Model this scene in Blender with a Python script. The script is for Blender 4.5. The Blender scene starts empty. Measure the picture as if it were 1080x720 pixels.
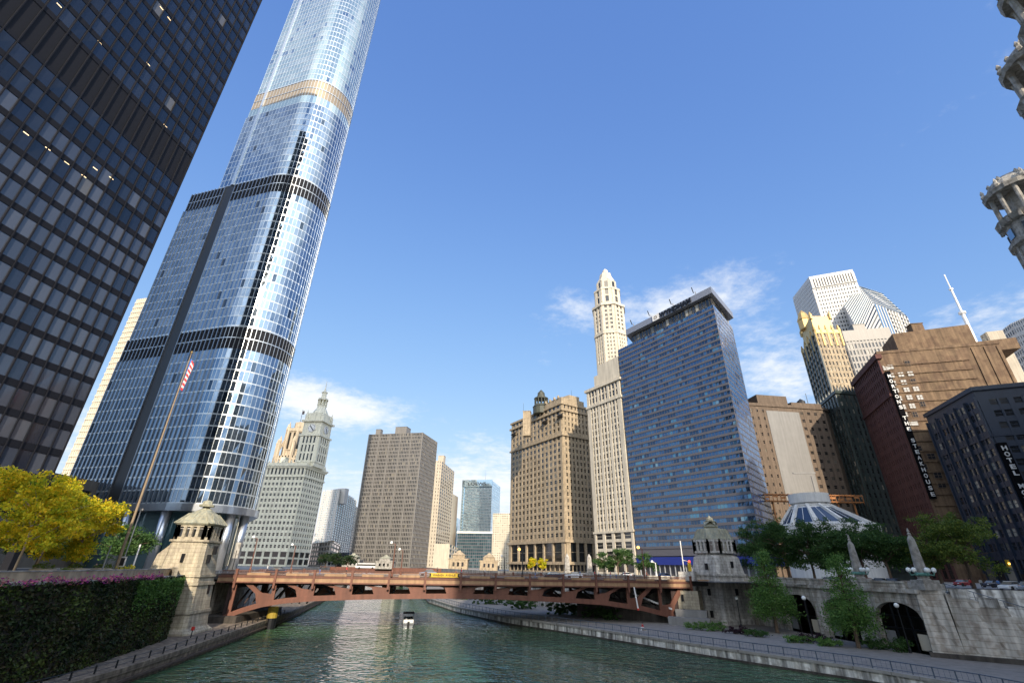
import bpy, math, random
import numpy as np
from mathutils import Vector, Matrix
random.seed(7); RNG = np.random.default_rng(7)
S = bpy.context.scene; COL = S.collection
R = math.radians
# ------------------------------------------------------------------ camera
F_PX, PITCH, ROLL, EYE = 488.0, R(26.0), R(1.05), 12.5
cam = bpy.data.objects.new('camera', bpy.data.cameras.new('camera')); COL.objects.link(cam)
cam.data.sensor_width = 36; cam.data.lens = 36*F_PX/1080; cam.data.clip_end = 20000; cam.data.clip_start = .5
_X = Vector((1,0,0)); _U = Vector((0,-math.sin(PITCH),math.cos(PITCH))); _F = Vector((0,math.cos(PITCH),math.sin(PITCH)))
_cx = _X*math.cos(ROLL)+_U*math.sin(ROLL); _cy = -_X*math.sin(ROLL)+_U*math.cos(ROLL)
m = Matrix((_cx,_cy,-_F)).transposed().to_4x4(); m.translation = Vector((0,0,EYE)); cam.matrix_world = m
S.camera = cam
# ------------------------------------------------------------------ sun, sky, exposure
SUN_A, SUN_E = R(12.0), R(27.0)         # sun behind the viewer, 12 degrees to the right
sdir = Vector((math.sin(SUN_A)*math.cos(SUN_E), -math.cos(SUN_A)*math.cos(SUN_E), math.sin(SUN_E)))
sun = bpy.data.objects.new('sun', bpy.data.lights.new('sun','SUN')); COL.objects.link(sun)
sun.data.energy = 3.7; sun.data.angle = R(.5); sun.data.color = (1.0,.86,.68)
sun.rotation_euler = sdir.to_track_quat('Z','Y').to_euler()
W = bpy.data.worlds.new('World'); S.world = W; W.use_nodes = True
S.view_settings.view_transform = 'Standard'; S.view_settings.look = 'None'; S.view_settings.gamma = 1
S.view_settings.exposure = 0.68
def world():
    nt = W.node_tree; N = nt.nodes; L = nt.links; N.clear()
    out = N.new('ShaderNodeOutputWorld'); bg = N.new('ShaderNodeBackground'); bg.inputs[1].default_value = .15
    sky = N.new('ShaderNodeTexSky'); sky.sky_type = 'NISHITA'; sky.sun_disc = False
    sky.sun_elevation = SUN_E; sky.sun_rotation = math.atan2(sdir.x, sdir.y)
    sky.air_density = 1.6; sky.dust_density = 0; sky.ozone_density = 6; sky.altitude = 100
    ssp = N.new('ShaderNodeSeparateColor'); scb = N.new('ShaderNodeCombineColor'); L.new(sky.outputs[0], ssp.inputs[0])
    # film response of the clear sky: soft shoulder per channel so that the horizon does not burn out
    for i,(a_,k_) in enumerate(((1.0,9.0),(1.16,6.0),(2.22,2.75))):
        n1 = N.new('ShaderNodeMath'); n1.operation='MULTIPLY_ADD'; L.new(ssp.outputs[i],n1.inputs[0]); n1.inputs[1].default_value=1/k_; n1.inputs[2].default_value=1
        n2 = N.new('ShaderNodeMath'); n2.operation='MULTIPLY'; L.new(ssp.outputs[i],n2.inputs[0]); n2.inputs[1].default_value=a_
        n3 = N.new('ShaderNodeMath'); n3.operation='DIVIDE'; L.new(n2.outputs[0],n3.inputs[0]); L.new(n1.outputs[0],n3.inputs[1]); L.new(n3.outputs[0],scb.inputs[i])
    tc = N.new('ShaderNodeTexCoord'); sep = N.new('ShaderNodeSeparateXYZ'); L.new(tc.outputs['Generated'], sep.inputs[0])
    def M(op, a, b=None, c=None, clamp=False):
        n = N.new('ShaderNodeMath'); n.operation = op; n.use_clamp = clamp
        for i, v in enumerate((a,b,c)):
            if v is None: continue
            if isinstance(v,(int,float)): n.inputs[i].default_value = v
            else: L.new(v, n.inputs[i])
        return n.outputs[0]
    az = M('ARCTAN2', sep.outputs[0], sep.outputs[1])        # 0 straight ahead, + right
    el = M('ARCSINE', sep.outputs[2])
    zc = M('MAXIMUM', M('ADD', sep.outputs[2], .12), .02)
    comb = N.new('ShaderNodeCombineXYZ'); L.new(M('DIVIDE',sep.outputs[0],zc),comb.inputs[0]); L.new(M('DIVIDE',sep.outputs[1],zc),comb.inputs[1])
    nz = N.new('ShaderNodeTexNoise'); nz.inputs['Scale'].default_value = 2.6; nz.inputs['Detail'].default_value = 10; nz.inputs['Roughness'].default_value = .62; nz.inputs['Distortion'].default_value=.3
    L.new(comb.outputs[0], nz.inputs['Vector'])
    nf = N.new('ShaderNodeTexNoise'); nf.inputs['Scale'].default_value = 15; nf.inputs['Detail'].default_value = 10; nf.inputs['Roughness'].default_value = .66
    L.new(comb.outputs[0], nf.inputs['Vector'])
    def blob(a0, e0, sa, se, amp):
        u = M('DIVIDE', M('SUBTRACT', az, a0), sa); v = M('DIVIDE', M('SUBTRACT', el, e0), se)
        d = M('ADD', M('MULTIPLY',u,u), M('MULTIPLY',v,v))
        return M('MULTIPLY', M('EXPONENT', M('MULTIPLY', d, -1.0)), amp)
    tot = None
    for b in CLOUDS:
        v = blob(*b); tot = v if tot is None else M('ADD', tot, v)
    dens = M('ADD', M('MULTIPLY',nz.outputs[0],1.0), M('MULTIPLY',nf.outputs[0],.75))
    dens = M('ADD', dens, tot)
    cl = N.new('ShaderNodeMapRange'); cl.interpolation_type='SMOOTHSTEP'; L.new(dens, cl.inputs[0]); cl.inputs[1].default_value = 1.12; cl.inputs[2].default_value = 1.78
    mix = N.new('ShaderNodeMix'); mix.data_type='RGBA'; L.new(M('MULTIPLY',cl.outputs[0],.95), mix.inputs[0]); L.new(scb.outputs[0], mix.inputs[6])
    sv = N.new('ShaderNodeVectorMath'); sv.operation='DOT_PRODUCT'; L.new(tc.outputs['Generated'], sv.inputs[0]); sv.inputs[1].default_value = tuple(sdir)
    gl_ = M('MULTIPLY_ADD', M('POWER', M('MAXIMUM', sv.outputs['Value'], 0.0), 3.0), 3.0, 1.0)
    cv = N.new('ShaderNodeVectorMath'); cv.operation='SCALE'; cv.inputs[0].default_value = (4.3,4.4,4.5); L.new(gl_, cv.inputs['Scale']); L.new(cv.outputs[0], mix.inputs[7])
    L.new(mix.outputs[2], bg.inputs[0]); L.new(bg.outputs[0], out.inputs[0])
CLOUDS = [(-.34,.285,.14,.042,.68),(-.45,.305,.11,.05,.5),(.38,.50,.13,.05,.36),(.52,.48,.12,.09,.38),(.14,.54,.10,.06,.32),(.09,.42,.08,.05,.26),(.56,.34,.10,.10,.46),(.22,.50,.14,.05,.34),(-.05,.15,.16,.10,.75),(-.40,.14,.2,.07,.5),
 (-.78,.20,.12,.12,.42),(.90,.34,.16,.05,.5),(.6,.2,.2,.1,.3),(2.93,.50,1.3,.45,.8),(-3.35,.50,1.3,.45,.8),(-2.2,.9,.7,.3,.5),(1.9,.8,.7,.3,.45),(0,1.6,60,.30,.8),(0,.0,4,.05,.12)]  # wide blobs behind the viewer and overhead: unseen clouds added to raise ambient light
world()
# ------------------------------------------------------------------ pixel helpers (photo 1080x720 -> real places)
def ray(px, py):
    x, y = px-540, 360-py
    return _F*F_PX + _cx*x + _cy*y
def P(px, py, Y):
    r = ray(px,py); r = r*(Y/r.y); return Vector((r.x, Y, r.z+EYE))
def PZ(px, py, z):
    r = ray(px,py); r = r*((z-EYE)/r.z); return Vector((r.x, r.y, z))
def proj(v):
    d = Vector(v)-Vector((0,0,EYE)); dep = d.dot(_F)
    if dep < .5: return None
    return 540+F_PX*d.dot(_cx)/dep, 360-F_PX*d.dot(_cy)/dep
G, RW = 10.3, 1.5      # street level, riverwalk level (water is 0)
# ------------------------------------------------------------------ materials
MATS = {}
def newmat(name):
    mt = bpy.data.materials.new(name); mt.use_nodes = True; MATS[name] = mt
    return mt, mt.node_tree.nodes, mt.node_tree.links, mt.node_tree.nodes['Principled BSDF']
def stone(name, c, var=.18, scale=.35, rough=.85, streak=.25, bump=.15, metal=0, c2=None, brick=None):
    mt,N,L,b = newmat(name); b.inputs['Roughness'].default_value = rough; b.inputs['Metallic'].default_value = metal
    tc = N.new('ShaderNodeTexCoord')
    n1 = N.new('ShaderNodeTexNoise'); n1.inputs['Scale'].default_value = scale; n1.inputs['Detail'].default_value = 8; n1.inputs['Roughness'].default_value=.65; L.new(tc.outputs['Object'], n1.inputs['Vector'])
    mp = N.new('ShaderNodeMapping'); mp.inputs['Scale'].default_value = (1.2,1.2,.07); L.new(tc.outputs['Object'], mp.inputs['Vector'])
    n2 = N.new('ShaderNodeTexNoise'); n2.inputs['Scale'].default_value = 1.0; n2.inputs['Detail'].default_value = 5; L.new(mp.outputs[0], n2.inputs['Vector'])
    r1 = N.new('ShaderNodeMapRange'); L.new(n1.outputs[0], r1.inputs[0]); r1.inputs[1].default_value=.3; r1.inputs[2].default_value=.7; r1.inputs[3].default_value = 1-var; r1.inputs[4].default_value = 1+var
    r2 = N.new('ShaderNodeMapRange'); L.new(n2.outputs[0], r2.inputs[0]); r2.inputs[1].default_value=.35; r2.inputs[2].default_value=.65; r2.inputs[3].default_value = 1-streak; r2.inputs[4].default_value = 1+streak*.3
    mu = N.new('ShaderNodeMath'); mu.operation='MULTIPLY'; L.new(r1.outputs[0],mu.inputs[0]); L.new(r2.outputs[0],mu.inputs[1])
    vm = N.new('ShaderNodeVectorMath'); vm.operation='SCALE'; L.new(mu.outputs[0], vm.inputs['Scale'])
    vm.inputs[0].default_value = c
    if c2:
        n3 = N.new('ShaderNodeTexNoise'); n3.inputs['Scale'].default_value = scale*2.3; n3.inputs['Detail'].default_value = 7; L.new(tc.outputs['Object'], n3.inputs['Vector'])
        r3 = N.new('ShaderNodeMapRange'); L.new(n3.outputs[0], r3.inputs[0]); r3.inputs[1].default_value=.47; r3.inputs[2].default_value=.6
        mx = N.new('ShaderNodeMix'); mx.data_type='RGBA'; L.new(r3.outputs[0], mx.inputs[0]); mx.inputs[6].default_value=(*c,1); mx.inputs[7].default_value=(*c2,1); L.new(mx.outputs[2], vm.inputs[0])
    if brick:
        bk = N.new('ShaderNodeTexBrick'); bk.inputs['Scale'].default_value = brick; bk.inputs['Color1'].default_value=(1,1,1,1); bk.inputs['Color2'].default_value=(.82,.82,.82,1) if brick>1 else (.9,.9,.9,1); bk.inputs['Mortar'].default_value=(.6,.6,.6,1) if brick>1 else (.62,.60,.57,1); bk.inputs['Mortar Size'].default_value=.015 if brick>1 else .012
        sp = N.new('ShaderNodeSeparateXYZ'); cb = N.new('ShaderNodeCombineXYZ'); L.new(tc.outputs['Object'],sp.inputs[0]); ad=N.new('ShaderNodeMath'); L.new(sp.outputs[0],ad.inputs[0]); L.new(sp.outputs[1],ad.inputs[1]); L.new(ad.outputs[0],cb.inputs[0]); L.new(sp.outputs[2],cb.inputs[1]); L.new(cb.outputs[0],bk.inputs['Vector'])
        v2 = N.new('ShaderNodeVectorMath'); v2.operation='MULTIPLY'; L.new(vm.outputs[0],v2.inputs[0]); L.new(bk.outputs[0],v2.inputs[1]); L.new(v2.outputs[0], b.inputs['Base Color'])
    else: L.new(vm.outputs[0], b.inputs['Base Color'])
    if bump:
        n4 = N.new('ShaderNodeTexNoise'); n4.inputs['Scale'].default_value = 4; n4.inputs['Detail'].default_value = 6; L.new(tc.outputs['Object'], n4.inputs['Vector'])
        bp = N.new('ShaderNodeBump'); bp.inputs['Strength'].default_value = bump; bp.inputs['Distance'].default_value=.1; L.new(n4.outputs[0], bp.inputs['Height']); L.new(bp.outputs[0], b.inputs['Normal'])
    return mt
def plain(name, c, rough=.5, metal=0, emit=0, spec=.5):
    mt,N,L,b = newmat(name); b.inputs['Roughness'].default_value = rough; b.inputs['Metallic'].default_value = metal
    b.inputs['Specular IOR Level'].default_value = spec
    tc = N.new('ShaderNodeTexCoord'); n = N.new('ShaderNodeTexNoise'); n.inputs['Scale'].default_value = 3; n.inputs['Detail'].default_value=5; L.new(tc.outputs['Object'], n.inputs['Vector'])
    r1 = N.new('ShaderNodeMapRange'); L.new(n.outputs[0], r1.inputs[0]); r1.inputs[3].default_value = .82; r1.inputs[4].default_value = 1.18
    vm = N.new('ShaderNodeVectorMath'); vm.operation='SCALE'; L.new(r1.outputs[0], vm.inputs['Scale']); vm.inputs[0].default_value = c; L.new(vm.outputs[0], b.inputs['Base Color'])
    if emit: b.inputs['Emission Color'].default_value=(*c,1); b.inputs['Emission Strength'].default_value=emit
    return mt
def glass(name, stops, rough=.06, metal=0.0, ior=1.6, spec=.6, lit=0.0, rv=.0):
    """window glass; every pane carries a random face attribute 'rnd' that picks what is behind it"""
    mt,N,L,b = newmat(name); b.inputs['Roughness'].default_value = rough; b.inputs['Metallic'].default_value = metal
    b.inputs['IOR'].default_value = ior; b.inputs['Specular IOR Level'].default_value = spec
    at = N.new('ShaderNodeAttribute'); at.attribute_name='rnd'
    cr = N.new('ShaderNodeValToRGB'); cr.color_ramp.interpolation='CONSTANT'
    el = cr.color_ramp.elements
    el[0].position = 0; el[0].color = (*stops[0][1],1); el[1].position = stops[1][0]; el[1].color = (*stops[1][1],1)
    for p,c in stops[2:]:
        e = el.new(p); e.color = (*c,1)
    L.new(at.outputs['Fac'], cr.inputs[0]); L.new(cr.outputs[0], b.inputs['Base Color'])
    if lit:
        g = N.new('ShaderNodeMath'); g.operation='GREATER_THAN'; L.new(at.outputs['Fac'], g.inputs[0]); g.inputs[1].default_value = 1-lit
        mm = N.new('ShaderNodeMath'); mm.operation='MULTIPLY'; L.new(g.outputs[0],mm.inputs[0]); mm.inputs[1].default_value=.8
        b.inputs['Emission Color'].default_value=(1,.6,.25,1); L.new(mm.outputs[0], b.inputs['Emission Strength'])
    return mt
def leafmat(name, cs, rough=.6, trans=.35):
    mt,N,L,b = newmat(name); b.inputs['Roughness'].default_value = rough; b.inputs['Specular IOR Level'].default_value=.25
    at = N.new('ShaderNodeAttribute'); at.attribute_name='rnd'
    cr = N.new('ShaderNodeValToRGB'); el = cr.color_ramp.elements
    el[0].position=0; el[0].color=(*cs[0],1); el[1].position=1; el[1].color=(*cs[-1],1)
    for i,c in enumerate(cs[1:-1]): e = el.new((i+1)/(len(cs)-1)); e.color=(*c,1)
    L.new(at.outputs['Fac'], cr.inputs[0]); L.new(cr.outputs[0], b.inputs['Base Color'])
    tr = N.new('ShaderNodeBsdfTranslucent'); L.new(cr.outputs[0], tr.inputs[0]); mx = N.new('ShaderNodeMixShader'); mx.inputs[0].default_value = trans
    L.new(b.outputs[0], mx.inputs[1]); L.new(tr.outputs[0], mx.inputs[2]); L.new(mx.outputs[0], N['Material Output'].inputs[0])
    return mt
# ------------------------------------------------------------------ mesh builder
class MB:
    def __init__(s): s.v=[]; s.f=[]; s.mi=[]; s.r=[]
    def quad(s, a,b,c,d, mi=0, r=None):
        i=len(s.v); s.v += [tuple(a),tuple(b),tuple(c),tuple(d)]; s.f.append((i,i+1,i+2,i+3)); s.mi.append(mi); s.r.append(random.random() if r is None else r)
    def poly(s, pts, mi=0, r=None):
        i=len(s.v); s.v += [tuple(p) for p in pts]; s.f.append(tuple(range(i,i+len(pts)))); s.mi.append(mi); s.r.append(random.random() if r is None else r)
    def hexa(s, b4, t4, mi=0):
        i=len(s.v); s.v += [tuple(p) for p in b4]+[tuple(p) for p in t4]
        for f in ((3,2,1,0),(4,5,6,7),(0,1,5,4),(1,2,6,5),(2,3,7,6),(3,0,4,7)): s.f.append(tuple(i+k for k in f)); s.mi.append(mi); s.r.append(random.random())
    def box(s, c, size, rz=0, mi=0, rot=None):
        hx,hy,hz = size[0]/2,size[1]/2,size[2]/2; M_ = rot if rot else Matrix.Rotation(rz,3,'Z'); c=Vector(c)
        pt = lambda x,y,z: c+M_@Vector((x,y,z))
        s.hexa([pt(-hx,-hy,-hz),pt(hx,-hy,-hz),pt(hx,hy,-hz),pt(-hx,hy,-hz)],[pt(-hx,-hy,hz),pt(hx,-hy,hz),pt(hx,hy,hz),pt(-hx,hy,hz)],mi)
    def prism(s, poly, z0, z1, mi=0, cap=True):
        n=len(poly); i=len(s.v)
        z1s = z1 if isinstance(z1,(list,tuple)) else [z1]*n
        s.v += [(p[0],p[1],z0) for p in poly]+[(p[0],p[1],z1s[k]) for k,p in enumerate(poly)]
        for k in range(n):
            j=(k+1)%n; s.f.append((i+k,i+j,i+n+j,i+n+k)); s.mi.append(mi); s.r.append(random.random())
        if cap:
            s.f.append(tuple(range(i+n,i+2*n))); s.mi.append(mi); s.r.append(.5)
            s.f.append(tuple(range(i+n-1,i-1,-1))); s.mi.append(mi); s.r.append(.5)
    def loft(s, rings, mi=0, caps=True):
        n=len(rings[0]); i0=len(s.v)
        for r_ in rings: s.v += [tuple(p) for p in r_]
        for a in range(len(rings)-1):
            for k in range(n):
                j=(k+1)%n; b=i0+a*n; s.f.append((b+k,b+j,b+n+j,b+n+k)); s.mi.append(mi); s.r.append(random.random())
        if caps:
            s.f.append(tuple(range(i0+n-1,i0-1,-1))); s.mi.append(mi); s.r.append(.5)
            e=i0+(len(rings)-1)*n; s.f.append(tuple(range(e,e+n))); s.mi.append(mi); s.r.append(.5)
    def lathe(s, c, prof, n=12, mi=0, ph=0):
        s.loft([[(c[0]+r*math.cos(2*math.pi*k/n+ph), c[1]+r*math.sin(2*math.pi*k/n+ph), c[2]+z) for k in range(n)] for r,z in prof], mi)
    def tube(s, pts, rad, n=6, mi=0):
        pts=[Vector(p) for p in pts]; rings=[]
        rs = rad if isinstance(rad,(list,tuple)) else [rad]*len(pts)
        for k,p in enumerate(pts):
            t = (pts[min(k+1,len(pts)-1)]-pts[max(k-1,0)]).normalized(); a = t.orthogonal().normalized() if abs(t.z)<.99 else Vector((1,0,0)); 
            if abs(t.z)<.99: a = t.cross(Vector((0,0,1))).normalized()
            b = t.cross(a)
            rings.append([p+(a*math.cos(2*math.pi*q/n)+b*math.sin(2*math.pi*q/n))*rs[k] for q in range(n)])
        s.loft(rings, mi)
    def beam(s, a, b, w, h, mi=0):
        a=Vector(a); b=Vector(b); t=(b-a).normalized(); sd=t.cross(Vector((0,0,1)))
        sd = sd.normalized() if sd.length>1e-4 else Vector((1,0,0)); u=sd.cross(t)
        A=[a-sd*w/2-u*h/2,a+sd*w/2-u*h/2,a+sd*w/2+u*h/2,a-sd*w/2+u*h/2]; B=[p+(b-a) for p in A]
        s.hexa(A,B,mi)
    def build(s, name, mats, parent=None, loc=None, smooth=False, **props):
        me = bpy.data.meshes.new(name); v = s.v
        o = bpy.data.objects.new(name, me); COL.objects.link(o)
        if parent is not None:
            o.parent = parent; off = WLOC.get(parent.name, (0,0,0))
        else: off=(0,0,0)
        if loc is not None and parent is None: off = tuple(loc); o.location = loc
        WLOC[o.name] = off
        if off != (0,0,0): v=[(p[0]-off[0],p[1]-off[1],p[2]-off[2]) for p in v]
        me.from_pydata(v,[],s.f)
        for mm in (mats if isinstance(mats,(list,tuple)) else [mats]): me.materials.append(mm if not isinstance(mm,str) else MATS[mm])
        if any(s.mi): me.polygons.foreach_set('material_index', s.mi)
        at = me.attributes.new('rnd','FLOAT','FACE'); at.data.foreach_set('value', s.r)
        if smooth: me.polygons.foreach_set('use_smooth',[True]*len(s.f))
        me.update(); tag(o, **props); return o
WLOC = {}
def tag(o, label=None, cat=None, group=None, kind=None):
    if label: o['label']=label
    if cat: o['category']=cat
    if group: o['group']=group
    if kind: o['kind']=kind
    return o
def thing(name, label, cat, loc=(0,0,0), group=None):
    o = bpy.data.objects.new(name, None); COL.objects.link(o); o.location = loc; o.empty_display_size=.1
    WLOC[o.name]=tuple(loc); return tag(o,label,cat,group)
def dup(root, loc, rz=0, label=None, scale=1):
    def cp(o, par):
        c=o.copy(); COL.objects.link(c)
        if par: c.parent=par
        for ch in list(KIDS.get(o.name, o.children)): cp(ch,c)
        return c
    c=cp(root,None); c.location=loc; c.rotation_euler=(0,0,rz); c.scale=(scale,)*3
    if label: c['label']=label
    return c
KIDS={}
# ------------------------------------------------------------------ palette
stone('limestone',(.42,.335,.225),c2=(.33,.265,.18)); stone('limestone_grey',(.40,.38,.34),.16,.5,.9,.35,.3,c2=(.27,.25,.22))
stone('terracotta_white',(.80,.76,.60),.08,.2,.6,.2); stone('terracotta_cream',(.60,.54,.43),.1,.2,.7,.2)
stone('tribune_stone',(.48,.40,.29),.12,.2,.8,.3); stone('bronze_panel',(.185,.172,.155),.08,.2,.45,.15,.05)
stone('beige_panel',(.46,.40,.31),.1,.2,.8,.15); stone('cream_panel',(.58,.52,.40),.1,.2,.8,.15)
stone('tan_brick',(.22,.145,.085),.18,.12,.9,.35,.1,c2=(.16,.10,.06),brick=1.2); stone('dark_red_brick',(.13,.055,.045),.15,.3,.9,.2,.1,brick=1.2)
stone('brown_brick',(.17,.125,.09),.14,.3,.9,.25,.1,brick=1.2); stone('grey_render',(.24,.235,.225),.06,.3,.9,.12,.05)
stone('black_granite',(.035,.04,.036),.15,.4,.4,.15,.05); stone('dark_green_terracotta',(.035,.05,.045),.2,.4,.45,.2)
stone('navy_panel',(.02,.032,.055),.1,.4,.45,.1,.03); stone('concrete_white',(.66,.65,.62),.06,.4,.8,.15,.05)
stone('white_granite',(.62,.60,.56),.04,.2,.5,.06,0); stone('concrete_old',(.56,.52,.45),.18,.3,.95,.5,.35,c2=(.38,.33,.27),brick=0.3)
stone('concrete_stained',(.74,.72,.66),.12,.5,.95,.8,.3,c2=(.52,.49,.43),brick=0.22); stone('pier_stone',(.50,.44,.32),.12,.5,.95,.35,.5,c2=(.42,.36,.27),brick=0.42)
stone('pier_stone_grey',(.60,.575,.53),.12,.5,.95,.45,.5,c2=(.46,.43,.39),brick=0.42); stone('copper_roof',(.36,.34,.24),.15,.9,.7,.3,.1,c2=(.27,.28,.22))
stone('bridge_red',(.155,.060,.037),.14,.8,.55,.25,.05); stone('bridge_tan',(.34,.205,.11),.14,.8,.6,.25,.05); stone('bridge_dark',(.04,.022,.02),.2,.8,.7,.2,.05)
stone('asphalt',(.055,.055,.055),.2,.5,.9,.0,.2); stone('sidewalk_mat',(.33,.31,.28),.12,.8,.9,.1,.1,brick=0.4); stone('earth',(.09,.09,.06),.3,.1,1,.0,.2)
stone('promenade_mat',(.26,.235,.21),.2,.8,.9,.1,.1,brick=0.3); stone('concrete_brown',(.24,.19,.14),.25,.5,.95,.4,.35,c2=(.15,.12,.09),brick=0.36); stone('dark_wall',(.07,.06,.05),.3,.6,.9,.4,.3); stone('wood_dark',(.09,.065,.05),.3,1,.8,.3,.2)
stone('bark',(.13,.09,.06),.25,4,.95,.3,.6); stone('bark_pale',(.34,.25,.16),.2,4,.95,.3,.4)
plain('black_metal',(.012,.013,.016),.4,.3); plain('ibm_metal',(.010,.011,.016),.65,.0,0,.2); plain('steel',(.50,.53,.57),.28,.9); plain('pale_steel',(.66,.70,.72),.3,.75)
plain('fin_steel_shaded',(.34,.37,.41),.3,.8); plain('dark_metal',(.04,.042,.045),.45,.5); plain('louver',(.012,.013,.018),.7,.0,0,.2); plain('gold',(.55,.39,.17),.5,.7); plain('white_paint',(.78,.77,.74),.4)  # lower tower fins: darker steel with their side shading put into the colour
plain('pole_brown',(.26,.19,.12),.6); plain('bronze_band',(.30,.245,.175),.45,.3); plain('yellow_paint',(.60,.40,.03),.6); plain('yellow_shaded',(.32,.23,.03),.7); plain('lamp_globe',(.82,.84,.80),.25); plain('cupola_dark',(.06,.065,.05),.6); plain('verdigris',(.11,.26,.21),.6)  # mooring dolphin yellow is darkened to hold the shade under the bridge
plain('rail_blue',(.10,.13,.17),.4,.4); plain('red_paint',(.55,.04,.03),.5); plain('navy_awning',(.015,.03,.22),.5); plain('fascia_grey',(.24,.26,.31),.4,.2)
plain('rubber',(.02,.02,.02),.8); plain('skin',(.45,.28,.2),.6); plain('cloth_red',(.62,.06,.06),.8); plain('cloth_blue',(.08,.2,.5),.8); plain('cloth_white',(.7,.7,.68),.8); plain('cloth_dark',(.03,.03,.04),.8)
plain('car_white',(.75,.75,.74),.2); plain('car_dark',(.03,.04,.06),.2); plain('car_silver',(.4,.42,.44),.25,.6); plain('car_red',(.3,.03,.03),.25); plain('car_blue',(.04,.08,.2),.2)
plain('rust_orange',(.36,.15,.05),.7); plain('lit_amber',(1,.55,.1),.5,0,3.0); plain('lit_red',(1,.06,.03),.5,0,3.0); plain('lit_window',(1,.72,.4),.5,0,1.6)
plain('spandrel_grey',(.115,.112,.125),.5,.1); plain('hair',(.03,.02,.015),.7)
glass('glass_dark',[(0,(.012,.014,.016)),(.55,(.03,.03,.032)),(.8,(.07,.065,.055)),(.94,(.2,.18,.14))])
glass('glass_blind',[(0,(.02,.022,.025)),(.45,(.05,.05,.05)),(.7,(.16,.15,.12)),(.9,(.38,.35,.28))])
glass('glass_ibm',[(0,(.006,.009,.018)),(.5,(.010,.014,.028)),(.80,(.018,.024,.040)),(.965,(.12,.12,.12))],.05,0,1.6,.6)
glass('glass_ibm_low',[(0,(.05,.06,.085)),(.4,(.07,.08,.105)),(.7,(.085,.095,.12)),(.85,(.02,.025,.04))],.10,0,1.6,.7)
glass('glass_blue',[(0,(.20,.27,.36)),(.35,(.25,.33,.43)),(.75,(.17,.24,.33)),(.90,(.31,.38,.46)),(.97,(.06,.09,.13))],.03,.9)
glass('glass_silver',[(0,(.40,.52,.55)),(.45,(.46,.57,.59)),(.75,(.52,.61,.62)),(.88,(.20,.30,.42))],.10,.8)
glass('glass_side_sky',[(0,(.05,.14,.34)),(.5,(.06,.17,.38)),(.9,(.03,.07,.16))],.12,.15,1.5,.5)  # side face glass with the blue sky reflection put into its base colour
glass('glass_wyn',[(0,(.045,.11,.22)),(.40,(.06,.15,.27)),(.62,(.025,.06,.12)),(.84,(.10,.25,.35)),(.96,(.22,.36,.42))],.05,.6,1.7,.8)
glass('glass_sky',[(0,(.45,.62,.72)),(.5,(.55,.70,.78)),(.85,(.38,.52,.62))],.05,.85)
glass('glass_teal',[(0,(.03,.08,.1)),(.5,(.05,.11,.13)),(.85,(.10,.17,.19))],.08,.3)
leafmat('leaf_yellow',[(.15,.24,.015),(.48,.48,.02),(.76,.60,.03),(.86,.54,.02)],trans=.45)
leafmat('leaf_dark',[(.012,.03,.012),(.025,.05,.018),(.04,.07,.02)]); leafmat('leaf_green',[(.03,.075,.022),(.055,.12,.03),(.10,.17,.045)]); leafmat('leaf_light',[(.07,.15,.035),(.11,.22,.05),(.18,.30,.07)])
leafmat('leaf_olive',[(.06,.11,.02),(.13,.19,.035),(.26,.29,.05)]); leafmat('leaf_ivy',[(.015,.03,.010),(.04,.065,.02),(.06,.045,.025),(.05,.09,.02),(.10,.13,.03)],trans=.15)
leafmat('leaf_purple',[(.03,.015,.02),(.05,.02,.03),(.04,.03,.03)]); leafmat('petals',[(.10,.015,.12),(.34,.03,.26),(.52,.10,.26),(.55,.22,.20),(.12,.10,.05)],trans=.3)
def water_mat():
    mt,N,L,b = newmat('river_water')
    b.inputs['Base Color'].default_value=(.012,.045,.036,1); b.inputs['Roughness'].default_value=.015; b.inputs['IOR'].default_value=1.333
    tc=N.new('ShaderNodeTexCoord'); acc=None
    for sc,dist,st in (((.08,.12,1),.45,0),((.42,.60,1),.62,1),((1.1,1.5,1),.16,2)):
        mp=N.new('ShaderNodeMapping'); mp.inputs['Scale'].default_value=sc; mp.inputs['Rotation'].default_value=(0,0,R(12+st*17)); L.new(tc.outputs['Object'],mp.inputs['Vector'])
        n=N.new('ShaderNodeTexNoise'); n.inputs['Scale'].default_value=1; n.inputs['Detail'].default_value=1.2; n.inputs['Distortion'].default_value=.9; L.new(mp.outputs[0],n.inputs['Vector'])
        bp=N.new('ShaderNodeBump'); bp.inputs['Strength'].default_value=1; bp.inputs['Distance'].default_value=dist; L.new(n.outputs[0],bp.inputs['Height'])
        if acc is not None: L.new(acc,bp.inputs['Normal'])
        acc=bp.outputs[0]
    L.new(acc,b.inputs['Normal'])
    # murky green varies a little with depth and silt
    n=N.new('ShaderNodeTexNoise'); n.inputs['Scale'].default_value=.03; L.new(tc.outputs['Object'],n.inputs['Vector'])
    cr=N.new('ShaderNodeValToRGB'); cr.color_ramp.elements[0].position=.35; cr.color_ramp.elements[1].position=.65; cr.color_ramp.elements[0].color=(.016,.055,.034,1); cr.color_ramp.elements[1].color=(.055,.115,.05,1); L.new(n.outputs[0],cr.inputs[0]); L.new(cr.outputs[0],b.inputs['Base Color'])
water_mat()
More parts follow.
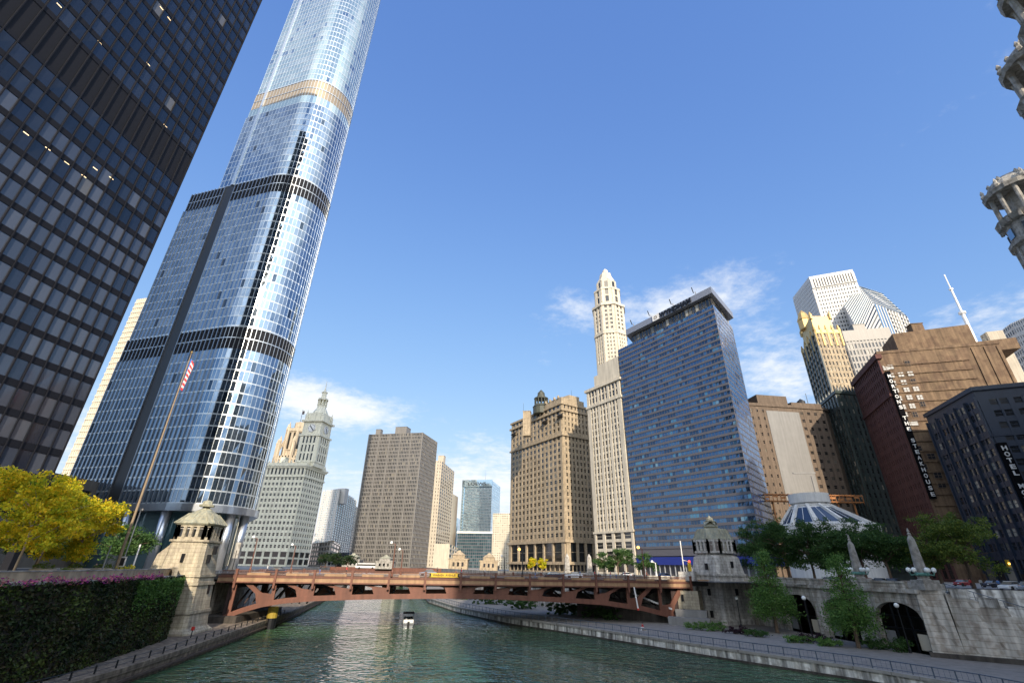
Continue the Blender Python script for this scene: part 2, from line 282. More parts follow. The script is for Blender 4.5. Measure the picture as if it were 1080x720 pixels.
# ------------------------------------------------------------------ buildings
class Building:
    """core walls + relief of piers and spandrels; every window is a pane of its own"""
    def __init__(s, name, label, cat, base, wall='limestone', glass='glass_dark', group=None):
        s.root = thing(name, label, cat, base, group); s.wall=MB(); s.wins=[]; s.wm=wall; s.gm=glass; s.fr=MB(); s.framemat=None
    def body(s, poly, z0, z1): s.wall.prism(poly, z0, z1)
    def facade(s, A, B, z0, z1, nx, nz, pw=.8, sh=1.2, d=.35, edge=None, sash=True, rnd=None, tilt=.012, group=0, gpw=0, skip=None, top=0, sd=None, gl=0, flush=.04):
        """A->B left to right seen from outside"""
        A=Vector((A[0],A[1])); B=Vector((B[0],B[1])); t=B-A; L_=t.length; t/=L_; n=Vector((t.y,-t.x))
        e = edge if edge is not None else pw/2
        cw=(L_-2*e+pw)/nx if edge is not None else L_/nx
        dz=(z1-z0-top)/nz; sd = sd if sd is not None else d*.75
        pt=lambda x,o,z:(A.x+t.x*x+n.x*o, A.y+t.y*x+n.y*o, z)
        def bx(x0,x1,o0,o1,za,zb,mb=s.wall,mi=0): mb.hexa([pt(x0,o1,za),pt(x1,o1,za),pt(x1,o0,za),pt(x0,o0,za)],[pt(x0,o1,zb),pt(x1,o1,zb),pt(x1,o0,zb),pt(x0,o0,zb)],mi)
        xs=[e-pw/2+cw*i for i in range(nx+1)] if edge is not None else [cw*i for i in range(nx+1)]
        for i,x in enumerate(xs):
            w=pw
            if group and i%group==0: w=gpw
            a,b=x-w/2,x+w/2
            if i==0: a=0; b=max(b,e if edge else b)
            if i==nx: b=L_; a=min(a,L_-(e if edge else L_-a))
            bx(a,b,0,d,z0,z1)
        for k in range(nz+1):
            za=z0+k*dz; zb=za+sh
            if k==nz:
                zb=z1
                if za>=z1-.01: break
            bx(.02,L_-.02,0,sd,za-(0 if k else 0),zb)
        for k in range(nz):
            for i in range(nx):
                if skip and skip(i,k): continue
                xa=xs[i]+pw/2; xb=xs[i+1]-pw/2
                if group and i%group==0: xa=xs[i]+gpw/2
                if group and (i+1)%group==0: xb=xs[i+1]-gpw/2
                if i==0: xa=max(xa,e)
                if i==nx-1: xb=min(xb,L_-e)
                if xb-xa<.15: continue
                za=z0+k*dz+sh; zb=z0+(k+1)*dz
                j=[flush+random.uniform(0,tilt) for _ in range(4)]
                q=[pt(xa,j[0],za),pt(xb,j[1],za),pt(xb,j[2],zb),pt(xa,j[3],zb)]
                bars=[]
                if sash:
                    zm=(za+zb)/2; bars.append([pt(xa,.12,zm-.07),pt(xb,.12,zm-.07),pt(xb,.12,zm+.07),pt(xa,.12,zm+.07)])
                s.wins.append((q, random.random() if rnd is None else rnd(i,k), bars, gl))
    def band(s, poly, z0, z1, out, closed=True):
        c=sum((Vector((p[0],p[1])) for p in poly),Vector((0,0)))/len(poly); n=len(poly); pts=[]
        for i in range(n):
            p=Vector(poly[i][:2]); a=(p-Vector(poly[i-1][:2])).normalized(); b=(Vector(poly[(i+1)%n][:2])-p).normalized()
            na=Vector((a.y,-a.x)); nb=Vector((b.y,-b.x)); m_=(na+nb).normalized(); k=out/max(.35,m_.dot(na))
            pts.append(p+m_*k)
        s.wall.prism(pts, z0, z1)
    def finish(s, glasses=None, wallname='wall', nbig=100):
        gl = glasses or [s.gm]
        w = s.wall.build(wallname, s.wm, s.root)
        def area(q):
            p=[proj(v) for v in q]
            if any(x is None for x in p): return 0
            A_=abs(sum(p[i][0]*p[(i+1)%4][1]-p[(i+1)%4][0]*p[i][1] for i in range(4)))/2
            cx=sum(x[0] for x in p)/4; cy=sum(x[1] for x in p)/4
            return A_ if -10<cx<1090 and -10<cy<730 else A_*1e-3
        s.wins.sort(key=lambda w_:-area(w_[0]))
        fm = s.framemat or s.wm
        rest=MB(); mats=[*gl, fm]
        for i,(q,r,bars,g) in enumerate(s.wins):
            mb = MB() if i<nbig else rest
            mb.quad(*q,mi=g,r=r)
            for b_ in bars: mb.quad(*b_,mi=len(gl))
            if i<nbig: mb.build('window', mats, s.root)
        if rest.f: rest.build('windows', mats, s.root, kind='stuff')
        return s.root
def plane_hit(px,py,A,B):
    r=ray(px,py); t=(Vector((B[0],B[1]))-Vector((A[0],A[1]))).normalized()
    det=r.x*(-t.y)+r.y*t.x; k=(A[0]*(-t.y)+A[1]*t.x)/det
    return Vector((r.x*k,r.y*k,r.z*k+EYE))
def foot(l,c,r,Yc):
    """roof corners left / near / right in photo pixels, near one at forward distance Yc"""
    C=P(*c,Yc); z=C.z; A=PZ(*l,z); B=PZ(*r,z); D=A+B-C
    return [(A.x,A.y),(C.x,C.y),(B.x,B.y),(D.x,D.y)], z
dist = lambda a,b: math.hypot(a[0]-b[0],a[1]-b[1])
def lerp(a,b,t): return tuple(a[i]+(b[i]-a[i])*t for i in range(len(a)))
# ================================================================== SETTING
LQ=[(-44,-60),(-43.2,40),(-42.2,58),(-43.9,72.6),(-46.1,85.8),(-49.8,108.3),(-53,130),(-64,180),(-84,262),(-104,340),(-190,620),(-420,1400),(-1500,5000)]   # left quay line
RQ=[(64,-60),(57,40),(52,62),(46.7,72),(43.0,76.5),(33.8,88.0),(25.2,100.1),(19.8,107.6),(12.4,117.3),(0.6,131.9),(-14.7,160),(-29.6,200),(-43,262),(-62,340),(-120,620),(-300,1400),(-1200,5000)]
mb=MB(); mb.quad((-9000,-3000,0),(9000,-3000,0),(9000,14000,0),(-9000,14000,0)); mb.build('river_water','river_water',kind='structure')
# left bank: riverwalk ledge (z 1.5) then ivy wall line carrying the street at G
LW=[(-47,-60),(-45.4,30),(-46.6,58),(-53.2,85),(-56.2,90),(-61,92.5),(-62,112),(-66,135),(-76,180),(-97,262),(-116,340),(-205,620),(-430,1400),(-1520,5000)]
RWL=[(84,-60),(84,62),(72.1,77.7),(65,83),(58.6,125),(50,132),(34,136),(16,160),(-4,200),(-22,262),(-46,340),(-105,620),(-280,1400),(-1180,5000)]
def ribbon(l1,l2,z,name,mat,kind='structure',thick=None):
    mb=MB(); p1=l1[:]; p2=l2[:]
    n=max(len(p1),len(p2)); 
    for a in range(n-1):
        i0=min(a,len(p1)-1); i1=min(a+1,len(p1)-1); j0=min(a,len(p2)-1); j1=min(a+1,len(p2)-1)
        mb.quad((*p1[i0],z),(*p2[j0],z),(*p2[j1],z),(*p1[i1],z))
    return mb.build(name,mat,kind=kind)
def resample(line, ys):
    out=[]
    for y in ys:
        for a,b in zip(line,line[1:]):
            if a[1]<=y<=b[1]:
                t=(y-a[1])/(b[1]-a[1]) if b[1]>a[1] else 0; out.append((a[0]+(b[0]-a[0])*t,y)); break
    return out
YS=[-60,0,40,55,62,66,70,74,77.5,80,83,86,89,92,96,100,104,108,112,117,125,131,136,145,160,180,200,230,262,300,340,420,620,1000,1400,3000,4990]
lq=resample(LQ,YS); rq=resample(RQ,YS); lw=resample(LW,YS); rwl=resample(RWL,YS)
ribbon(lw,lq,RW,'riverwalk_left','concrete_brown'); ribbon(rq,rwl,RW,'riverwalk_right','promenade_mat')
def vwall(line,z0,z1,th,name,mat,label,cat,side=1,kind=None,parent=None):
    mb=MB(); n=len(line); off=[]
    for i,p in enumerate(line):
        a=Vector(line[max(i-1,0)]); b=Vector(line[min(i+1,n-1)]); t=(b-a).normalized(); off.append((p[0]-side*t.y*th,p[1]+side*t.x*th))
    for i in range(n-1):
        a,b,c,d=line[i],line[i+1],off[i+1],off[i]
        mb.hexa([(*a,z0),(*b,z0),(*c,z0),(*d,z0)],[(*a,z1),(*b,z1),(*c,z1),(*d,z1)])
    return mb.build(name,mat,parent,label=label,cat=cat,kind=kind)
cut=lambda line,y0,y1:[p for p in line if y0<=p[1]<=y1]
qr=thing('quay_wall','stained pale concrete quay wall edging the right riverwalk','quay wall',(35,88,0))
vwall(cut(rq,-60,340),-2,RW-.25,.5,'wall','concrete_stained',None,None,-1,parent=qr)
vwall([(p[0]-.12,p[1]) for p in cut(rq,-60,340)],RW-.25,RW+.12,.8,'coping','sidewalk_mat',None,None,-1,parent=qr)
vwall([(p[0]-.35,p[1]) for p in cut(rq,-60,340)],-1,.28,.3,'timber_fender','dark_wall',None,None,-1,parent=qr)
ql=thing('quay_wall','old brown concrete quay wall under the left ledge','quay wall',(-46,85,0))
vwall(cut(lq,-60,340),-2,RW-.3,.5,'wall','concrete_brown',None,None,1,parent=ql)
vwall([(p[0]+.15,p[1]) for p in cut(lq,-60,340)],RW-.3,RW+.25,.8,'coping','concrete_brown',None,None,1,parent=ql)
vwall([(p[0]+.3,p[1]) for p in cut(lq,-60,340)],.35,.6,.28,'timber_fender','wood_dark',None,None,1,parent=ql)
# land sheets at street level
def land(line, sgn, name):
    mb=MB()
    for a,b in zip(line,line[1:]): mb.quad((*a,G),(sgn*9000,a[1],G),(sgn*9000,b[1],G),(*b,G)) if sgn>0 else mb.quad((sgn*9000,a[1],G),(*a,G),(*b,G),(sgn*9000,b[1],G))
    return mb.build(name,'sidewalk_mat',kind='structure')
land([(p[0]-.5,p[1]) for p in lw],-1,'ground_left'); 
rline=[p for p in rwl if p[1]>=84] 
mb=MB()
for a,b in zip(rline,rline[1:]): mb.quad((a[0]+.5,a[1],G),(9000,a[1],G),(9000,b[1],G),(b[0]+.5,b[1],G))
mb.poly([(66,82.6,G),(70,79.5,G),(78,84,G),(9000,84,G),(65.5,84,G)][::1]) if False else None
mb.quad((80,-60,G),(9000,-60,G),(9000,84,G),(80,84,G)); mb.build('ground_right','sidewalk_mat',kind='structure')
# retaining walls of both banks
rb=thing('retaining_wall','dark far retaining wall beyond the bridge on the right bank','wall',(0,200,RW))
vwall([(p[0],p[1]) for p in cut(rwl,125,4995)],RW-2,G+.9,.6,'wall','concrete_old',None,None,-1,parent=rb)
lb=thing('retaining_wall','low terrace wall of the left bank beyond the bridge','wall',(-80,200,RW))
vwall(cut(lw,92,4995),RW-2,G+.6,.6,'wall','concrete_old',None,None,1,parent=lb)
# streets
def sheet(pts,z,name,mat): mb=MB(); mb.poly([(*p,z) for p in pts]); return mb.build(name,mat,kind='structure')
sheet([(70,94),(300,40),(300,56),(80,103),(62,150),(43,196),(20,262),(0,330),(-14,330),(5,258),(30,190),(56,136)],G+.02,'road_wacker','asphalt')
sheet([(62,136),(43,134),(45,112),(60,116)],G+.02,'road_bridge_approach','asphalt')
sheet([(-62,106),(-62,128),(-160,121),(-160,99)],G+.02,'road_north','asphalt')
sheet([(-70,330),(160,330),(160,355),(-230,380),(-230,352)],G+.02,'road_michigan','asphalt')
# painted crossing bars on the street behind the stair
mb=MB()
for k in range(14):
    x=84+k*1.6; mb.quad((x,86.5,G+.03),(x+.8,86.4,G+.03),(x+1.4,92.2,G+.03),(x+.6,92.3,G+.03))
for k in range(20):
    y=104+k*5; x=74-(y-104)*.40; mb.quad((x,y,G+.03),(x+.18,y,G+.03),(x-.9,y+2.6,G+.03),(x-1.08,y+2.6,G+.03))
mb.build('road_markings','white_paint',kind='structure')
# kerb
vwall([(62.5,102),(54,130)],G,G+.13,.3,'kerb','limestone_grey',None,None,1,kind='structure')
# ================================================================== LEFT TOWERS
def unit(a): v=Vector(a); return v.normalized()
def dark_tower():
    a=R(10.5); d=Vector((-math.sin(a),-math.cos(a))); n=Vector((d.y,-d.x))*-1
    F_=Vector((-78.5,82)); z0=G; Hh=G+226
    nb=26; bay=2.113; L_=nb*bay; near=F_+d*L_
    inward=Vector((-math.cos(a),math.sin(a)))
    b=Building('office_tower','black steel and glass slab tower filling the top left corner','tower',(F_.x,F_.y,G),'ibm_metal','glass_ibm')
    poly=[(near.x,near.y),(F_.x,F_.y),tuple(F_+inward*38),tuple(near+inward*38)]
    b.body([tuple(Vector(p)-0*inward) for p in poly],G+9,Hh)
    fl=4.47; zb=EYE+20.5-4.47*2   # a window row base seen at 20.5 above the eye
    k0=0; rows=int((Hh-zb)/fl)
    # side towards river: near -> far
    def rn(i,k):
        r=random.random(); z=zb+k*fl-EYE
        return r
    zband=(EYE+78.5,EYE+87.8)
    segs=[(zb, zband[0]), (zband[1], Hh-1)]
    for fi,(za,zc) in enumerate(segs):
        nz=int(round((zc-za)/fl)); lowrows=max(0,int((EYE+62-za)/fl)) if fi==0 else 0
        b.wall_before=len(b.wins)
        b.facade(poly[0],poly[1],za,zc,nb,nz,pw=.16,sh=1.15,d=.32,sd=.14,sash=False,tilt=.03,flush=.03)
        for q in range(b.wall_before,len(b.wins)):
            w_=b.wins[q]; zz=w_[0][0][2]-EYE
            if zz<58 or (zz<68 and random.random()<.5): b.wins[q]=(w_[0],w_[1],w_[2],1)
    # mechanical louvre band: fins only
    b.facade(poly[0],poly[1],zband[0],zband[1],nb,1,pw=.16,sh=.9,d=.32,sd=.14,sash=False,rnd=lambda i,k:.1,gl=2,tilt=.002)
    b.facade(poly[1],poly[2],zb,Hh-1,18,rows,pw=.16,sh=1.15,d=.32,sd=.14,sash=False,tilt=.03) 
    b.wall.prism(poly,Hh,Hh+.5)
    # ground floor: recessed lobby and columns
    q=[tuple(Vector(p)) for p in poly]; c=(Vector(poly[0])+Vector(poly[2]))/2
    b.wall.prism([tuple(c+(Vector(p)-c)*.8) for p in poly],G,G+9)
    b.finish([MATS['glass_ibm'],MATS['glass_ibm_low'],MATS['louver']])
    col=MB()
    for k in range(7):
        for s_ in (0,):
            p=Vector(poly[0])+(-d)*(-0)+ (Vector(poly[1])-Vector(poly[0]))*(k/6)+inward*.8
            col=MB(); col.box((p.x,p.y,(G+zb)/2+1),(1.1,1.1,zb-G+2),a); col.build('column','ibm_metal',b.root)
    # lit ceiling strips behind the glass
    for (px,py) in [(62,6),(105,45),(170,9),(178,20),(198,38),(210,52),(222,68),(232,82),(156,68),(147,88),(190,92),(165,125),(174,133),(27,141),(50,157),(70,172),(88,186),(100,178),(117,188)]:
        h=plane_hit(px,py,poly[0],poly[1]); t=(Vector(poly[1])-Vector(poly[0])).normalized(); nn=Vector((t.y,-t.x))
        mb=MB(); l=.42
        mb.box((h.x+nn.x*.1,h.y+nn.y*.1,h.z),(l*2,.04,.11),math.atan2(t.y,t.x)); mb.build('lit_ceiling_strip','lit_window',b.root)
    return b
dark_tower()
def glass_tower():
    w=Vector((-.956,.29)); Ky=142; K=Vector((-.70*Ky,Ky)); Rr=13.9
    inn=Vector((.29,.956)); C=K+inn*Rr
    def arc(n,extra=0,r=Rr):
        a0=math.atan2(-inn.y,-inn.x); return [C+Vector((math.cos(a0+R(q)),math.sin(a0+R(q))))*r for q in np.linspace(0,128,n)]
    root=thing('glass_tower','very tall silver blue glass tower with rounded corner and dark band setbacks','tower',(K.x,K.y,G))
    zb1=(EYE+64.5,EYE+73); zb2=(EYE+134,EYE+143.3); zb3=(EYE+192,EYE+203); ztop=EYE+352; lip=EYE+15
    fins=MB(); finl=MB(); darks={}; span=MB(); wins=[]; dark=MB(); notchm=MB(); core=MB(); bronze=MB()
    fl=3.72
    def strip(A,B,za,zc,nb,nz,kind):
        t=(B-A); L_=t.length; t=t/L_; n=Vector((t.y,-t.x))
        pt=lambda x,o,z:(A.x+t.x*x+n.x*o,A.y+t.y*x+n.y*o,z)
        dz=(zc-za)/nz; cw=L_/nb
        for i in range(nb+1 if kind[1] else nb):
            x=i*cw; fw=.15 if kind[2] else .07; fd=.42 if kind[2] else .14
            (finl if kind[2] else fins).hexa([pt(x-fw,fd,za),pt(x+fw,fd,za),pt(x+fw,0,za),pt(x-fw,0,za)],[pt(x-fw,fd,zc),pt(x+fw,fd,zc),pt(x+fw,0,zc),pt(x-fw,0,zc)])
        for k in range(nz):
            z=za+k*dz
            if kind[0]=='win':
                span.hexa([pt(0,.10,z),pt(L_,.10,z),pt(L_,0,z),pt(0,0,z)],[pt(0,.10,z+.42),pt(L_,.10,z+.42),pt(L_,0,z+.42),pt(0,0,z+.42)])
            for i in range(nb):
                j=[.03+random.uniform(0,.035) for _ in range(4)]
                q=[pt(i*cw,j[0],z+.42),pt((i+1)*cw,j[1],z+.42),pt((i+1)*cw,j[2],z+dz),pt(i*cw,j[3],z+dz)]
                if kind[0]=='win': wins.append((q,random.random() if kind[3]==0 else ((math.sin(k*12.9898+round((A.x+A.y)/6+i/5)*78.233)*43758.5)%1)*.8+.2*random.random(),kind[3]))
                elif kind[0]=='louv': darks.setdefault((round(za),round(A.x) if L_>5 else 0),MB()).quad(pt(i*cw,.03,z),pt((i+1)*cw,.03,z),pt((i+1)*cw,.03,z+dz-.25),pt(i*cw,.03,z+dz-.25)); 
                elif kind[0]=='bronze': bronze.quad(pt(i*cw,.03,z),pt((i+1)*cw,.03,z),pt((i+1)*cw,.03,z+dz-.6),pt(i*cw,.03,z+dz-.6))
            if kind[0]!='win': span.hexa([pt(0,.14,z+dz-.3),pt(L_,.14,z+dz-.3),pt(L_,0,z+dz-.3),pt(0,0,z+dz-.3)],[pt(0,.14,z+dz),pt(L_,.14,z+dz),pt(L_,0,z+dz),pt(0,0,z+dz)])
    def level(left,za,zc,kind,nz,glassid,fin_left=True,notch=True):
        A=K+w*left
        n1,n2=(25.6-7.6*0,19.2)
        if notch=='wide': a1,a2=24.4,18.9
        elif notch=='thin': a1,a2=21.8,20.4
        strip(A,K+w*a1,za,zc,max(2,int((left-a1)/1.75)),nz,(kind,1,fin_left,glassid))
        # recess
        for mb_,dd in ((notchm,-.0),):
            p=K+w*a1; q=K+w*a2; nn=Vector((-.29,-.956))
            if notch=='wide': mb_.hexa([(*(p+nn*.02),za),(*(q+nn*.02),za),(*(q-nn*.5),za),(*(p-nn*.5),za)],[(*(p+nn*.02),zc),(*(q+nn*.02),zc),(*(q-nn*.5),zc),(*(p-nn*.5),zc)])
            else: span.hexa([(*(p+nn*.5),za),(*(q+nn*.5),za),(*(q-nn*.5),za),(*(p-nn*.5),za)],[(*(p+nn*.5),zc),(*(q+nn*.5),zc),(*(q-nn*.5),zc),(*(p-nn*.5),zc)])
        strip(K+w*a2,K,za,zc,int(a2/1.75),nz,(kind,1,fin_left,glassid))
        ar=arc(23)
        for a_,b_ in zip(ar,ar[1:]): strip(a_,b_,za,zc,1,nz,(kind,0,False,glassid))
        poly=[tuple(A),tuple(K)]+[tuple(p) for p in ar[1:]]
        e=ar[-1]; back=Vector((-.55,.83)); poly+= [tuple(e+back*22), tuple(A+Vector((.1,.99))*30)]
        core.prism(poly,za,zc)
    # rows
    nz=lambda a,b: max(1,int(round((b-a)/fl)))
    level(44.6,lip,zb1[0],'win',nz(lip,zb1[0]),0,True,'wide'); level(44.2,zb1[0],zb1[1],'louv',2,0,True,'wide')
    level(43.4,zb1[1],zb2[0],'win',nz(zb1[1],zb2[0]),0,True,'wide'); level(42.6,zb2[0],zb2[1],'louv',2,0,True,'wide')
    level(28.2,zb2[1],EYE+187,'win',nz(zb2[1],EYE+187),0,False,'thin'); level(27.4,EYE+187,zb3[0],'win',1,1,False,'thin')
    level(27.2,zb3[0],zb3[1],'bronze',2,0,False,'thin'); level(26.8,zb3[1],ztop,'win',nz(zb3[1],ztop),1,False,'thin')
    # soffit ring + canopy lip and base
    A=K+w*45; ar=arc(23,r=Rr+1.1); ring=[tuple(A+Vector((-.29,-.956))*1.0),tuple(K+Vector((-.29,-.956))*1.0)]+[tuple(p) for p in ar[1:]]+[tuple(ar[-1]+Vector((-.55,.83))*22),tuple(A+Vector((.1,.99))*30)]
    lipm=MB(); lipm.prism(ring,lip-2.0,lip); lipm.build('canopy_lip','steel',root)
    base=MB(); C0=K+Vector((-10,16)); base.prism([tuple(C0+(Vector(p)-C0)*.80) for p in ring],G,lip-2.0); base.build('lobby','glass_teal',root)
    for p in [K+w*38,K+w*26,K+w*13,K+Vector((.5,.6))]+[arc(23)[i]+ (C-arc(23)[i])*.12 for i in (8,14,19)]:
        cm=MB(); cm.lathe((p.x,p.y,G),[(1.3,0),(1.3,lip-2.0-G)],14); cm.build('column','steel',root,smooth=True)
    core.build('core','dark_metal',root); fins.build('mullions','pale_steel',root); finl.build('mullion_fins','fin_steel_shaded',root); span.build('floor_bands','pale_steel',root)
    [d_.build('louvre_band','louver',root) for d_ in darks.values()]; bronze.build('bronze_band','bronze_band',root)
    notchm.build('recess','dark_metal',root)
    def area(q):
        p=[proj(v) for v in q]; return 0 if any(x is None for x in p) else abs(sum(p[i][0]*p[(i+1)%4][1]-p[(i+1)%4][0]*p[i][1] for i in range(4)))/2*(1 if all(-5<x[1]<725 for x in p) else 0)
    wins.sort(key=lambda x:-area(x[0])); rest=MB(); mats=[MATS['glass_blue'],MATS['glass_silver']]
    for i,(q,r,g) in enumerate(wins):
        m_=MB() if i<100 else rest; m_.quad(*q,mi=g,r=r)
        if i<100: m_.build('window',mats,root)
    rest.build('windows',mats,root,kind='stuff')
glass_tower()
# ------------------------------------------------------------------ simple far buildings
def slab(name,label,cat,l,c,r,Yc,wall,gl,nA,nB,nz,pw=.8,sh=1.4,d=.3,sash=False,z0=G,cornice=0,roofbox=None,edge=None,**kw):
    pl,z=foot(l,c,r,Yc); b=Building(name,label,cat,(pl[1][0],pl[1][1],z0),wall,gl)
    b.body(pl,z0,z)
    if nA: b.facade(pl[0],pl[1],z0+.1,z-.3,nA,nz,pw,sh,d,sash=sash,edge=edge,**kw)
    if nB: b.facade(pl[1],pl[2],z0+.1,z-.3,nB,nz,pw,sh,d,sash=sash,edge=edge,**kw)
    if cornice: b.band(pl,z-.3,z+cornice*.6,cornice)
    b.poly=pl; b.z=z; return b
# pale balconied tower behind the glass tower
b=slab('apartment_tower','pale cream balconied tower showing as a sliver behind the glass tower','tower',(146,316),(175,312),(190,330),330,'cream_panel','glass_blind',14,4,44,pw=1.6,sh=1.3,d=1.2,sd=1.6); b.finish()
# clock tower building
def clock_building():
    pl,z=foot((288,490),(323,490),(343,497),356)
    A,Cn,B,D=[Vector(p) for p in pl]
    A2=A+(A-Cn)*.6; D2=A2+(B-Cn); pl=[tuple(A2),tuple(Cn),tuple(B),tuple(D2)]
    b=Building('clock_building','white terracotta office block with cornice and slender clock tower','building',(Cn.x,Cn.y,G),'terracotta_white','glass_dark')
    b.body(pl,G,z)
    L1=dist(pl[0],pl[1]); L2=dist(pl[1],pl[2]); n1=int(L1/3.0); n2=9
    zt=z-9
    for (p,q,n) in ((pl[0],pl[1],n1),(pl[1],pl[2],n2)):
        b.facade(p,q,G+10,zt,n,13,1.35,1.9,.35,sash=True); b.facade(p,q,G+.1,G+9.6,max(3,n//2),2,1.6,1.2,.4,sash=False)
        b.facade(p,q,zt+1.0,z-2.2,n,1,1.5,1.0,.5,sash=False)
    for za,zc,o in ((G+9.4,G+10.2,.7),(zt,zt+1,.9),(z-2.4,z-1.2,1.1),(z-1.2,z,1.8),(z,z+1.6,.4)): b.band(pl,za,zc,o)
    # balustrade urns along roof
    for (p,q) in ((pl[0],pl[1]),(pl[1],pl[2])):
        for k in range(12):
            x,y=lerp(p,q,(k+.5)/12); b.wall.lathe((x,y,z+1.5),[(.6,0),(.75,.8),(.4,1.4),(.15,2.4)],6)
    # clock tower
    T=P(329,480,368); u=(Cn-A).normalized(); v=(B-Cn).normalized(); w_=16.5
    tc=Vector((T.x,T.y)); 
    def sq(s_,cc=tc): return [tuple(cc-u*s_/2-v*s_/2+Vector((0,0))),tuple(cc+u*s_/2-v*s_/2),tuple(cc+u*s_/2+v*s_/2),tuple(cc-u*s_/2+v*s_/2)]
    pz=lambda y: P(330,y,368).z
    z1=pz(461); z2=pz(447); z3=pz(440); z4=pz(428); z5=pz(415); z6=pz(410)
    s1=sq(w_*.93); b.body(s1,z,z1)
    b.facade(s1[0],s1[1],z+3,z1-1,4,3,1.6,1.4,.4,edge=2.6,sash=False); b.facade(s1[1],s1[2],z+3,z1-1,4,3,1.6,1.4,.4,edge=2.6,sash=False)
    b.band(s1,z1-.8,z1+.6,1.0); b.body(sq(w_*.90),z1,z2); b.band(sq(w_*.9),z2,z2+1.4,1.5)
    b.body(sq(w_*.78),z2,z3+2)
    for sx in (-1,1):
        for sy in (-1,1):
            c_=tc+u*sx*w_*.40+v*sy*w_*.40; b.wall.lathe((c_.x,c_.y,z2+1),[(1.3,0),(1.3,4.5),(.7,6),(.1,9)],8)
    b.wall.lathe((tc.x,tc.y,z3),[(6.2,0),(6.2,3),(5.2,5),(3.6,z4-z3-2),(3.4,z4-z3)],8,ph=.4)
    for k in range(8):
        a=k*math.pi/4+.4; b.wall.lathe((tc.x+3.3*math.cos(a),tc.y+3.3*math.sin(a),z4-.5),[(.55,0),(.5,5.2)],6)
    b.wall.lathe((tc.x,tc.y,z4),[(2.0,0),(2.0,5)],8); b.wall.lathe((tc.x,tc.y,z4+4.8),[(4.4,0),(4.2,1.2),(2.2,2.2),(1.9,6),(2.6,6.8),(1.0,8.5),(.35,11),(.15,17)],8)
    # balustraded faces above clock
    root=b.finish()
    for nm,cc,nrm in (('clock_face',tc-v*w_*.45,-v),('clock_face',tc+u*w_*.45,u)):
        mb=MB(); zc=(z1+z2)/2+.2; r0=3.3
        uu=Vector((-nrm.y,nrm.x)); o=cc+nrm*.35
        ring=[(o.x+uu.x*r0*math.cos(t),o.y+uu.y*r0*math.cos(t),zc+r0*math.sin(t)) for t in np.linspace(0,2*math.pi,25)[:-1]]
        ring0=[(x-nrm.x*.5,y-nrm.y*.5,zz) for x,y,zz in ring]; mb.loft([ring0,ring]); f=mb.build(nm,'white_paint',root)
        hm=MB()
        for ang,ln in ((R(130),2.2),(R(-45),3.0)):
            p0=(o.x+nrm.x*.15,o.y+nrm.y*.15,zc); p1=(p0[0]+uu.x*ln*math.cos(ang),p0[1]+uu.y*ln*math.cos(ang),zc+ln*math.sin(ang)); hm.beam(p0,p1,.12,.55)
        for k in range(12):
            t=k*math.pi/6; p0=(o.x+nrm.x*.1+uu.x*2.7*math.cos(t),o.y+nrm.y*.1+uu.y*2.7*math.cos(t),zc+2.7*math.sin(t)); hm.box(p0,(.35,.35,.35))
        hm.build('clock_hands','black_metal',root)
    # flag
    return b
clock_building()
def gothic_tower():
    b=Building('gothic_tower','sunlit golden gothic stone tower crown behind the clock tower','tower',(-200,430,G),'tribune_stone','glass_dark')
    c=P(308,500,430); tc=Vector((c.x,c.y)); a=R(-12)
    u=Vector((math.cos(a),math.sin(a))); v=Vector((-math.sin(a),math.cos(a)))
    def octo(r): 
        return [tuple(tc+u*r*math.cos(R(22.5+45*k))+v*r*math.sin(R(22.5+45*k))) for k in range(8)]
    zt=P(308,450,430).z; zm=P(308,475,430).z
    p=octo(19); b.wall.prism(p,G,zm-8); 
    for k in (4,5,6): b.facade(p[k],p[k+1],G+20,zm-8,5,20,1.4,1.5,.6,sash=False)
    b.wall.prism(octo(12),zm-8,zt-6)
    q=octo(12)
    for k in (4,5,6): b.facade(q[k],q[k+1],zm-2,zt-8,2,1,2.2,1.0,.8,sash=False)
    b.wall.prism(octo(13),zt-7,zt-4)
    for k in range(8):
        ang=R(22.5+45*k)
        for rr,h0,h1,w_ in ((18,zm-14,zm+8,1.6),(12.4,zm-8,zt,1.3)):
            x=tc+u*rr*math.cos(ang)+v*rr*math.sin(ang); b.wall.lathe((x.x,x.y,h0),[(w_,0),(w_*.9,h1-h0-4),(w_*1.1,h1-h0-3),(.15,h1-h0+2)],6)
        x=tc+u*18*math.cos(ang)+v*18*math.sin(ang); y=tc+u*12*math.cos(ang)+v*12*math.sin(ang); b.wall.beam((x.x,x.y,zm-4),(y.x,y.y,zt-12),.9,1.6)
    b.wall.prism(octo(7),zt-6,zt+3)
    b.finish()
    f=thing('flagpole','tiny dark flag on a thin pole above the golden gothic crown','flagpole',(c.x-3,430,zt)); mb=MB(); mb.tube([(c.x-3,430,zt+2),(c.x-3,430,zt+17)],.2,5); mb.build('pole','dark_metal',f); mb=MB(); mb.box((c.x-2,430,zt+14),(2.2,.1,3.4)); mb.build('flag','cloth_dark',f)
gothic_tower()
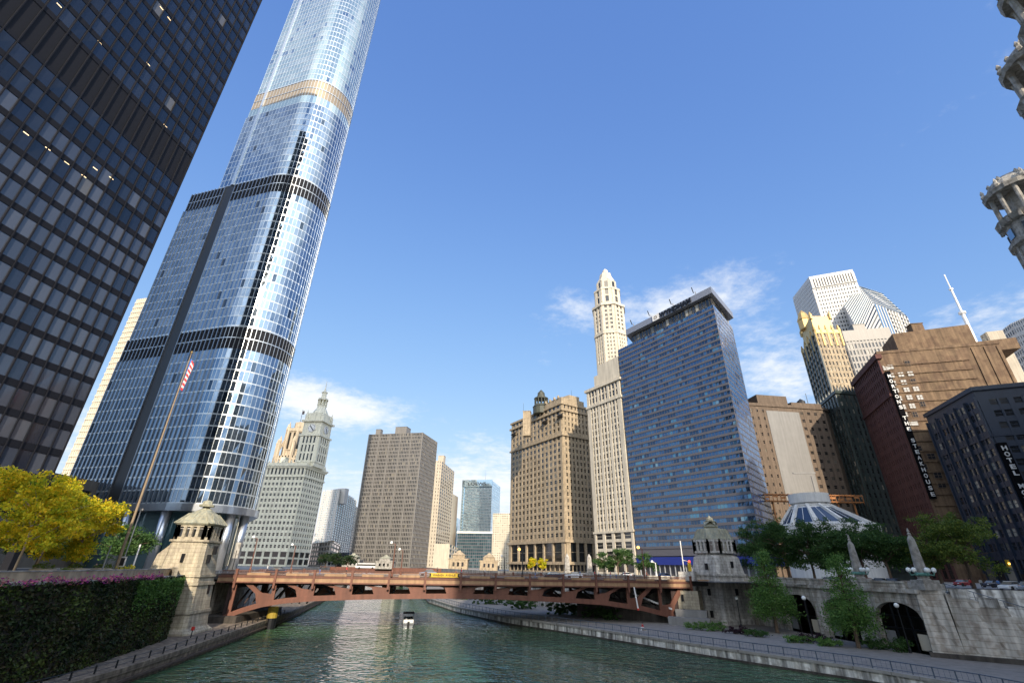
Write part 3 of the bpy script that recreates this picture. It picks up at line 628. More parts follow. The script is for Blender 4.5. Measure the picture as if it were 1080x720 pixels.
# bronze slab
b=slab('office_slab','brownish grey slab office block with a fine grid of windows','building',(390,458),(446,456),(461,466),526,'bronze_panel','glass_dark',35,12,34,pw=.75,sh=1.25,d=.6,cornice=.1); 
pl=b.poly
for k in range(6):
    p=lerp(pl[0],pl[1],k/5); t=unit((pl[1][0]-pl[0][0],pl[1][1]-pl[0][1])); 
    b.wall.box((p[0]+t.y*.4,p[1]-t.x*.4,(G+b.z)/2),(1.6,.9,b.z-G),math.atan2(t.y,t.x))
b.finish()
b=slab('stone_tower','beige stepped stone tower right behind the brownish slab','tower',(440,484),(466,486),(479,497),640,'beige_panel','glass_dark',10,7,30,pw=2.6,sh=2.0,d=.5)
pl=b.poly; b.body([lerp(pl[1],pl[2],.95),lerp(pl[1],pl[2],1.5),lerp(pl[0],pl[3],1.5),pl[3]],G,b.z-32); b.finish()
b=slab('low_building','small plain cream block beside the beige stepped tower','building',(458,573),(474,573),(482,577),420,'cream_panel','glass_dark',0,3,5,pw=1.5,sh=1.6,d=.4); b.finish()
b=slab('glass_sliver_tower','pale blue glass sliver tower beside the hotel with the sign','tower',(478,546),(483,546),(486,548),900,'glass_sky','glass_sky',4,2,20,pw=.3,sh=.5,d=.2); b.finish()
# hotel tower of glass with parapet sign
def glass_hotel():
    b=slab('hotel_tower','pale blue glass hotel tower with lettering at its top','tower',(488.5,507),(519,506.5),(527.5,513),730,'glass_sky','glass_sky',20,8,30,pw=.18,sh=.5,d=.25,tilt=.05)
    pl=b.poly; b.wm='steel'
    t=unit((pl[1][0]-pl[0][0],pl[1][1]-pl[0][1])); n=Vector((t.y,-t.x)); p=lerp(pl[0],pl[1],.5)
    fr=MB(); L_=dist(pl[0],pl[1]); z=b.z
    fr.box((p[0]+n.x*1.2,p[1]+n.y*1.2,z-4),(L_+1,2.4,10),math.atan2(t.y,t.x))
    for e in (.03,): q=lerp(pl[0],pl[1],e); fr.box((q[0]+n.x*1.2,q[1]+n.y*1.2,(z+G)/2+20),(3,2.4,z-G-40),math.atan2(t.y,t.x))
    root=b.finish([MATS['glass_sky']]); fr.build('parapet_frame','glass_sky',root)
    po=MB(); bp=Building('podium_wing','x','x',(0,0,0),'spandrel_grey','glass_teal'); po.prism([(pl[0][0]-3,pl[0][1]-6),(pl[2][0]+6,pl[1][1]-6),(pl[2][0]+6,pl[2][1]),(pl[0][0]-3,pl[3][1])],G,G+46); po.build('podium','dark_metal',root); bp.facade((pl[0][0]-3,pl[0][1]-6),(pl[2][0]+6,pl[1][1]-6),G,G+46,22,11,.5,1.0,.5,sash=False); bp.root['category']='x'; r9=bp.finish(wallname='podium_frame')
    for ch in list(r9.children):
        for v_ in ch.data.vertices: v_.co-=Vector(WLOC[root.name])
        ch.parent=root
    bpy.data.objects.remove(r9)
    po=MB(); po.prism([(pl[0][0]-4,pl[0][1]-7),(pl[2][0]+7,pl[1][1]-7),(pl[2][0]+7,pl[2][1]),(pl[0][0]-4,pl[3][1])],G+46,G+48.5); po.build('podium_roof','white_paint',root)
    text('LOEWS',(p[0]+n.x*2.6,p[1]+n.y*2.6,z-5),t,6.0,'dark_metal','sign_lettering',root,L_*.62)
def text(s_,centre,t,size,mat,name,parent,width=None,vertical=False,ext=.12,up=Vector((0,0,1)),bold=.02):
    cu=bpy.data.curves.new('lettering','FONT'); cu.body=s_; cu.size=1; cu.extrude=.04; cu.offset=bold; cu.align_x='CENTER'; cu.align_y='CENTER'
    ob=bpy.data.objects.new('t',cu); COL.objects.link(ob); dg=bpy.context.evaluated_depsgraph_get(); me=bpy.data.meshes.new_from_object(ob.evaluated_get(dg)); bpy.data.objects.remove(ob)
    xs=[v.co.x for v in me.vertices]; w=max(xs)-min(xs) if xs else 1; sx=size if width is None else width/w
    t=Vector((t[0],t[1],0)).normalized(); n=t.cross(up)
    off=Vector(WLOC.get(parent.name,(0,0,0))) if parent else Vector((0,0,0)); c=Vector(centre)-off
    for v in me.vertices:
        q=v.co.copy(); v.co=c+t*(q.x*sx)+up*(q.y*size)+n*(q.z*2.5*max(.4,size*.3))
    me.materials.append(MATS[mat]); o=bpy.data.objects.new(name,me); COL.objects.link(o); o.parent=parent; return o
glass_hotel()
b=slab('apartment_slab','narrow cream apartment slab between glass hotel and tan corner block','building',(520,541),(541,541),(545,543),560,'cream_panel','glass_blind',9,2,24,pw=1.3,sh=1.4,d=.3); b.finish()
b=slab('condo_tower','white and blue glass condominium tower with twin bays left of the slab','tower',(341,517),(358,515),(376,527),600,'white_granite','glass_sky',9,9,32,pw=1.0,sh=1.0,d=.8,group=3,gpw=3.0); b.finish()
b=slab('condo_tower','paler narrow condominium tower peeping beside the brownish slab','tower',(362,535),(372,532),(380,536),700,'cream_panel','glass_blind',5,3,22,pw=1.6,sh=1.5,d=.4); b.finish()
b=slab('low_building','grey gabled stone annex right of the white clock building','building',(330,573),(349,571),(358,576),395,'limestone_grey','glass_dark',7,3,5,pw=1.3,sh=1.4,d=.4,cornice=.5); b.finish()
b=slab('low_building','small tan block with flat roof between annex and bronze slab','building',(346,570),(352,570),(359,574),430,'limestone','glass_dark',2,3,6,pw=1.6,sh=1.6,d=.3); b.finish()
b=slab('low_building','low blue glass block beneath the pale condominium towers','building',(352,583),(372,582),(386,588),470,'spandrel_grey','glass_wyn',8,5,3,pw=.6,sh=1.0,d=.3); b.finish()
# ================================================================== RIGHT TOWERS
def tan_corner_block():
    pl,z=foot((540,447),(592,424.5),(620,431),300)
    b=Building('corner_block','tan stone corner block with heavy cornices and a round green cupola','building',(pl[1][0],pl[1][1],G),'limestone','glass_dark')
    b.body(pl,G,z); z0=P(592,571,300).z
    H_=z-z0; e1=z0+1.2; 
    for (p,q,n,ed) in ((pl[0],pl[1],13,2.2),(pl[1],pl[2],7,2.0)):
        rows=16; zt=z0+H_*.74
        b.facade(p,q,e1,zt,n,rows,1.7,1.8,.4,edge=ed,sd=.25)
        b.facade(p,q,zt+2.2,z-5.5,n,4,1.9,1.6,.5,edge=ed,sd=.3); b.facade(p,q,z-4.2,z-1,n,1,2.0,1.0,.3,edge=ed,sash=False)
        b.facade(p,q,G+5.0,z0-.2,max(3,n//2),1,1.6,.8,.9,edge=3,sash=True); b.facade(p,q,G+.1,G+4.2,n,1,.7,.7,.5,edge=2,sash=False)
    for za,zc,o in ((G+4.2,G+5.0,1.6),(z0-.2,e1,1.5),(z0+H_*.74,z0+H_*.74+.9,1.2),(z0+H_*.74+.9,z0+H_*.74+2.2,.5),(z-5.5,z-4.2,1.4),(z-1,z+.4,1.0)): b.band(pl,za,zc,o)
    # corner crest and roof block
    c=Vector(pl[1]); cin=(Vector(pl[0])+Vector(pl[2]))/2; k=(cin-c).normalized()
    r_=MB()
    pr=[lerp(pl[1],pl[0],.30),pl[1],lerp(pl[1],pl[2],.85)]; D=Vector(pr[0])+Vector(pr[2])-Vector(pr[1])
    b.wall.prism([pr[0],pr[1],pr[2],tuple(D)],z+.3,z+4.2)
    b.wall.prism([lerp(pr[0],tuple(D),.2),lerp(pr[1],pr[2],.35),lerp(pr[1],pr[2],.8),tuple(D)],z+4.2,z+7)
    for t_ in (.05,.12,.2,.28): x=lerp(pl[1],pl[0],t_); b.wall.lathe((x[0],x[1],z+4),[(.8,0),(.9,1.2),(.2,2.2)],6)
    # awning-like shadowed window hoods (window cleaning booms near the top)
    root=b.finish()
    for t_ in (.08,.72,1.0):
        x=lerp(pl[0],pl[1],t_) ; t=unit((pl[1][0]-pl[0][0],pl[1][1]-pl[0][1])); n=Vector((t.y,-t.x))
        mb=MB(); zz=z-9.5; mb.beam((x[0],x[1],zz+2),(x[0]+n.x*2.6,x[1]+n.y*2.6,zz),5.0,.25); mb.beam((x[0]+n.x*2.6,x[1]+n.y*2.6,zz),(x[0]+n.x*.3,x[1]+n.y*.3,zz-1),4.6,.3); mb.build('balcony_hood','dark_metal',root)
    # cupola
    q=P(571,437,322); q.z=z+.3
    cp=MB(); zz=lambda y:P(571,y,322).z-q.z
    cp.lathe(q,[(6.0,-2),(6.0,zz(430)),(6.4,zz(430)+.3),(5.0,zz(427))],14); 
    for k in range(12):
        a=k*math.pi/6; cp.lathe((q.x+4.6*math.cos(a),q.y+4.6*math.sin(a),q.z+zz(428)),[(.45,0),(.45,zz(421)-zz(428))],5)
    cp.lathe((q.x,q.y,q.z+zz(421)),[(5.2,0),(5.2,.7),(3.2,1.4),(2.8,3)],12); cp.lathe((q.x,q.y,q.z+zz(419)),[(2.6,0),(2.6,3.2),(1.6,4.4),(.3,5.8)],10)
    cp.build('cupola','cupola_dark',root)
tan_corner_block()
def wyn_geo():
    C=P(752,321,191); z=C.z; A=PZ(652,369,z); B=PZ(772,345,z); return [(A.x,A.y),(C.x,C.y),(B.x,B.y)],z
WG,WZ=wyn_geo()
# slender spire tower
def spire_tower():
    # its street wall continues the line of the blue hotel
    A0=Vector(WG[1]); d=(Vector(WG[0])-A0).normalized()
    r=ray(619,412); rx=r.x/r.y; s_=(rx*A0.y-A0.x)/(d.x-rx*d.y); A=A0+d*s_; z=EYE+r.z/r.y*A.y
    Bp=Vector(WG[0])+d*1.0; n=Vector((-d.y,d.x)); n=n if n.y<0 else -n
    inn=-n; pl=[tuple(A),tuple(Bp),tuple(Bp+inn*26),tuple(A+inn*26)]
    b=Building('spire_tower','slender cream terracotta tower with octagonal shaft and pointed crown','tower',(A.x,A.y,G),'terracotta_cream','glass_dark')
    L_=dist(pl[0],pl[1]); b.body(pl,G,z)
    b.facade(pl[0],pl[1],G+20,z-12,9,19,.95,1.35,.45,edge=2.4,group=3,gpw=1.9,sd=.22); b.facade(pl[0],pl[1],G+6,G+19,4,3,2.0,1.4,.5,edge=1.4,group=0)
    b.facade(pl[0],pl[1],z-10.5,z-2,9,2,.8,1.2,.5,edge=1.5,group=3,gpw=1.7,sd=.25); b.facade(pl[0],pl[1],G+.1,G+5.5,4,1,1.2,.8,.5,edge=1.2,sash=False)
    b.facade(pl[3],pl[0],G+20,z-2,6,22,2.2,1.5,.3)
    for za,zc,o in ((G+5.5,G+6.2,.7),(G+19,G+20,.8),(z-12,z-10.6,.9),(z-1.6,z,1.2)): b.band(pl,za,zc,o)
    b.wall.prism([lerp(pl[0],pl[1],.25),pl[1],pl[2],lerp(pl[3],pl[2],.25)],z,z+7); b.wall.prism([lerp(pl[0],pl[1],.42),pl[1],pl[2],lerp(pl[3],pl[2],.42)],z+7,z+13)
    # octagon shaft
    c0=P(648,400,A.y+2); c=Vector((c0.x,c0.y)); Yc=c.y; zz=lambda y:P(647,y,Yc).z
    rpx=lambda w: w/2/F_PX*((Vector((c.x,Yc,60))-Vector((0,0,EYE))).dot(_F))
    def octo(r_): return [tuple(c+Vector((math.cos(R(22.5+45*k)-.25),math.sin(R(22.5+45*k)-.25)))*r_) for k in range(8)]
    zb=z; za=zz(327); r1=10.3
    o1=octo(r1); b.wall.prism(o1,zb,za)
    for k in (3,4,5,6):
        p,q=o1[k],o1[k+1]; b.facade(p,q,zb+10,zb+ (za-zb)*.62,3,10,1.0,1.5,.5,edge=1.5,sd=.25); b.facade(p,q,zb+(za-zb)*.62+2,za-2,2,6,1.3,1.5,.5,edge=1.6,sd=.25)
    b.band(o1,zb+(za-zb)*.62,zb+(za-zb)*.62+1.6,.9); b.band(o1,za-1.6,za,1.1)
    zt2=zz(310); o2=octo(r1*.84); b.wall.prism(o2,za,zt2)
    for k in (3,4,5,6): b.facade(o2[k],o2[k+1],za+1,zt2-1,1,2,2.0,1.2,.5,edge=2.2,sash=False)
    b.band(o2,zt2-1,zt2+.4,.7)
    zt3=zz(300); o3=octo(r1*.66); b.wall.prism(o3,zt2,zt3)
    for k in (3,4,5,6): b.facade(o3[k],o3[k+1],zt2+1,zt3-1,1,1,1.4,.8,.4,edge=1.4,sash=False)
    zt4=zz(284); h=zt4-zt3
    b.wall.lathe((c.x,c.y,zt3),[(r1*.66,0),(r1*.5,h*.25),(r1*.45,h*.3),(r1*.38,h*.6),(r1*.2,h*.72),(r1*.18,h*.86),(.3,h)],8)
    b.finish()
spire_tower()
def blue_hotel():
    A,C,B=[Vector(p) for p in WG]; z=WZ; D=A+B-C+Vector((10,10)); pl=[tuple(A),tuple(C),tuple(B),tuple(D)]
    b=Building('hotel_tower','blue glass hotel slab with grey spandrel stripes and lettering on its roof fascia','tower',(C.x,C.y,G),'spandrel_grey','glass_wyn')
    b.body(pl,G+8,z); nf=39; zf=G+11; fl=(z-zf)/nf
    b.facade(pl[0],pl[1],zf,z,40,nf,.07,fl*.40,.16,sd=.26,sash=False,tilt=.07,rnd=lambda i,k:((math.sin((i//3)*12.9+k*78.2)*43758.5)%1)*.7+.3*random.random()); b.facade(pl[1],pl[2],zf,z,16,nf,.07,fl*.26,.10,sd=.06,sash=False,tilt=.05,gl=1)
    b.facade(pl[3],pl[0],zf,z,12,nf,.10,fl*.46,.30,sd=.28,sash=False,tilt=.05)
    # street floors
    cc=(A+C+B+D)/4; b.wall.prism([tuple(cc+(Vector(p)-cc)*.9) for p in pl],G,G+8)
    root=b.finish([MATS['glass_wyn'],MATS['glass_side_sky']])
    sc=lambda k,pl_=pl:[tuple(cc+(Vector(p)-cc)*k) for p in pl_]
    # crown: lit recessed storey under a thick overhanging slab
    A3=Vector(lerp(A,C,.16)); t=(C-A).normalized(); n=Vector((t.y,-t.x)); s2=(B-C).normalized(); n2=Vector((s2.y,-s2.x))
    up=[tuple(A3-n*1),tuple(C-n*1-n2*1),tuple(B-n2*1),tuple(Vector(D))]
    cw=MB(); cw.prism([tuple(Vector(p)-n*1.2-n2*.6) for p in up],z,z+5.2); cw.build('crown_storey','cream_panel',root)
    gl=MB(); L3=(C-A3).length
    for k in range(26):
        x0=A3+t*(k/26*L3+.15)-n*.9; x1=A3+t*((k+1)/26*L3-.35)-n*.9; g=MB(); g.quad((x0.x,x0.y,z+1),(x1.x,x1.y,z+1),(x1.x,x1.y,z+4.6),(x0.x,x0.y,z+4.6)); g.build('crown_window','glass_blind',root)
    for k in range(10):
        L4=(B-C).length; x0=C+s2*(k/10*L4+.15)-n2*.9; x1=C+s2*((k+1)/10*L4-.35)-n2*.9; g=MB(); g.quad((x0.x,x0.y,z+1),(x1.x,x1.y,z+1),(x1.x,x1.y,z+4.6),(x0.x,x0.y,z+4.6)); g.build('crown_window','glass_blind',root)
    e=[tuple(A3+n*1.6-t*1.5),tuple(C+n*1.6+n2*1.4),tuple(B+n2*1.4+s2*1.5),tuple(D)]
    sl=MB(); sl.prism(e,z+5.6,z+9.0); sl.build('roof_fascia','fascia_grey',root)
    e2=[tuple(A3-n*6-t*1),tuple(A3-n*6+t*24),tuple(Vector(A3)+t*24-n*16),tuple(Vector(A3)-n*16-t*1)]
    sl=MB(); sl.prism(e2,z+9.0,z+11.4); sl.build('penthouse','fascia_grey',root)
    for tt in (.08,.32,.6,.86):
        p=A3+t*(L3*tt)+n*1; m_=MB(); m_.beam((p.x,p.y,z+9.4),(p.x,p.y,z+10.6),.3,.3); m_.beam((p.x-t.x,p.y-t.y,z+10.4),(p.x+n.x*1.6-t.x,p.y+n.y*1.6,z+12.6),.35,.35); m_.build('davit','dark_metal',root)
    lg=A3+t*L3*.62+n*1.66; text('WYNDHAM',(lg.x,lg.y,z+7.1),t,3.6,'black_metal','sign_lettering',root,L3*.38,bold=.05)
    # square emblem: white tile with a small loop mark
    em=MB(); p=A3+t*L3*.385+n*1.75; em.box((p.x,p.y,z+7.2),(4.4,.2,3.4),math.atan2(t.y,t.x)); em.build('sign_emblem','white_paint',root)
    em=MB(); 
    for k in range(10):
        a0=k*2*math.pi/10; a1=(k+1)*2*math.pi/10; q=lambda a:(p.x+n.x*.15+t.x*1.0*math.cos(a),p.y+n.y*.15+t.y*1.0*math.cos(a),z+7.2+.7*math.sin(a)); em.beam(q(a0),q(a1),.12,.35)
    em.build('emblem_mark','bronze_band',root)
    # navy awning storey
    aw=MB(); aw.prism([tuple(A+n*.8),tuple(C+n*.8+n2*.8),tuple(B+n2*.8),tuple(D)],G+4.4,G+7.6); aw.build('awning','navy_awning',root)
    gm=MB()
    for k in range(22):
        p=lerp(A,C,(k+.5)/22); gm=MB(); gm.box((p[0],p[1],G+2.2),(.5,.5,4.4)); gm.build('column','steel',root)
blue_hotel()
# brown block with a blank grey strip
def strip_block():
    pl,z=foot((775,424),(868,430),(880,436),232); b=Building('brick_block','brown brick block with a blank grey panel down its front','building',(pl[1][0],pl[1][1],G),'brown_brick','glass_dark')
    b.body(pl,G,z); t=unit((pl[1][0]-pl[0][0],pl[1][1]-pl[0][1])); n=Vector((t.y,-t.x)); L_=dist(pl[0],pl[1])
    x1=plane_hit(809,440,pl[0],pl[1]); x2=plane_hit(843,440,pl[0],pl[1]); t1=dist(pl[0],x1)/L_; t2=dist(pl[0],x2)/L_
    nz=17
    b.facade(pl[0],lerp(pl[0],pl[1],t1),G+8,z-3,5,nz,2.4,2.6,.3,edge=1.2); b.facade(lerp(pl[0],pl[1],t2),pl[1],G+8,z-3,4,nz,2.2,2.6,.3,edge=1.0)
    b.band(pl,z-1.2,z+.3,.5)
    r_=foot((800,413),(831,414),(835,416),240)[0]; b.wall.prism([lerp(pl[0],pl[1],.26),lerp(pl[0],pl[1],.60),tuple(Vector(lerp(pl[0],pl[1],.60))-n*9),tuple(Vector(lerp(pl[0],pl[1],.26))-n*9)],z,z+5)
    b.wall.prism([lerp(pl[0],pl[1],.64),lerp(pl[0],pl[1],.99),tuple(Vector(lerp(pl[0],pl[1],.99))-n*9),tuple(Vector(lerp(pl[0],pl[1],.64))-n*9)],z,z+2)
    root=b.finish()
    m_=MB(); a=Vector(lerp(pl[0],pl[1],t1)); c=Vector(lerp(pl[0],pl[1],t2)); m_.prism([tuple(a+n*.5),tuple(c+n*.5),tuple(c-n*.2),tuple(a-n*.2)],G+4,z-3.5); m_.build('blank_panel','grey_render',root)
    m_=MB(); p=lerp(pl[0],pl[1],.9); m_.tube([(p[0],p[1]+4,z),(p[0],p[1]+4,z+9)],.15,5); m_.build('roof_mast','dark_metal',root)
strip_block()
def gold_top():
    C=P(859,350,240); z=C.z; A=PZ(847,372,z); B=PZ(885,350,z); C2=(C.x,C.y); A=(A.x,A.y); B=(B.x,B.y); D=(A[0]+B[0]-C2[0],A[1]+B[1]-C2[1])
    b=Building('gilded_tower','dark green tower whose stepped top is trimmed in gold','tower',(C.x,C.y,G),'limestone','glass_blind')
    pl=[A,C2,B,D]; b.body(pl,G,z)
    b.facade(A,C2,G+60,z-1,6,19,1.3,1.5,.4); b.facade(C2,B,G+60,z-1,7,19,1.2,1.5,.4)
    root=b.finish()
    # lower broader block
    l=PZ(861,430,0.1) if False else None
    C3=P(881,412,222); z3=C3.z; A3=PZ(858,432,z3); B3=PZ(906,414,z3); pl3=[(A3.x,A3.y),(C3.x,C3.y),(B3.x,B3.y)]; D3=(A3.x+B3.x-C3.x,A3.y+B3.y-C3.y); pl3.append(D3)
    b2=Building('dark_block','dark green terracotta block in front of the gilded tower shaft','building',(C3.x,C3.y,G),'dark_green_terracotta','glass_blind')
    b2.body(pl3,G,z3); n1,n2=9,5; nz=22
    b2.facade(pl3[0],pl3[1],G+3,z3-2,n1,nz,1.0,1.5,.5,sd=.2); b2.facade(pl3[1],pl3[2],G+3,z3-2,n2,nz,1.6,1.6,.4,sd=.2); b2.band(pl3,z3-1.4,z3,.7)
    for (p,q) in ((pl3[0],pl3[1]),(pl3[1],pl3[2])):
        for k in range(9): x=lerp(p,q,k/8); b2.wall.lathe((x[0],x[1],z3),[(.7,0),(.5,1.6),(.15,2.6)],5)
    b2.finish()
    # dark side cladding on the river side of the shaft
    t=unit((C2[0]-A[0],C2[1]-A[1])); n=Vector((t.y,-t.x)); m_=MB()
    for k in range(7):
        p=Vector(lerp(A,C2,k/6)); m_.box((p.x+n.x*.3,p.y+n.y*.3,(G+60+z)/2),(1.5,.6,z-G-60),math.atan2(t.y,t.x))
    m_.build('side_piers','dark_green_terracotta',root)
    # gold crown
    g=MB(); cc=Vector(((A[0]+B[0])/2,(A[1]+B[1])/2)); sc=lambda k:[tuple(cc+(Vector(p)-cc)*k) for p in pl]
    zz=lambda y:P(866,y,244).z
    za=zz(352); g.prism(sc(1.05),z-1,z+1.2)
    for (p,q) in ((A,C2),(C2,B)):
        for k in range(5):
            x=lerp(p,q,k/4); g.lathe((x[0],x[1],z-9),[(.8,0),(.9,8),(1.1,10),(.3,13.5)],6)
    zb=z+ (P(855,331,240).z-z); g.prism(sc(.8),z+1,zb)
    for p in sc(.8): g.lathe((p[0],p[1],zb-2),[(1.0,0),(1.1,3),(.2,5)],6)
    g.build('gold_crest','gold',root)
    cr=P(853,322,240); tc=cc+(Vector(A)-cc)*.45+(Vector(C2)-cc)*.2
    g=MB(); zt=P(853,314,240).z; g.lathe((tc.x,tc.y,zb-1),[(3.6,0),(3.6,(zt-zb)*.55),(3.9,(zt-zb)*.6),(3.0,(zt-zb)*.8),(2.2,zt-zb),(.6,zt-zb+2.2)],8); g.build('gold_turret','gold',root)
gold_top()
# brown slab behind, white tower, diamond tower
b=slab('office_slab','brown gridded office slab between gilded tower and brick steakhouse block','building',(872,354),(888,350),(935,346),300,'bronze_panel','glass_blind',3,13,32,pw=1.0,sh=1.5,d=.4)
b.band(b.poly,b.z-8,b.z+.5,.55); b.finish()
def white_tower():
    pl,z=foot((836,314),(853,292),(899,284),360); 
    b=Building('white_tower','tall white stone tower with narrow vertical window stripes','tower',(pl[1][0],pl[1][1],G),'white_granite','glass_dark'); b.body(pl,G+60,z)
    b.facade(pl[0],pl[1],G+80,z-4,16,44,1.5,1.9,.3,sash=False); b.facade(pl[1],pl[2],G+80,z-14,15,40,1.1,1.9,.3,sash=False,edge=2.0); b.facade(pl[1],pl[2],z-13,z-3,15,1,1.2,.6,.9,sash=False,edge=2.0)
    b.wall.prism(pl,G,G+60); b.finish()
white_tower()
def diamond_tower():
    b=Building('slant_roof_tower','white and blue glass tower with a diamond shaped slanting roof','tower',(0,0,G),'white_granite','glass_sky')
    Y0=330
    Lp=P(890,322,Y0+14); Ap=P(905,301,Y0+24); Fp=P(907,352,Y0-10); Mp=P(921,320,Y0+6); Rp=P(957,334,Y0+22); Tp=P(930,309,Y0+30)
    b.root.location=(Fp.x,Fp.y,G); WLOC[b.root.name]=(Fp.x,Fp.y,G)
    w=b.wall
    base=lambda v,zz=G:(v.x,v.y,zz)
    w.poly([base(Lp),base(Fp),tuple(Fp),tuple(Lp)]); w.poly([base(Fp),base(Mp),tuple(Mp),tuple(Fp)]); w.poly([base(Mp),base(Rp),tuple(Rp),tuple(Mp)])
    w.poly([tuple(Lp),tuple(Fp),tuple(Mp),tuple(Ap)]); w.poly([tuple(Ap),tuple(Mp),tuple(Rp),tuple(Tp)]); w.poly([base(Rp),base(Tp),tuple(Tp),tuple(Rp)]); w.poly([base(Tp),base(Ap),tuple(Ap),tuple(Tp)]); w.poly([base(Ap),base(Lp),tuple(Lp),tuple(Ap)])
    def stripes(a,b_,c,d,n,mat_w,out,name,frac=.5):
        nn=(b_-a).cross(d-a).normalized(); 
        if nn.y>0: nn=-nn
        for k in range(n):
            t0=(k+.5-frac/2)/n; t1=(k+.5+frac/2)/n
            p=[a.lerp(d,t0)+nn*out,b_.lerp(c,t0)+nn*out,b_.lerp(c,t1)+nn*out,a.lerp(d,t1)+nn*out]; m_=MB(); m_.quad(*p); m_.build(name,mat_w,b.root)
    stripes(Lp,Ap,Mp,Fp,12,'glass_teal',.3,'roof_glazing',.42)
    bz=60
    b0=lambda v:Vector((v.x,v.y,G+bz))
    stripes(b0(Fp),b0(Mp),Mp,Fp,34,'glass_blind',.3,'window_strip',.45); stripes(b0(Lp),b0(Fp),Fp,Lp,34,'glass_blue',.3,'window_strip',.7)
    # right face: vertical bays
    n=(Rp-Mp); 
    for k in range(11):
        t0=(k+.2)/11; t1=(k+.72)/11; p0=b0(Mp).lerp(b0(Rp),t0); p1=b0(Mp).lerp(b0(Rp),t1); q0=Mp.lerp(Rp,t0); q1=Mp.lerp(Rp,t1); nn=Vector((n.y,-n.x,0)).normalized()*.3
        m_=MB(); m_.quad(tuple(p0+nn),tuple(p1+nn),tuple(q1+nn),tuple(q0+nn)); m_.build('window_strip','glass_sky' if k<4 else 'glass_blind',b.root)
        if k>=4:
            m_=MB()
            for j in range(36): zz=G+bz+(q0.z-G-bz)*j/36; m_.quad(tuple(Vector((p0.x,p0.y,zz))+nn*1.6),tuple(Vector((p1.x,p1.y,zz))+nn*1.6),tuple(Vector((p1.x,p1.y,zz+1.7))+nn*1.6),tuple(Vector((p0.x,p0.y,zz+1.7))+nn*1.6))
            m_.build('spandrel_bands','white_granite',b.root)
    stripes(Ap,Tp,Rp,Mp,9,'glass_teal',.3,'roof_glazing',.4)
    w.build('wall','white_granite',b.root)
diamond_tower()
def steakhouse_block():
    C=P(925,373,187); z=C.z; A=PZ(900,402,z); B=PZ(1053,362,z); A=(A.x,A.y); B=(B.x,B.y); C2=(C.x,C.y); D=(A[0]+B[0]-C2[0],A[1]+B[1]-C2[1]); pl=[A,C2,B,D]
    b=Building('brick_block','tall tan brick block with white lettered vertical sign on its dark red corner','building',(C.x,C.y,G),'tan_brick','glass_dark')
    b.body(pl,G,z); b.band(pl,z-.2,z+1.0,.25)
    t=unit((B[0]-C2[0],B[1]-C2[1])); n=Vector((t.y,-t.x)); L_=dist(C2,B); an=math.atan2(t.y,t.x)
    # pale belt ledges on blank wall
    for k in range(20):
        zz=z-6.2-k*4.15
        if zz<G+6: break
        x0,x1=.8,L_*.72; p=Vector(C2)+t*((x0+x1)/2)+n*.12; b.wall.box((p.x,p.y,zz),(x1-x0,.5,.45),an)
    for q in np.linspace(.78,.98,3): p=Vector(C2)+t*(L_*q)+n*.15; b.wall.box((p.x,p.y,G+(z-G)/2),(.9,.5,z-G-2),an)
    # upper storeys set back
    C4=P(941,352,193); z4=C4.z; A4=PZ(932,357,z4); B4=PZ(1021,342,z4); n4=Vector((C4.x-A4.x,C4.y-A4.y)); dd=Vector((B4.x-C4.x,B4.y-C4.y)).normalized(); prp=Vector((-dd.y,dd.x)); prp=prp if prp.y>0 else -prp
    b.wall.prism([(C4.x,C4.y),(B4.x,B4.y),tuple(Vector((B4.x,B4.y))+prp*16),tuple(Vector((C4.x,C4.y))+prp*16)],z,z4)
    b.wall.prism([tuple(Vector((B4.x,B4.y))+prp*1),tuple(Vector((B4.x,B4.y))+dd*14+prp*1),tuple(Vector((B4.x,B4.y))+dd*14+prp*14),tuple(Vector((B4.x,B4.y))+prp*14)],z,z+5)
    root=b.finish()
    for (px,py,sx,sy) in [(934,388,1,1),(939,387,1,1),(940,396,1,1),(950,395,1,1),(960,394,1,1),(942,404,1,1),(953,403,1,1),(945,412,1,1),(956,411,1,1),(966,410,1,1),(948,420,1,1),(959,419,1,1),(970,419,1,1),(952,429,1,1),(962,428,1,1),(954,437,1,1),(960,446,2.6,1.1),
        (963,402,.8,-1),(973,426,.8,-1),(965,437,.8,-1),(957,383,.9,-1),(968,473,1.2,-1),(982,481,1.2,-1),(974,492,1.1,-1),(989,501,1.2,-1),(993,511,1.2,-1)]:
        h=plane_hit(px,py,C2,B); m_=MB(); w_=.95*sx; hh=.95*abs(sy)
        m_.box((h.x+n.x*.05,h.y+n.y*.05,h.z),(w_*2+.5,.30,hh*2+.5),an,1); m_.box((h.x+n.x*.08,h.y+n.y*.08,h.z),(w_*2,.36,hh*2),an,0)
        m_.box((h.x+n.x*.1,h.y+n.y*.1,h.z),(.18,.4,hh*2),an,1); m_.box((h.x+n.x*.1,h.y+n.y*.1,h.z),(w_*2,.4,.16),an,1)
        m_.build('window',['blind_white' if sy>0 else 'louver','brown_brick'],root)
    # dark red side towards the river
    t2=unit((C2[0]-A[0],C2[1]-A[1])); n2=Vector((t2.y,-t2.x)); 
    b2w=Building('side_wing','dark red','x',(C.x,C.y,G),'dark_red_brick','glass_dark'); 
    nA=int(dist(A,C2)/2.6)
    Ao=tuple(Vector(A)+n2*.3); Co=tuple(Vector(C2)+n2*.3+t*.0)
    b2w.wall.prism([Ao,Co,C2,A],G,z-.1)
    b2w.facade(Ao,Co,G+8,z-20,16,16,1.0,1.9,.3,edge=1.2,group=2,gpw=1.7); b2w.facade(Ao,Co,z-18.5,z-3,16,4,.9,1.5,.4,edge=1.2,sash=False); b2w.facade(Ao,Co,G+.1,G+7,7,1,1.3,1,.4)
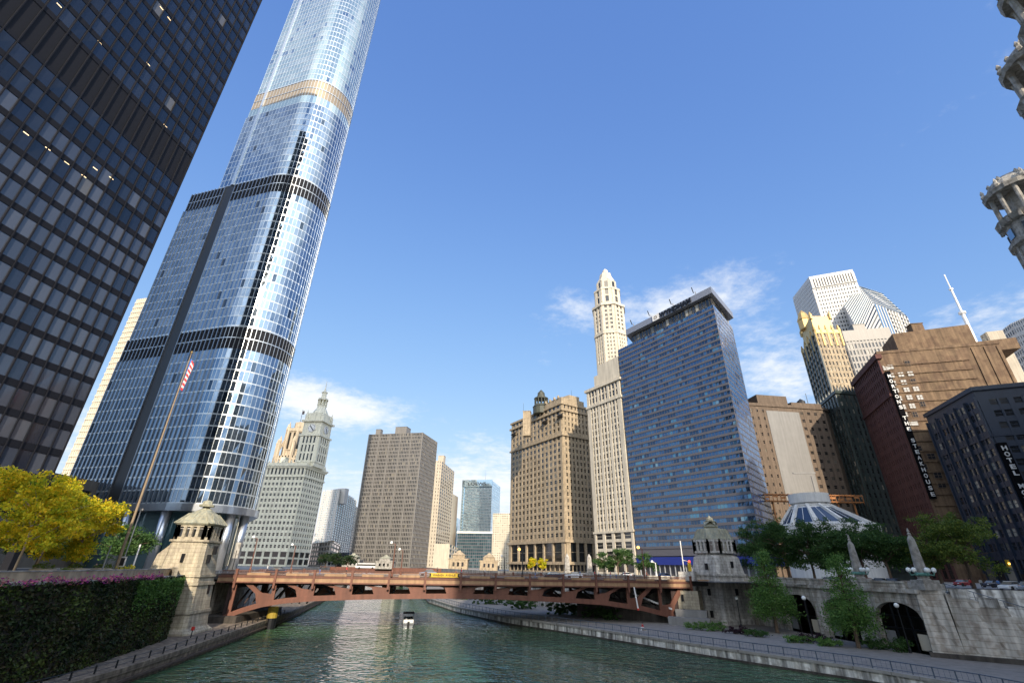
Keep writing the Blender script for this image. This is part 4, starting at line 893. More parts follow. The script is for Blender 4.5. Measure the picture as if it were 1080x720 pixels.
    b2w.band([Ao,Co,C2,A],z-20,z-18.8,.8); b2w.band([Ao,Co,C2,A],z-2.6,z-.5,1.0); b2w.band([Ao,Co,C2,A],G+7,G+8,.6)
    r2=b2w.finish(wallname='river_wall')
    for ch in list(r2.children):
        ch.parent=root
    bpy.data.objects.remove(r2)
    # vertical sign
    m_=MB(); zt=plane_hit(931,393,C2,B).z; zb=plane_hit(980,526,C2,B).z; p=Vector(C2)+t*.8+n*1.0
    m_.box((p.x,p.y,(zt+zb)/2),(1.9,1.2,zt-zb),an); sg=m_.build('vertical_sign','sign_black',root)
    s_='MORTON\'S THE STEAKHOUSE'.replace("'",''); chars=list('MORTONS')+[' ']+list('THE')+[' ']+list('STEAKHOUSE'); step=(zt-zb-1.5)/len(chars)
    for i,ch in enumerate(chars):
        if ch==' ': continue
        pp=Vector((p.x,p.y,0))+Vector((n.x,n.y,0))*.68; o=text(ch,(pp.x,pp.y,zt-1.2-step*(i+.5)),t,2.1,'sign_white','sign_letter',root,1.25 if ch!='I' else .5,bold=.03)
    # roof tank
    m_=MB(); q=P(1012,345,205); m_.lathe((q.x,q.y,z4-1),[(2.2,0),(2.2,5),(.4,7)],10); m_.build('roof_tank','dark_metal',root)
    f=thing('mast','white telescoping antenna mast leaning above the tan brick roof','mast',(q.x+12,q.y+40,G)); 
    b0=P(1027,356,260); 
    m_=MB(); zz=lambda y:P(1020,y,260).z
    m_.tube([(b0.x,260,G),(b0.x,260,zz(330))],1.0,8); m_.tube([(b0.x,260,zz(330)),(b0.x,260,zz(305))],.6,8); m_.tube([(b0.x,260,zz(305)),(b0.x,260,zz(290))],.35,6)
    m_.lathe((b0.x,260,zz(331)),[(1.9,0),(1.9,1.4)],8); m_.lathe((b0.x,260,zz(306)),[(1.2,0),(1.2,1)],8); m_.build('pole','white_paint',f)
plain('sign_white',(.60,.60,.58),.5); plain('sign_black',(.006,.006,.007),.95,0,0,.05); plain('blind_white',(.42,.42,.40),.6)
steakhouse_block()
b=slab('stone_tower','pale tan stone tower with flat top behind the brick block roof','tower',(1034,354),(1040,350),(1066,347),290,'beige_panel','glass_dark',2,6,36,pw=2.4,sh=2,d=.4); b.finish()
b=slab('office_tower','grey white office tower cut by the right edge of the frame','tower',(1058,347),(1066,341),(1110,322),235,'white_granite','glass_wyn',4,18,34,pw=.7,sh=1.6,d=.5); b.band(b.poly,b.z-9,b.z-7,.6); b.finish()
def navy_hotel():
    C=P(1025,410,148); z=C.z; A=PZ(976,438,z); B=PZ(1100,403,z); A,C2,B=(A.x,A.y),(C.x,C.y),(B.x,B.y); B=lerp(C2,B,1.6)
    D=(A[0]+B[0]-C2[0],A[1]+B[1]-C2[1]); pl=[A,C2,B,D]
    b=Building('hotel_block','dark navy panelled hotel block at the right edge with paired cream curtained windows','building',(C.x,C.y,G),'navy_panel','glass_blind'); b.body(pl,G,z)
    LA=dist(A,C2); nA=10
    b.facade(A,C2,G+8,z-4,10,12,.6,1.7,.35,edge=1.2,group=2,gpw=1.3); b.facade(C2,B,G+8,z-4,8,12,.6,1.9,.35,edge=2.4,group=2,gpw=1.5)
    b.facade(A,C2,G+.1,G+7,6,1,.8,1,.4); b.facade(C2,B,G+.1,G+7,8,1,.8,1,.4)
    b.band(pl,z-.8,z+.6,.5); b.band(pl,z-16.5,z-16,.5); b.band(pl,G+7,G+8,.6)
    b.fr=None; root=b.finish()
    t=unit((C2[0]-A[0],C2[1]-A[1])); t3=unit((B[0]-C2[0],B[1]-C2[1])); n3=Vector((t3.y,-t3.x)); L_=dist(C2,B)
    for k in range(6):
        p=Vector(lerp(A,C2,(k)/5)); n=Vector((t.y,-t.x)); m_=MB(); m_.box((p.x+n.x*.5,p.y+n.y*.5,(G+z)/2),(.5,.7,z-G-6),math.atan2(t.y,t.x)); m_.build('pilaster','navy_panel',root)
    h1=plane_hit(1058,478,C2,B); h2=plane_hit(1081,530,C2,B); s_=[c for c in 'HOTEL MONACO']; zt=h1.z+1.5; step=(h1.z-h2.z+1)/8.2
    m_=MB(); c=Vector((h1.x,h1.y))+n3*1.2; m_.box((c.x,c.y,zt-step*6+1),(2.2,1.6,step*12.6),math.atan2(t3.y,t3.x)); m_.build('vertical_sign','sign_black',root)
    for i,ch in enumerate(s_):
        if ch!=' ': text(ch,(c.x+n3.x*.86,c.y+n3.y*.86,zt-step*(i)-.2),t3,1.9,'sign_white','sign_letter',root,1.3,bold=.03)
navy_hotel()
# ================================================================== BRIDGE
BL=Vector((-60,109)); BT=Vector((103,15.5)).normalized(); BN=Vector((BT.y,-BT.x)); BLEN=104.0; BWID=24.0
bpt=lambda s_,o,z:(BL.x+BT.x*s_+BN.x*(-o), BL.y+BT.y*s_+BN.y*(-o), z)      # s along, o away from the viewer
def bbox(mb,s0,s1,o0,o1,z0,z1,mi=0): mb.hexa([bpt(s0,o0,z0),bpt(s1,o0,z0),bpt(s1,o1,z0),bpt(s0,o1,z0)],[bpt(s0,o0,z1),bpt(s1,o0,z1),bpt(s1,o1,z1),bpt(s0,o1,z1)],mi)
def lowz(s_):   # underside of the bottom chord
    xs=[-2,0,3,5.5,9,13,19,30,41,49,60,72,83,93,100,106]; ys=[-.5,.6,2.2,3.2,4.2,4.9,5.4,5.8,6.0,6.1,6.0,5.6,5.1,3.9,2.4,.6]
    return float(np.interp(s_,xs,ys))
def bridge():
    root=thing('bascule_bridge','dark red steel bascule bridge spanning the green river','bridge',(BL.x,BL.y,G))
    ZT=EYE-1.45; ZB=EYE-3.85
    posts=[3.0+7.85*k for k in range(14)]
    d=MB(); bbox(d,-1,BLEN,.45,3.6,G-.02,G+.15); bbox(d,-1,BLEN,BWID-3.6,BWID-.45,G-.02,G+.15); d.build('sidewalk','sidewalk_mat',root); d=MB(); bbox(d,-16,0.2,.4,BWID,ZB+.6,G-.02); bbox(d,.2,BLEN+8,.4,BWID,ZB+.6,G-.02); d.build('deck','asphalt',root)
    for o0,o1 in ((0,.45),(BWID-.45,BWID)):
        g=MB(); bbox(g,-.5,BLEN+1,o0,o1,ZB+1.05,ZB+1.35); bbox(g,-.5,BLEN+1,o0-.18,o1,ZB+.05,ZB+.30); bbox(g,-.5,BLEN+1,o0+.1,o1,ZB+.3,ZB+1.05,1); g.build('fascia_girder',['bridge_red','bridge_tan'],root)
    for o in (.12,BWID-.12):
        r_=MB(); bbox(r_,0,BLEN,o-.07,o+.07,ZT-.12,ZT); bbox(r_,0,BLEN,o-.05,o+.05,ZB+1.36,ZB+1.5)
        for k in range(int(BLEN/.22)): 
            if k%1==0: bbox(r_,k*.22,k*.22+.075,o-.03,o+.03,ZB+1.45,ZT-.1)
        r_.build('railing','bridge_red',root)
        m_=MB()
        for k in range(14):
            s0=posts[k]; a,b_=(s0+2.0,s0+6.6)
            if 5<=k<=5: continue
            bbox(m_,a,b_,o-.10,o+.08,ZB+1.5,ZB+1.95)
        m_.build('kick_panel','bridge_tan',root)
    for k,s_ in enumerate(posts):
        for o in (-.28,BWID):
            m_=MB(); bbox(m_,s_-.22,s_+.22,o,o+.4,ZB-.9,ZT+.12); bbox(m_,s_-.3,s_+.3,o-.05,o+.45,ZT+.1,ZT+.28); m_.build('rail_post','bridge_red',root)
    # trusses: plate webs with polygonal openings
    ptop=ZB+.05
    for ti,o in enumerate((.9,BWID-1.3)):
        c=MB(); n=52
        for k in range(n):
            s0=-1+k*(BLEN+2)/n; s1=-1+(k+1)*(BLEN+2)/n; a,b_=lowz(s0),lowz(s1); th=1.0
            c.hexa([bpt(s0,o-.35,a),bpt(s1,o-.35,b_),bpt(s1,o+.35,b_),bpt(s0,o+.35,a)],[bpt(s0,o-.35,a+th),bpt(s1,o-.35,b_+th),bpt(s1,o+.35,b_+th),bpt(s0,o+.35,a+th)])
        c.build('bottom_chord','bridge_red',root)
        for k in range(13):
            s0,s1=posts[k],posts[k+1]; left=k<6
            zb=lowz(s0)+.9
            v=MB()
            def pl_(pts,w=.25): 
                v.loft([[bpt(x,o-w,z) for x,z in pts],[bpt(x,o+w,z) for x,z in pts]])
            xb=s0; 
            # vertical
            pl_([(s0-.35,lowz(s0)+.8),(s0+.35,lowz(s0)+.8),(s0+.35,ptop),(s0-.35,ptop)])
            # diagonal leaning towards the bank, wide gusset below
            if left: a0,a1=s1,s0
            else: a0,a1=s0,s1
            sg=1 if left else -1
            zb0=lowz(a0)+.85; zb1=lowz(a1)+.85
            xm=a0-sg*3.3
            pl_([(a0,zb0),(a0-sg*2.6,lowz(a0-sg*2.6)+.85),(a0-sg*5.6,ptop),(a0-sg*6.6,ptop),(a0-sg*3.9,lowz(a0-sg*3.9)+.85)][:0] or [(a0-sg*.3,zb0),(a0-sg*2.9,lowz(a0-sg*2.9)+.85),(a0-sg*3.5,min(ptop,zb0+1.3)),(a0-sg*6.3,ptop),(a0-sg*4.9,ptop),(a0-sg*2.3,min(ptop,zb0+1.5)),(a0-sg*.3,min(ptop,zb0+1.3))][::(1 if sg>0 else -1)],.22)
            v.build('truss_web','bridge_red',root)
    # floor beams, stringers, cross bracing: the dark belly of the bridge
    for k,s_ in enumerate(posts):
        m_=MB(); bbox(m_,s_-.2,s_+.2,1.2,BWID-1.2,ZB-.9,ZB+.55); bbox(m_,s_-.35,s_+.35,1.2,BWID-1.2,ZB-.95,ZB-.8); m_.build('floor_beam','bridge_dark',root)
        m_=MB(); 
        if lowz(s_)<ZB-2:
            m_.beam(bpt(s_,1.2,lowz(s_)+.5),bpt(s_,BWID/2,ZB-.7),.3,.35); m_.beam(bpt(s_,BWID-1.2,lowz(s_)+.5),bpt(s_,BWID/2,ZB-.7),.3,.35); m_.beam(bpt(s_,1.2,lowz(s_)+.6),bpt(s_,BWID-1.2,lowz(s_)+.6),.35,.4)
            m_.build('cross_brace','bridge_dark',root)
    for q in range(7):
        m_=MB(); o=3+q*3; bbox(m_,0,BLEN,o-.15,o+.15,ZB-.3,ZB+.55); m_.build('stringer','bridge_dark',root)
    # trunnion posts at both leaves and bearing girders
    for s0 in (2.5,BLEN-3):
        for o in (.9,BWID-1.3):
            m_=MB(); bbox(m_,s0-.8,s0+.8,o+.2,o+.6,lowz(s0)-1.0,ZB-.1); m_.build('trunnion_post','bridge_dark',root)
    # machinery ribs behind the first truss, seen through the openings
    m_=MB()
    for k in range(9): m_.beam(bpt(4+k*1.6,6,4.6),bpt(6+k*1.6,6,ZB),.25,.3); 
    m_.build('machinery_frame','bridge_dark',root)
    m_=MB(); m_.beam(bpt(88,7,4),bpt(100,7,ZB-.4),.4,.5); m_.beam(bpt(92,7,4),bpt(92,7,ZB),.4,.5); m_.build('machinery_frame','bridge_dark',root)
    # yellow banner with dark lettering at mid span
    s0=posts[5]+.6; c=bpt(s0+3.5,-.12,ZB+1.95+.1); m_=MB(); m_.box((c[0],c[1],c[2]),(6.6,.06,.85),math.atan2(BT.y,BT.x)); bn=m_.build('banner','yellow_paint',root)
    m_=MB()
    for e in (-3.1,3.15): p=Vector((c[0],c[1]))+BT*e+BN*.05; m_.box((p.x,p.y,c[2]),(.35,.06,.7),math.atan2(BT.y,BT.x))
    m_.build('banner_end','black_metal',root)
    p=Vector((c[0],c[1]))+BN*.06; text('WABASH  AVENUE',(p.x,p.y,c[2]),BT,.62,'banner_dark','banner_lettering',root,5.0)
    # hanging white clearance gauge on the shaded half
    m_=MB(); p0=bpt(posts[11]+1.2,-.3,ZB+.2); m_.beam(p0,(p0[0]+.5,p0[1],p0[2]-4.4),.28,.28); m_.build('clearance_gauge','white_paint',root); m_=MB(); m_.lathe((p0[0]+.5,p0[1],p0[2]-4.7),[(.25,0),(.25,.4)],8); m_.build('marker_light','red_paint',root)
    return root
plain('banner_dark',(.10,.06,.01),.6)
bridge()
# piers below both ends
pr=thing('bridge_pier','dark concrete pier carrying the left end of the bridge','pier',(-62,112,0)); m_=MB()
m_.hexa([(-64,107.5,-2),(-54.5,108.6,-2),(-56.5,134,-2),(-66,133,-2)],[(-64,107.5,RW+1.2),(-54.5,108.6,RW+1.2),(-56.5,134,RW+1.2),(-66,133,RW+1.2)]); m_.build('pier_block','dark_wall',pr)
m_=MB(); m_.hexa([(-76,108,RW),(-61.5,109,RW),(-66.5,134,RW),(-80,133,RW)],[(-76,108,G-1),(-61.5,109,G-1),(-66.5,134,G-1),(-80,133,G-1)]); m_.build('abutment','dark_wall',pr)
pr=thing('bridge_pier','dark concrete abutment under the right end of the bridge','pier',(44,128,RW)); m_=MB()
m_.hexa([(44,133.5,RW-1),(66,133.5,RW-1),(66,150,RW-1),(36,152,RW-1)],[(44,133.5,G-.6),(66,133.5,G-.6),(66,150,G-.6),(36,152,G-.6)]); m_.build('abutment','concrete_old',pr)
for (x,y,lab) in ((-50.2,115,'yellow and black mooring dolphin below the left end of the bridge'),):
    t_=thing('mooring_dolphin',lab,'mooring post',(x,y,0)); m_=MB(); m_.lathe((x,y,-1),[(1.0,0),(1.0,3.0)],12); m_.build('pile','black_metal',t_,smooth=False); m_=MB(); m_.lathe((x,y,2.0),[(1.04,0),(1.04,1.9),(.9,2.1)],12); m_.build('painted_cap','yellow_shaded',t_)
# stairs and grey screen wall under the bridge on the right bank
t_=thing('stair_wall','dark grey ramp wall with white handrail under the bridge','ramp wall',(30,128,RW)); m_=MB()
a,b_=Vector((18,137)),Vector((41,124.0)); 
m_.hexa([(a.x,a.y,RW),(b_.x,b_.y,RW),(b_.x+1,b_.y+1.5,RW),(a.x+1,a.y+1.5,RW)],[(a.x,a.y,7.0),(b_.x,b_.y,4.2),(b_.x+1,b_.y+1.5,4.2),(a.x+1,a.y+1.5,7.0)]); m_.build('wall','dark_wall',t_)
m_=MB(); m_.beam(PZ(683,647,6.2) if False else (31,129,7.2),(38.5,124.2,4.4),.35,.35); m_.build('handrail','white_paint',t_)
t_=thing('planter_box','pale grey concrete box wall at the foot of the right bridge house','wall',(39,124,RW)); m_=MB(); m_.hexa([(36.5,121.5,RW),(44.5,117.5,RW),(45.5,120,RW),(37.5,124,RW)],[(36.5,121.5,RW+1.5),(44.5,117.5,RW+1.5),(45.5,120,RW+1.5),(37.5,124,RW+1.5)]); m_.hexa([(39,123.5,RW+1.5),(45,120.2,RW+1.5),(46,122,RW+1.5),(40,125,RW+1.5)],[(39,123.5,RW+2.9),(45,120.2,RW+2.9),(46,122,RW+2.9),(40,125,RW+2.9)]); m_.build('block','grey_render',t_)
# ------------------------------------------------------------------ bridge houses
def bridge_house(name,label,corner,dirA,dirB,wA,wB,zs,chamfer,stonemat,ztop,loc):
    """rings of a chamfered square, given (z, outset) rows"""
    root=thing(name,label,'bridge house',loc)
    def ring(z,o,ch=chamfer):
        c=Vector(corner); a=Vector(dirA); b_=Vector(dirB)   # a to the left along the front, b back along the river side
        C0=c-a*o-b_*o; WA=wA+2*o; WB=wB+2*o
        pts=[C0+a*ch,C0+a*(WA-ch),C0+a*WA+b_*ch,C0+a*WA+b_*(WB-ch),C0+a*(WA-ch)+b_*WB,C0+a*ch+b_*WB,C0+b_*(WB-ch),C0+b_*ch]
        return [(p.x,p.y,z) for p in pts]
    m_=MB(); m_.loft([ring(z,o,max(.3,chamfer*k)) for z,o,k in zs[0]]); m_.build('stone_base',stonemat,root)
    for z,h,o in zs[1]: m_=MB(); m_.loft([ring(z,o),ring(z+h,o)]); m_.build('belt_course',stonemat,root)
    # window storey
    z0,z1=zs[2]; m_=MB(); core=[ring(z0,-.55),ring(z1,-.55)]; m_.loft(core); 
    w=MB(); o=-.3; r0=ring(z0,o); r1=ring(z1,o)
    frames=MB()
    for k in range(8):
        p=Vector(r0[k]); q=Vector(r0[(k+1)%8]); L_=(q-p).length; t=(q-p).normalized(); n=Vector((-t.y,t.x,0)); cc=Vector((sum(x[0] for x in r0)/8,sum(x[1] for x in r0)/8,z0))
        if (p+n-cc).length<(p-n-cc).length: n=-n
        nn=4 if L_>3.2 else (2 if L_>1.8 else 1)
        for i in range(nn+1):
            x=p+t*(L_*i/nn); frames.beam(x,x+Vector((0,0,z1-z0)),.5,.5)
        frames.beam(p+Vector((0,0,.25)),q+Vector((0,0,.25)),.4,.5); frames.beam(p+Vector((0,0,z1-z0-.25)),q+Vector((0,0,z1-z0-.25)),.4,.5)
        for i in range(nn):
            a0=p+t*(L_*i/nn+.2); a1=p+t*(L_*(i+1)/nn-.2); g=MB(); g.quad(tuple(a0-n*.1+Vector((0,0,.5))),tuple(a1-n*.1+Vector((0,0,.5))),tuple(a1-n*.1+Vector((0,0,z1-z0-.5))),tuple(a0-n*.1+Vector((0,0,z1-z0-.5)))); mid=(a0+a1)/2
            g.build('window','glass_blind',root); g2=MB(); g2.beam(a0+Vector((0,0,1.9)),a1+Vector((0,0,1.9)),.08,.12); g2.beam(mid+Vector((0,0,.5)),mid+Vector((0,0,z1-z0-.5)),.10,.08) if False else None; g2.build('glazing_bar','pier_stone_grey',root)
    m_.build('window_core','dark_wall',root); frames.build('window_frame',stonemat,root)
    # roofs
    m_=MB(); m_.loft([ring(z,o) for z,o in zs[3]]); m_.build('copper_roof','copper_roof',root)
    top=zs[3][-1]; c=ring(0,0); cx=sum(p[0] for p in c)/8; cy=sum(p[1] for p in c)/8
    m_=MB(); m_.lathe((cx,cy,top[0]-.1),[(1.3,0),(1.35,.35),(.9,.5),(.8,1.0),(.35,1.2),(.12,ztop-top[0])],8); m_.build('finial','copper_roof',root)
    # ribs on roof slopes
    m_=MB()
    for k in range(8):
        a0=Vector(ring(zs[3][1][0],zs[3][1][1])[k]); a1=Vector(ring(zs[3][2][0],zs[3][2][1])[k]); m_.beam(a0,a1,.22,.22)
        b0=Vector(ring(zs[3][1][0],zs[3][1][1])[(k+1)%8]); b1=Vector(ring(zs[3][2][0],zs[3][2][1])[(k+1)%8]); L_=(b0-a0).length
        for j in range(1,int(L_/1.1)): f=j/int(L_/1.1); m_.beam(a0.lerp(b0,f),a1.lerp(b1,f),.10,.10)
    m_.build('roof_seams','copper_roof',root)
    return root,ring
# left house: near corner at about (-52,91)
aL=Vector((-.985,-.17)); bL=Vector((-.17,.985))*1.0; bL=Vector((-.15,.99))
rootL,ringL=bridge_house('bridge_house','sunlit limestone bridge house with copper roof at the left end of the bridge',(-54.3,91.0),(-.995,-.10),(-.10,.995),6.3,6.2,
    [[(RW-2,1.9,1),(RW+.3,1.7,1),(RW+.9,1.0,1),(RW+3.2,.75,1),(G-1.2,.42,1),(G-.6,.38,1),(14.2,.05,1),(16.0,-.05,1)],
     [(RW+3.0,.5,.95),(G-1.5,.45,.62),(G-.2,.35,.55),(15.7,.35,.22)],(16.0,18.7),[(18.5,.05),(18.8,.30),(20.6,-1.15),(20.75,-1.35),(21.7,-2.5),(22.0,-2.6)]],.6,'pier_stone',23.2,(-57,95,RW))
# left flank buttress carrying the parapet
m_=MB(); m_.hexa([(-64.6,90.4,RW),(-60.2,90.6,RW),(-60.2,95,RW),(-64.6,95,RW)],[(-62.4,91.1,13.6),(-60.2,91.1,15.6),(-60.2,95,15.6),(-62.4,95,13.6)]); m_.build('buttress','pier_stone',rootL)
for (px,py) in [(193,588),(220,589),(227,580),(219,621),(213,646)]:
    h=plane_hit(px,py,(-60,90.3),(-54.3,90.9)) if px<205 else plane_hit(px,py,(-53.9,91),(-54.5,97.5))
    m_=MB(); m_.box((h.x,h.y,h.z),(.5,.5,1.4)); m_.build('slit_window','black_metal',rootL)
rootR,ringR=bridge_house('bridge_house','weathered grey stone bridge house with copper roof at the right end of the bridge',(50.0,122.3),(-.429,.903),(.903,.429),9.0,9.5,
    [[(RW-.5,.55,.12),(RW+.9,.5,.12),(RW+1.2,.1,.12),(RW+4,.02,.12),(G+1.4,-.12,.14),(G+1.8,-.1,.3),(15.6,-.35,.6),(16.5,-.9,1)],
     [(16.3,.25,-.75)],(16.5,19.6),[(19.4,-.55),(19.7,-.35),(22.2,-1.3),(22.4,-2.6),(22.8,-2.4),(24.0,-3.6)]],1.9,'pier_stone_grey',25.6,(50,127,RW))
# side block attached on its left with slit windows
for zb_,hb_,ob_ in ((RW+3.3,.3,.16),(G+1.2,.5,.12),(G-.2,.3,.08)):
    c_=Vector((50.0,122.3)); a_=Vector((-.429,.903)); b_=Vector((.903,.429)); c0_=c_-a_*ob_-b_*ob_; m_=MB(); m_.prism([tuple(c0_),tuple(c0_+b_*(9.5+2*ob_)),tuple(c0_+b_*(9.5+2*ob_)+a_*(9+2*ob_)),tuple(c0_+a_*(9+2*ob_))],zb_,zb_+hb_); m_.build('belt_course','pier_stone_grey',rootR)
m_=MB(); m_.hexa([(40.0,125.6,RW-.5),(44.6,122.8,RW-.5),(47,127,RW-.5),(43,129.5,RW-.5)],[(40.0,125.6,8.2),(44.6,122.8,8.2),(47,127,8.2),(43,129.5,8.2)]); m_.build('side_block','pier_stone',rootR)
m_=MB(); m_.hexa([(42.0,127.2,RW),(45.2,125.6,RW),(48.5,131,RW),(44.6,133,RW)],[(42.0,127.2,12.3),(45.2,125.6,12.3),(48.5,131,12.3),(44.6,133,12.3)]); m_.build('side_block','pier_stone_grey',rootR)
for (px,py,A_,B_) in [(720,630,(40,125.6),(44.6,122.8)),(722,645,(40,125.6),(44.6,122.8)),(745,597,(46.0,130.2),(49.8,122.3)),(748,624,(46,130.2),(49.8,122.2)),(751,647,(45.9,130.2),(49.7,122.1)),(772,595,(50.1,122.4),(58.6,126.4)),(777,624,(50.1,122.2),(58.6,126.2))]:
    h=plane_hit(px,py,A_,B_); m_=MB(); t=unit((B_[0]-A_[0],B_[1]-A_[1])); m_.box((h.x,h.y,h.z),(.5,.5,1.4),math.atan2(t.y,t.x)); m_.build('slit_window','black_metal',rootR)
# ------------------------------------------------------------------ arcade viaduct on the right bank
VA=Vector((58.6,125.5)); VB=Vector((65,83)); VT=(VB-VA).normalized(); VN=Vector((VT.y,-VT.x)); VN=VN if VN.x<0 else -VN; VL=(VB-VA).length
def vp(s_,o,z): return (VA.x+VT.x*s_+VN.x*o, VA.y+VT.y*s_+VN.y*o, z)
def arcade():
    root=thing('arcade_viaduct','weathered concrete street viaduct with arches and a solid balustrade','viaduct',(60,100,RW))
    w=MB()
    def bx(mb,s0,s1,o0,o1,z0,z1,zt=None): mb.hexa([vp(s0,o0,z0),vp(s1,o0,z0),vp(s1,o1,z0),vp(s0,o1,z0)],[vp(s0,o0,z1),vp(s1,o0,zt or z1),vp(s1,o1,zt or z1),vp(s0,o1,z1)])
    # openings from the near pier back: near arch then three more
    e=VL; ops=[(e-9.2,e-.4),(e-21.0,e-11.6),(e-32.5,e-23.4)]
    edges=sorted([x for o in ops for x in o]); xs=[0]+edges+[VL]
    ztop=G-.5; spring=6.0; crown=8.4
    prev=0
    for (a,b_) in sorted(ops):
        if a>prev: bx(w,prev,a,-1.0,0,RW-.3,ztop)
        n=16
        for k in range(n):
            s0=a+(b_-a)*k/n; s1=a+(b_-a)*(k+1)/n
            z=lambda s_: spring+(crown-spring)*math.sqrt(max(0,1-((s_-(a+b_)/2)/((b_-a)/2))**2))
            za,zb=z(s0),z(s1); w.hexa([vp(s0,0,za),vp(s1,0,zb),vp(s1,-1,zb),vp(s0,-1,za)],[vp(s0,0,ztop),vp(s1,0,ztop),vp(s1,-1,ztop),vp(s0,-1,ztop)])
        prev=b_
    bx(w,prev,VL,-1.0,0,RW-.3,ztop)
    w.build('arched_wall','concrete_old',root)
    m_=MB(); bx(m_,-1,VL+.5,-1.2,.45,ztop,G+.1); m_.build('cornice','concrete_old',root)
    m_=MB(); bx(m_,-1,VL-1.5,-.35,.15,G+.1,EYE-1.25); m_.build('parapet','concrete_old',root)
    m_=MB(); bx(m_,-1,VL-1.5,-.45,.28,EYE-1.25,EYE-.95); m_.build('parapet_cap','concrete_old',root)
    # back wall and floor of the lower street, dark grid screens in the openings
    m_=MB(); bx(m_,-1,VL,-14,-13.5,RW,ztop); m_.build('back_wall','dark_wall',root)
    for (a,b_) in ops:
        m_=MB()
        for k in range(1,3): x=a+(b_-a)*k/3; bx(m_,x-.12,x+.12,-.8,-.6,RW,crown-.3)
        bx(m_,a,b_,-.8,-.6,4.5,4.7); bx(m_,a,b_,-.8,-.6,6.3,6.45); m_.build('screen_frame','black_metal',root)
        for k in range(3):
            m_=MB(); x=a+(b_-a)*(k+.5)/3; bx(m_,x-1.0,x+.9,-.74,-.70,RW+.4,4.1); 
            if k!=1: m_.build('notice_panel','cream_panel' if k else 'grey_render',root)
    # near pier and big battered end wall
    m_=MB(); q=VB; r_=Vector((72.4,77.6)); t=(r_-q).normalized(); n=Vector((t.y,-t.x)); n=n if n.y<0 else -n
    pe=lambda s_,o,z:(q.x+t.x*s_+n.x*o,q.y+t.y*s_+n.y*o,z)
    m_.hexa([pe(-.4,.9,RW-.3),pe(3.4,.9,RW-.3),pe(3.4,-3,RW-.3),pe(-.4,-3,RW-.3)],[pe(-.1,.35,G+.1),pe(3.1,.35,G+.1),pe(3.1,-3,G+.1),pe(-.1,-3,G+.1)]); m_.build('end_pier','concrete_old',root)
    m_=MB(); m_.hexa([pe(-.8,1.4,RW-.3),pe(20,1.4,RW-.3),pe(20,-1,RW-.3),pe(-.8,-1,RW-.3)],[pe(-.8,1.3,RW+.6),pe(20,1.3,RW+.6),pe(20,-1,RW+.6),pe(-.8,-1,RW+.6)]); m_.build('plinth','dark_wall',root)
    m_=MB(); 
    m_.hexa([pe(3.4,.6,RW),pe(20,.6,RW),pe(20,-1.2,RW),pe(3.4,-1.2,RW)],[pe(3.4,.05,G-.25),pe(20,.05,5.6),pe(20,-1.2,5.6),pe(3.4,-1.2,G-.25)])
    m_.build('stair_wall','concrete_old',root)
    for k in range(4):
        x=4.0+k*3.0; zt=G+.35-k*1.05; m_=MB(); m_.hexa([pe(x,.15,zt-1.3),pe(x+2.2,.15,zt-1.3),pe(x+2.2,-.9,zt-1.3),pe(x,-.9,zt-1.3)],[pe(x,.15,zt),pe(x+2.2,.15,zt),pe(x+2.2,-.9,zt),pe(x,-.9,zt)]); m_.build('stepped_pedestal','concrete_stained',root)
    m_=MB(); m_.tube([pe(3.6,-.3,G+1.1),pe(16,-.3,G+1.1-4.3)],.06,6)
    for k in range(9): x=3.8+k*1.5; m_.tube([pe(x,-.3,G+1.0-(x-3.6)*.347),pe(x,-.3,G-.4-(x-3.6)*.347)],.045,5)
    m_.build('handrail','rail_blue',root)
    # stairs behind that wall
    m_=MB()
    for k in range(20):
        m_.hexa([pe(4+k*.7,-1.2,RW),pe(4+(k+1)*.7,-1.2,RW),pe(4+(k+1)*.7,-6,RW),pe(4+k*.7,-6,RW)],[pe(4+k*.7,-1.2,G-.1-k*.3),pe(4+(k+1)*.7,-1.2,G-.1-k*.3),pe(4+(k+1)*.7,-6,G-.1-k*.3),pe(4+k*.7,-6,G-.1-k*.3)])
    m_.build('steps','concrete_stained',root)
    m_=MB(); m_.prism([tuple(q+Vector((1,1))*0.0),pe(3.2,-2.5,0)[:2],pe(4.0,-12,0)[:2],tuple(q+Vector((6,14)))],G-.3,G); m_.build('landing','sidewalk_mat',root)
    m_=MB(); m_.hexa([pe(3.5,-6,RW),pe(24,-6,RW),pe(24,-6.5,RW),pe(3.5,-6.5,RW)],[pe(3.5,-6,G+.3),pe(24,-6,G+.3),pe(24,-6.5,G+.3),pe(3.5,-6.5,G+.3)]); m_.build('upper_wall','concrete_stained',root)
    return pe
PE=arcade()
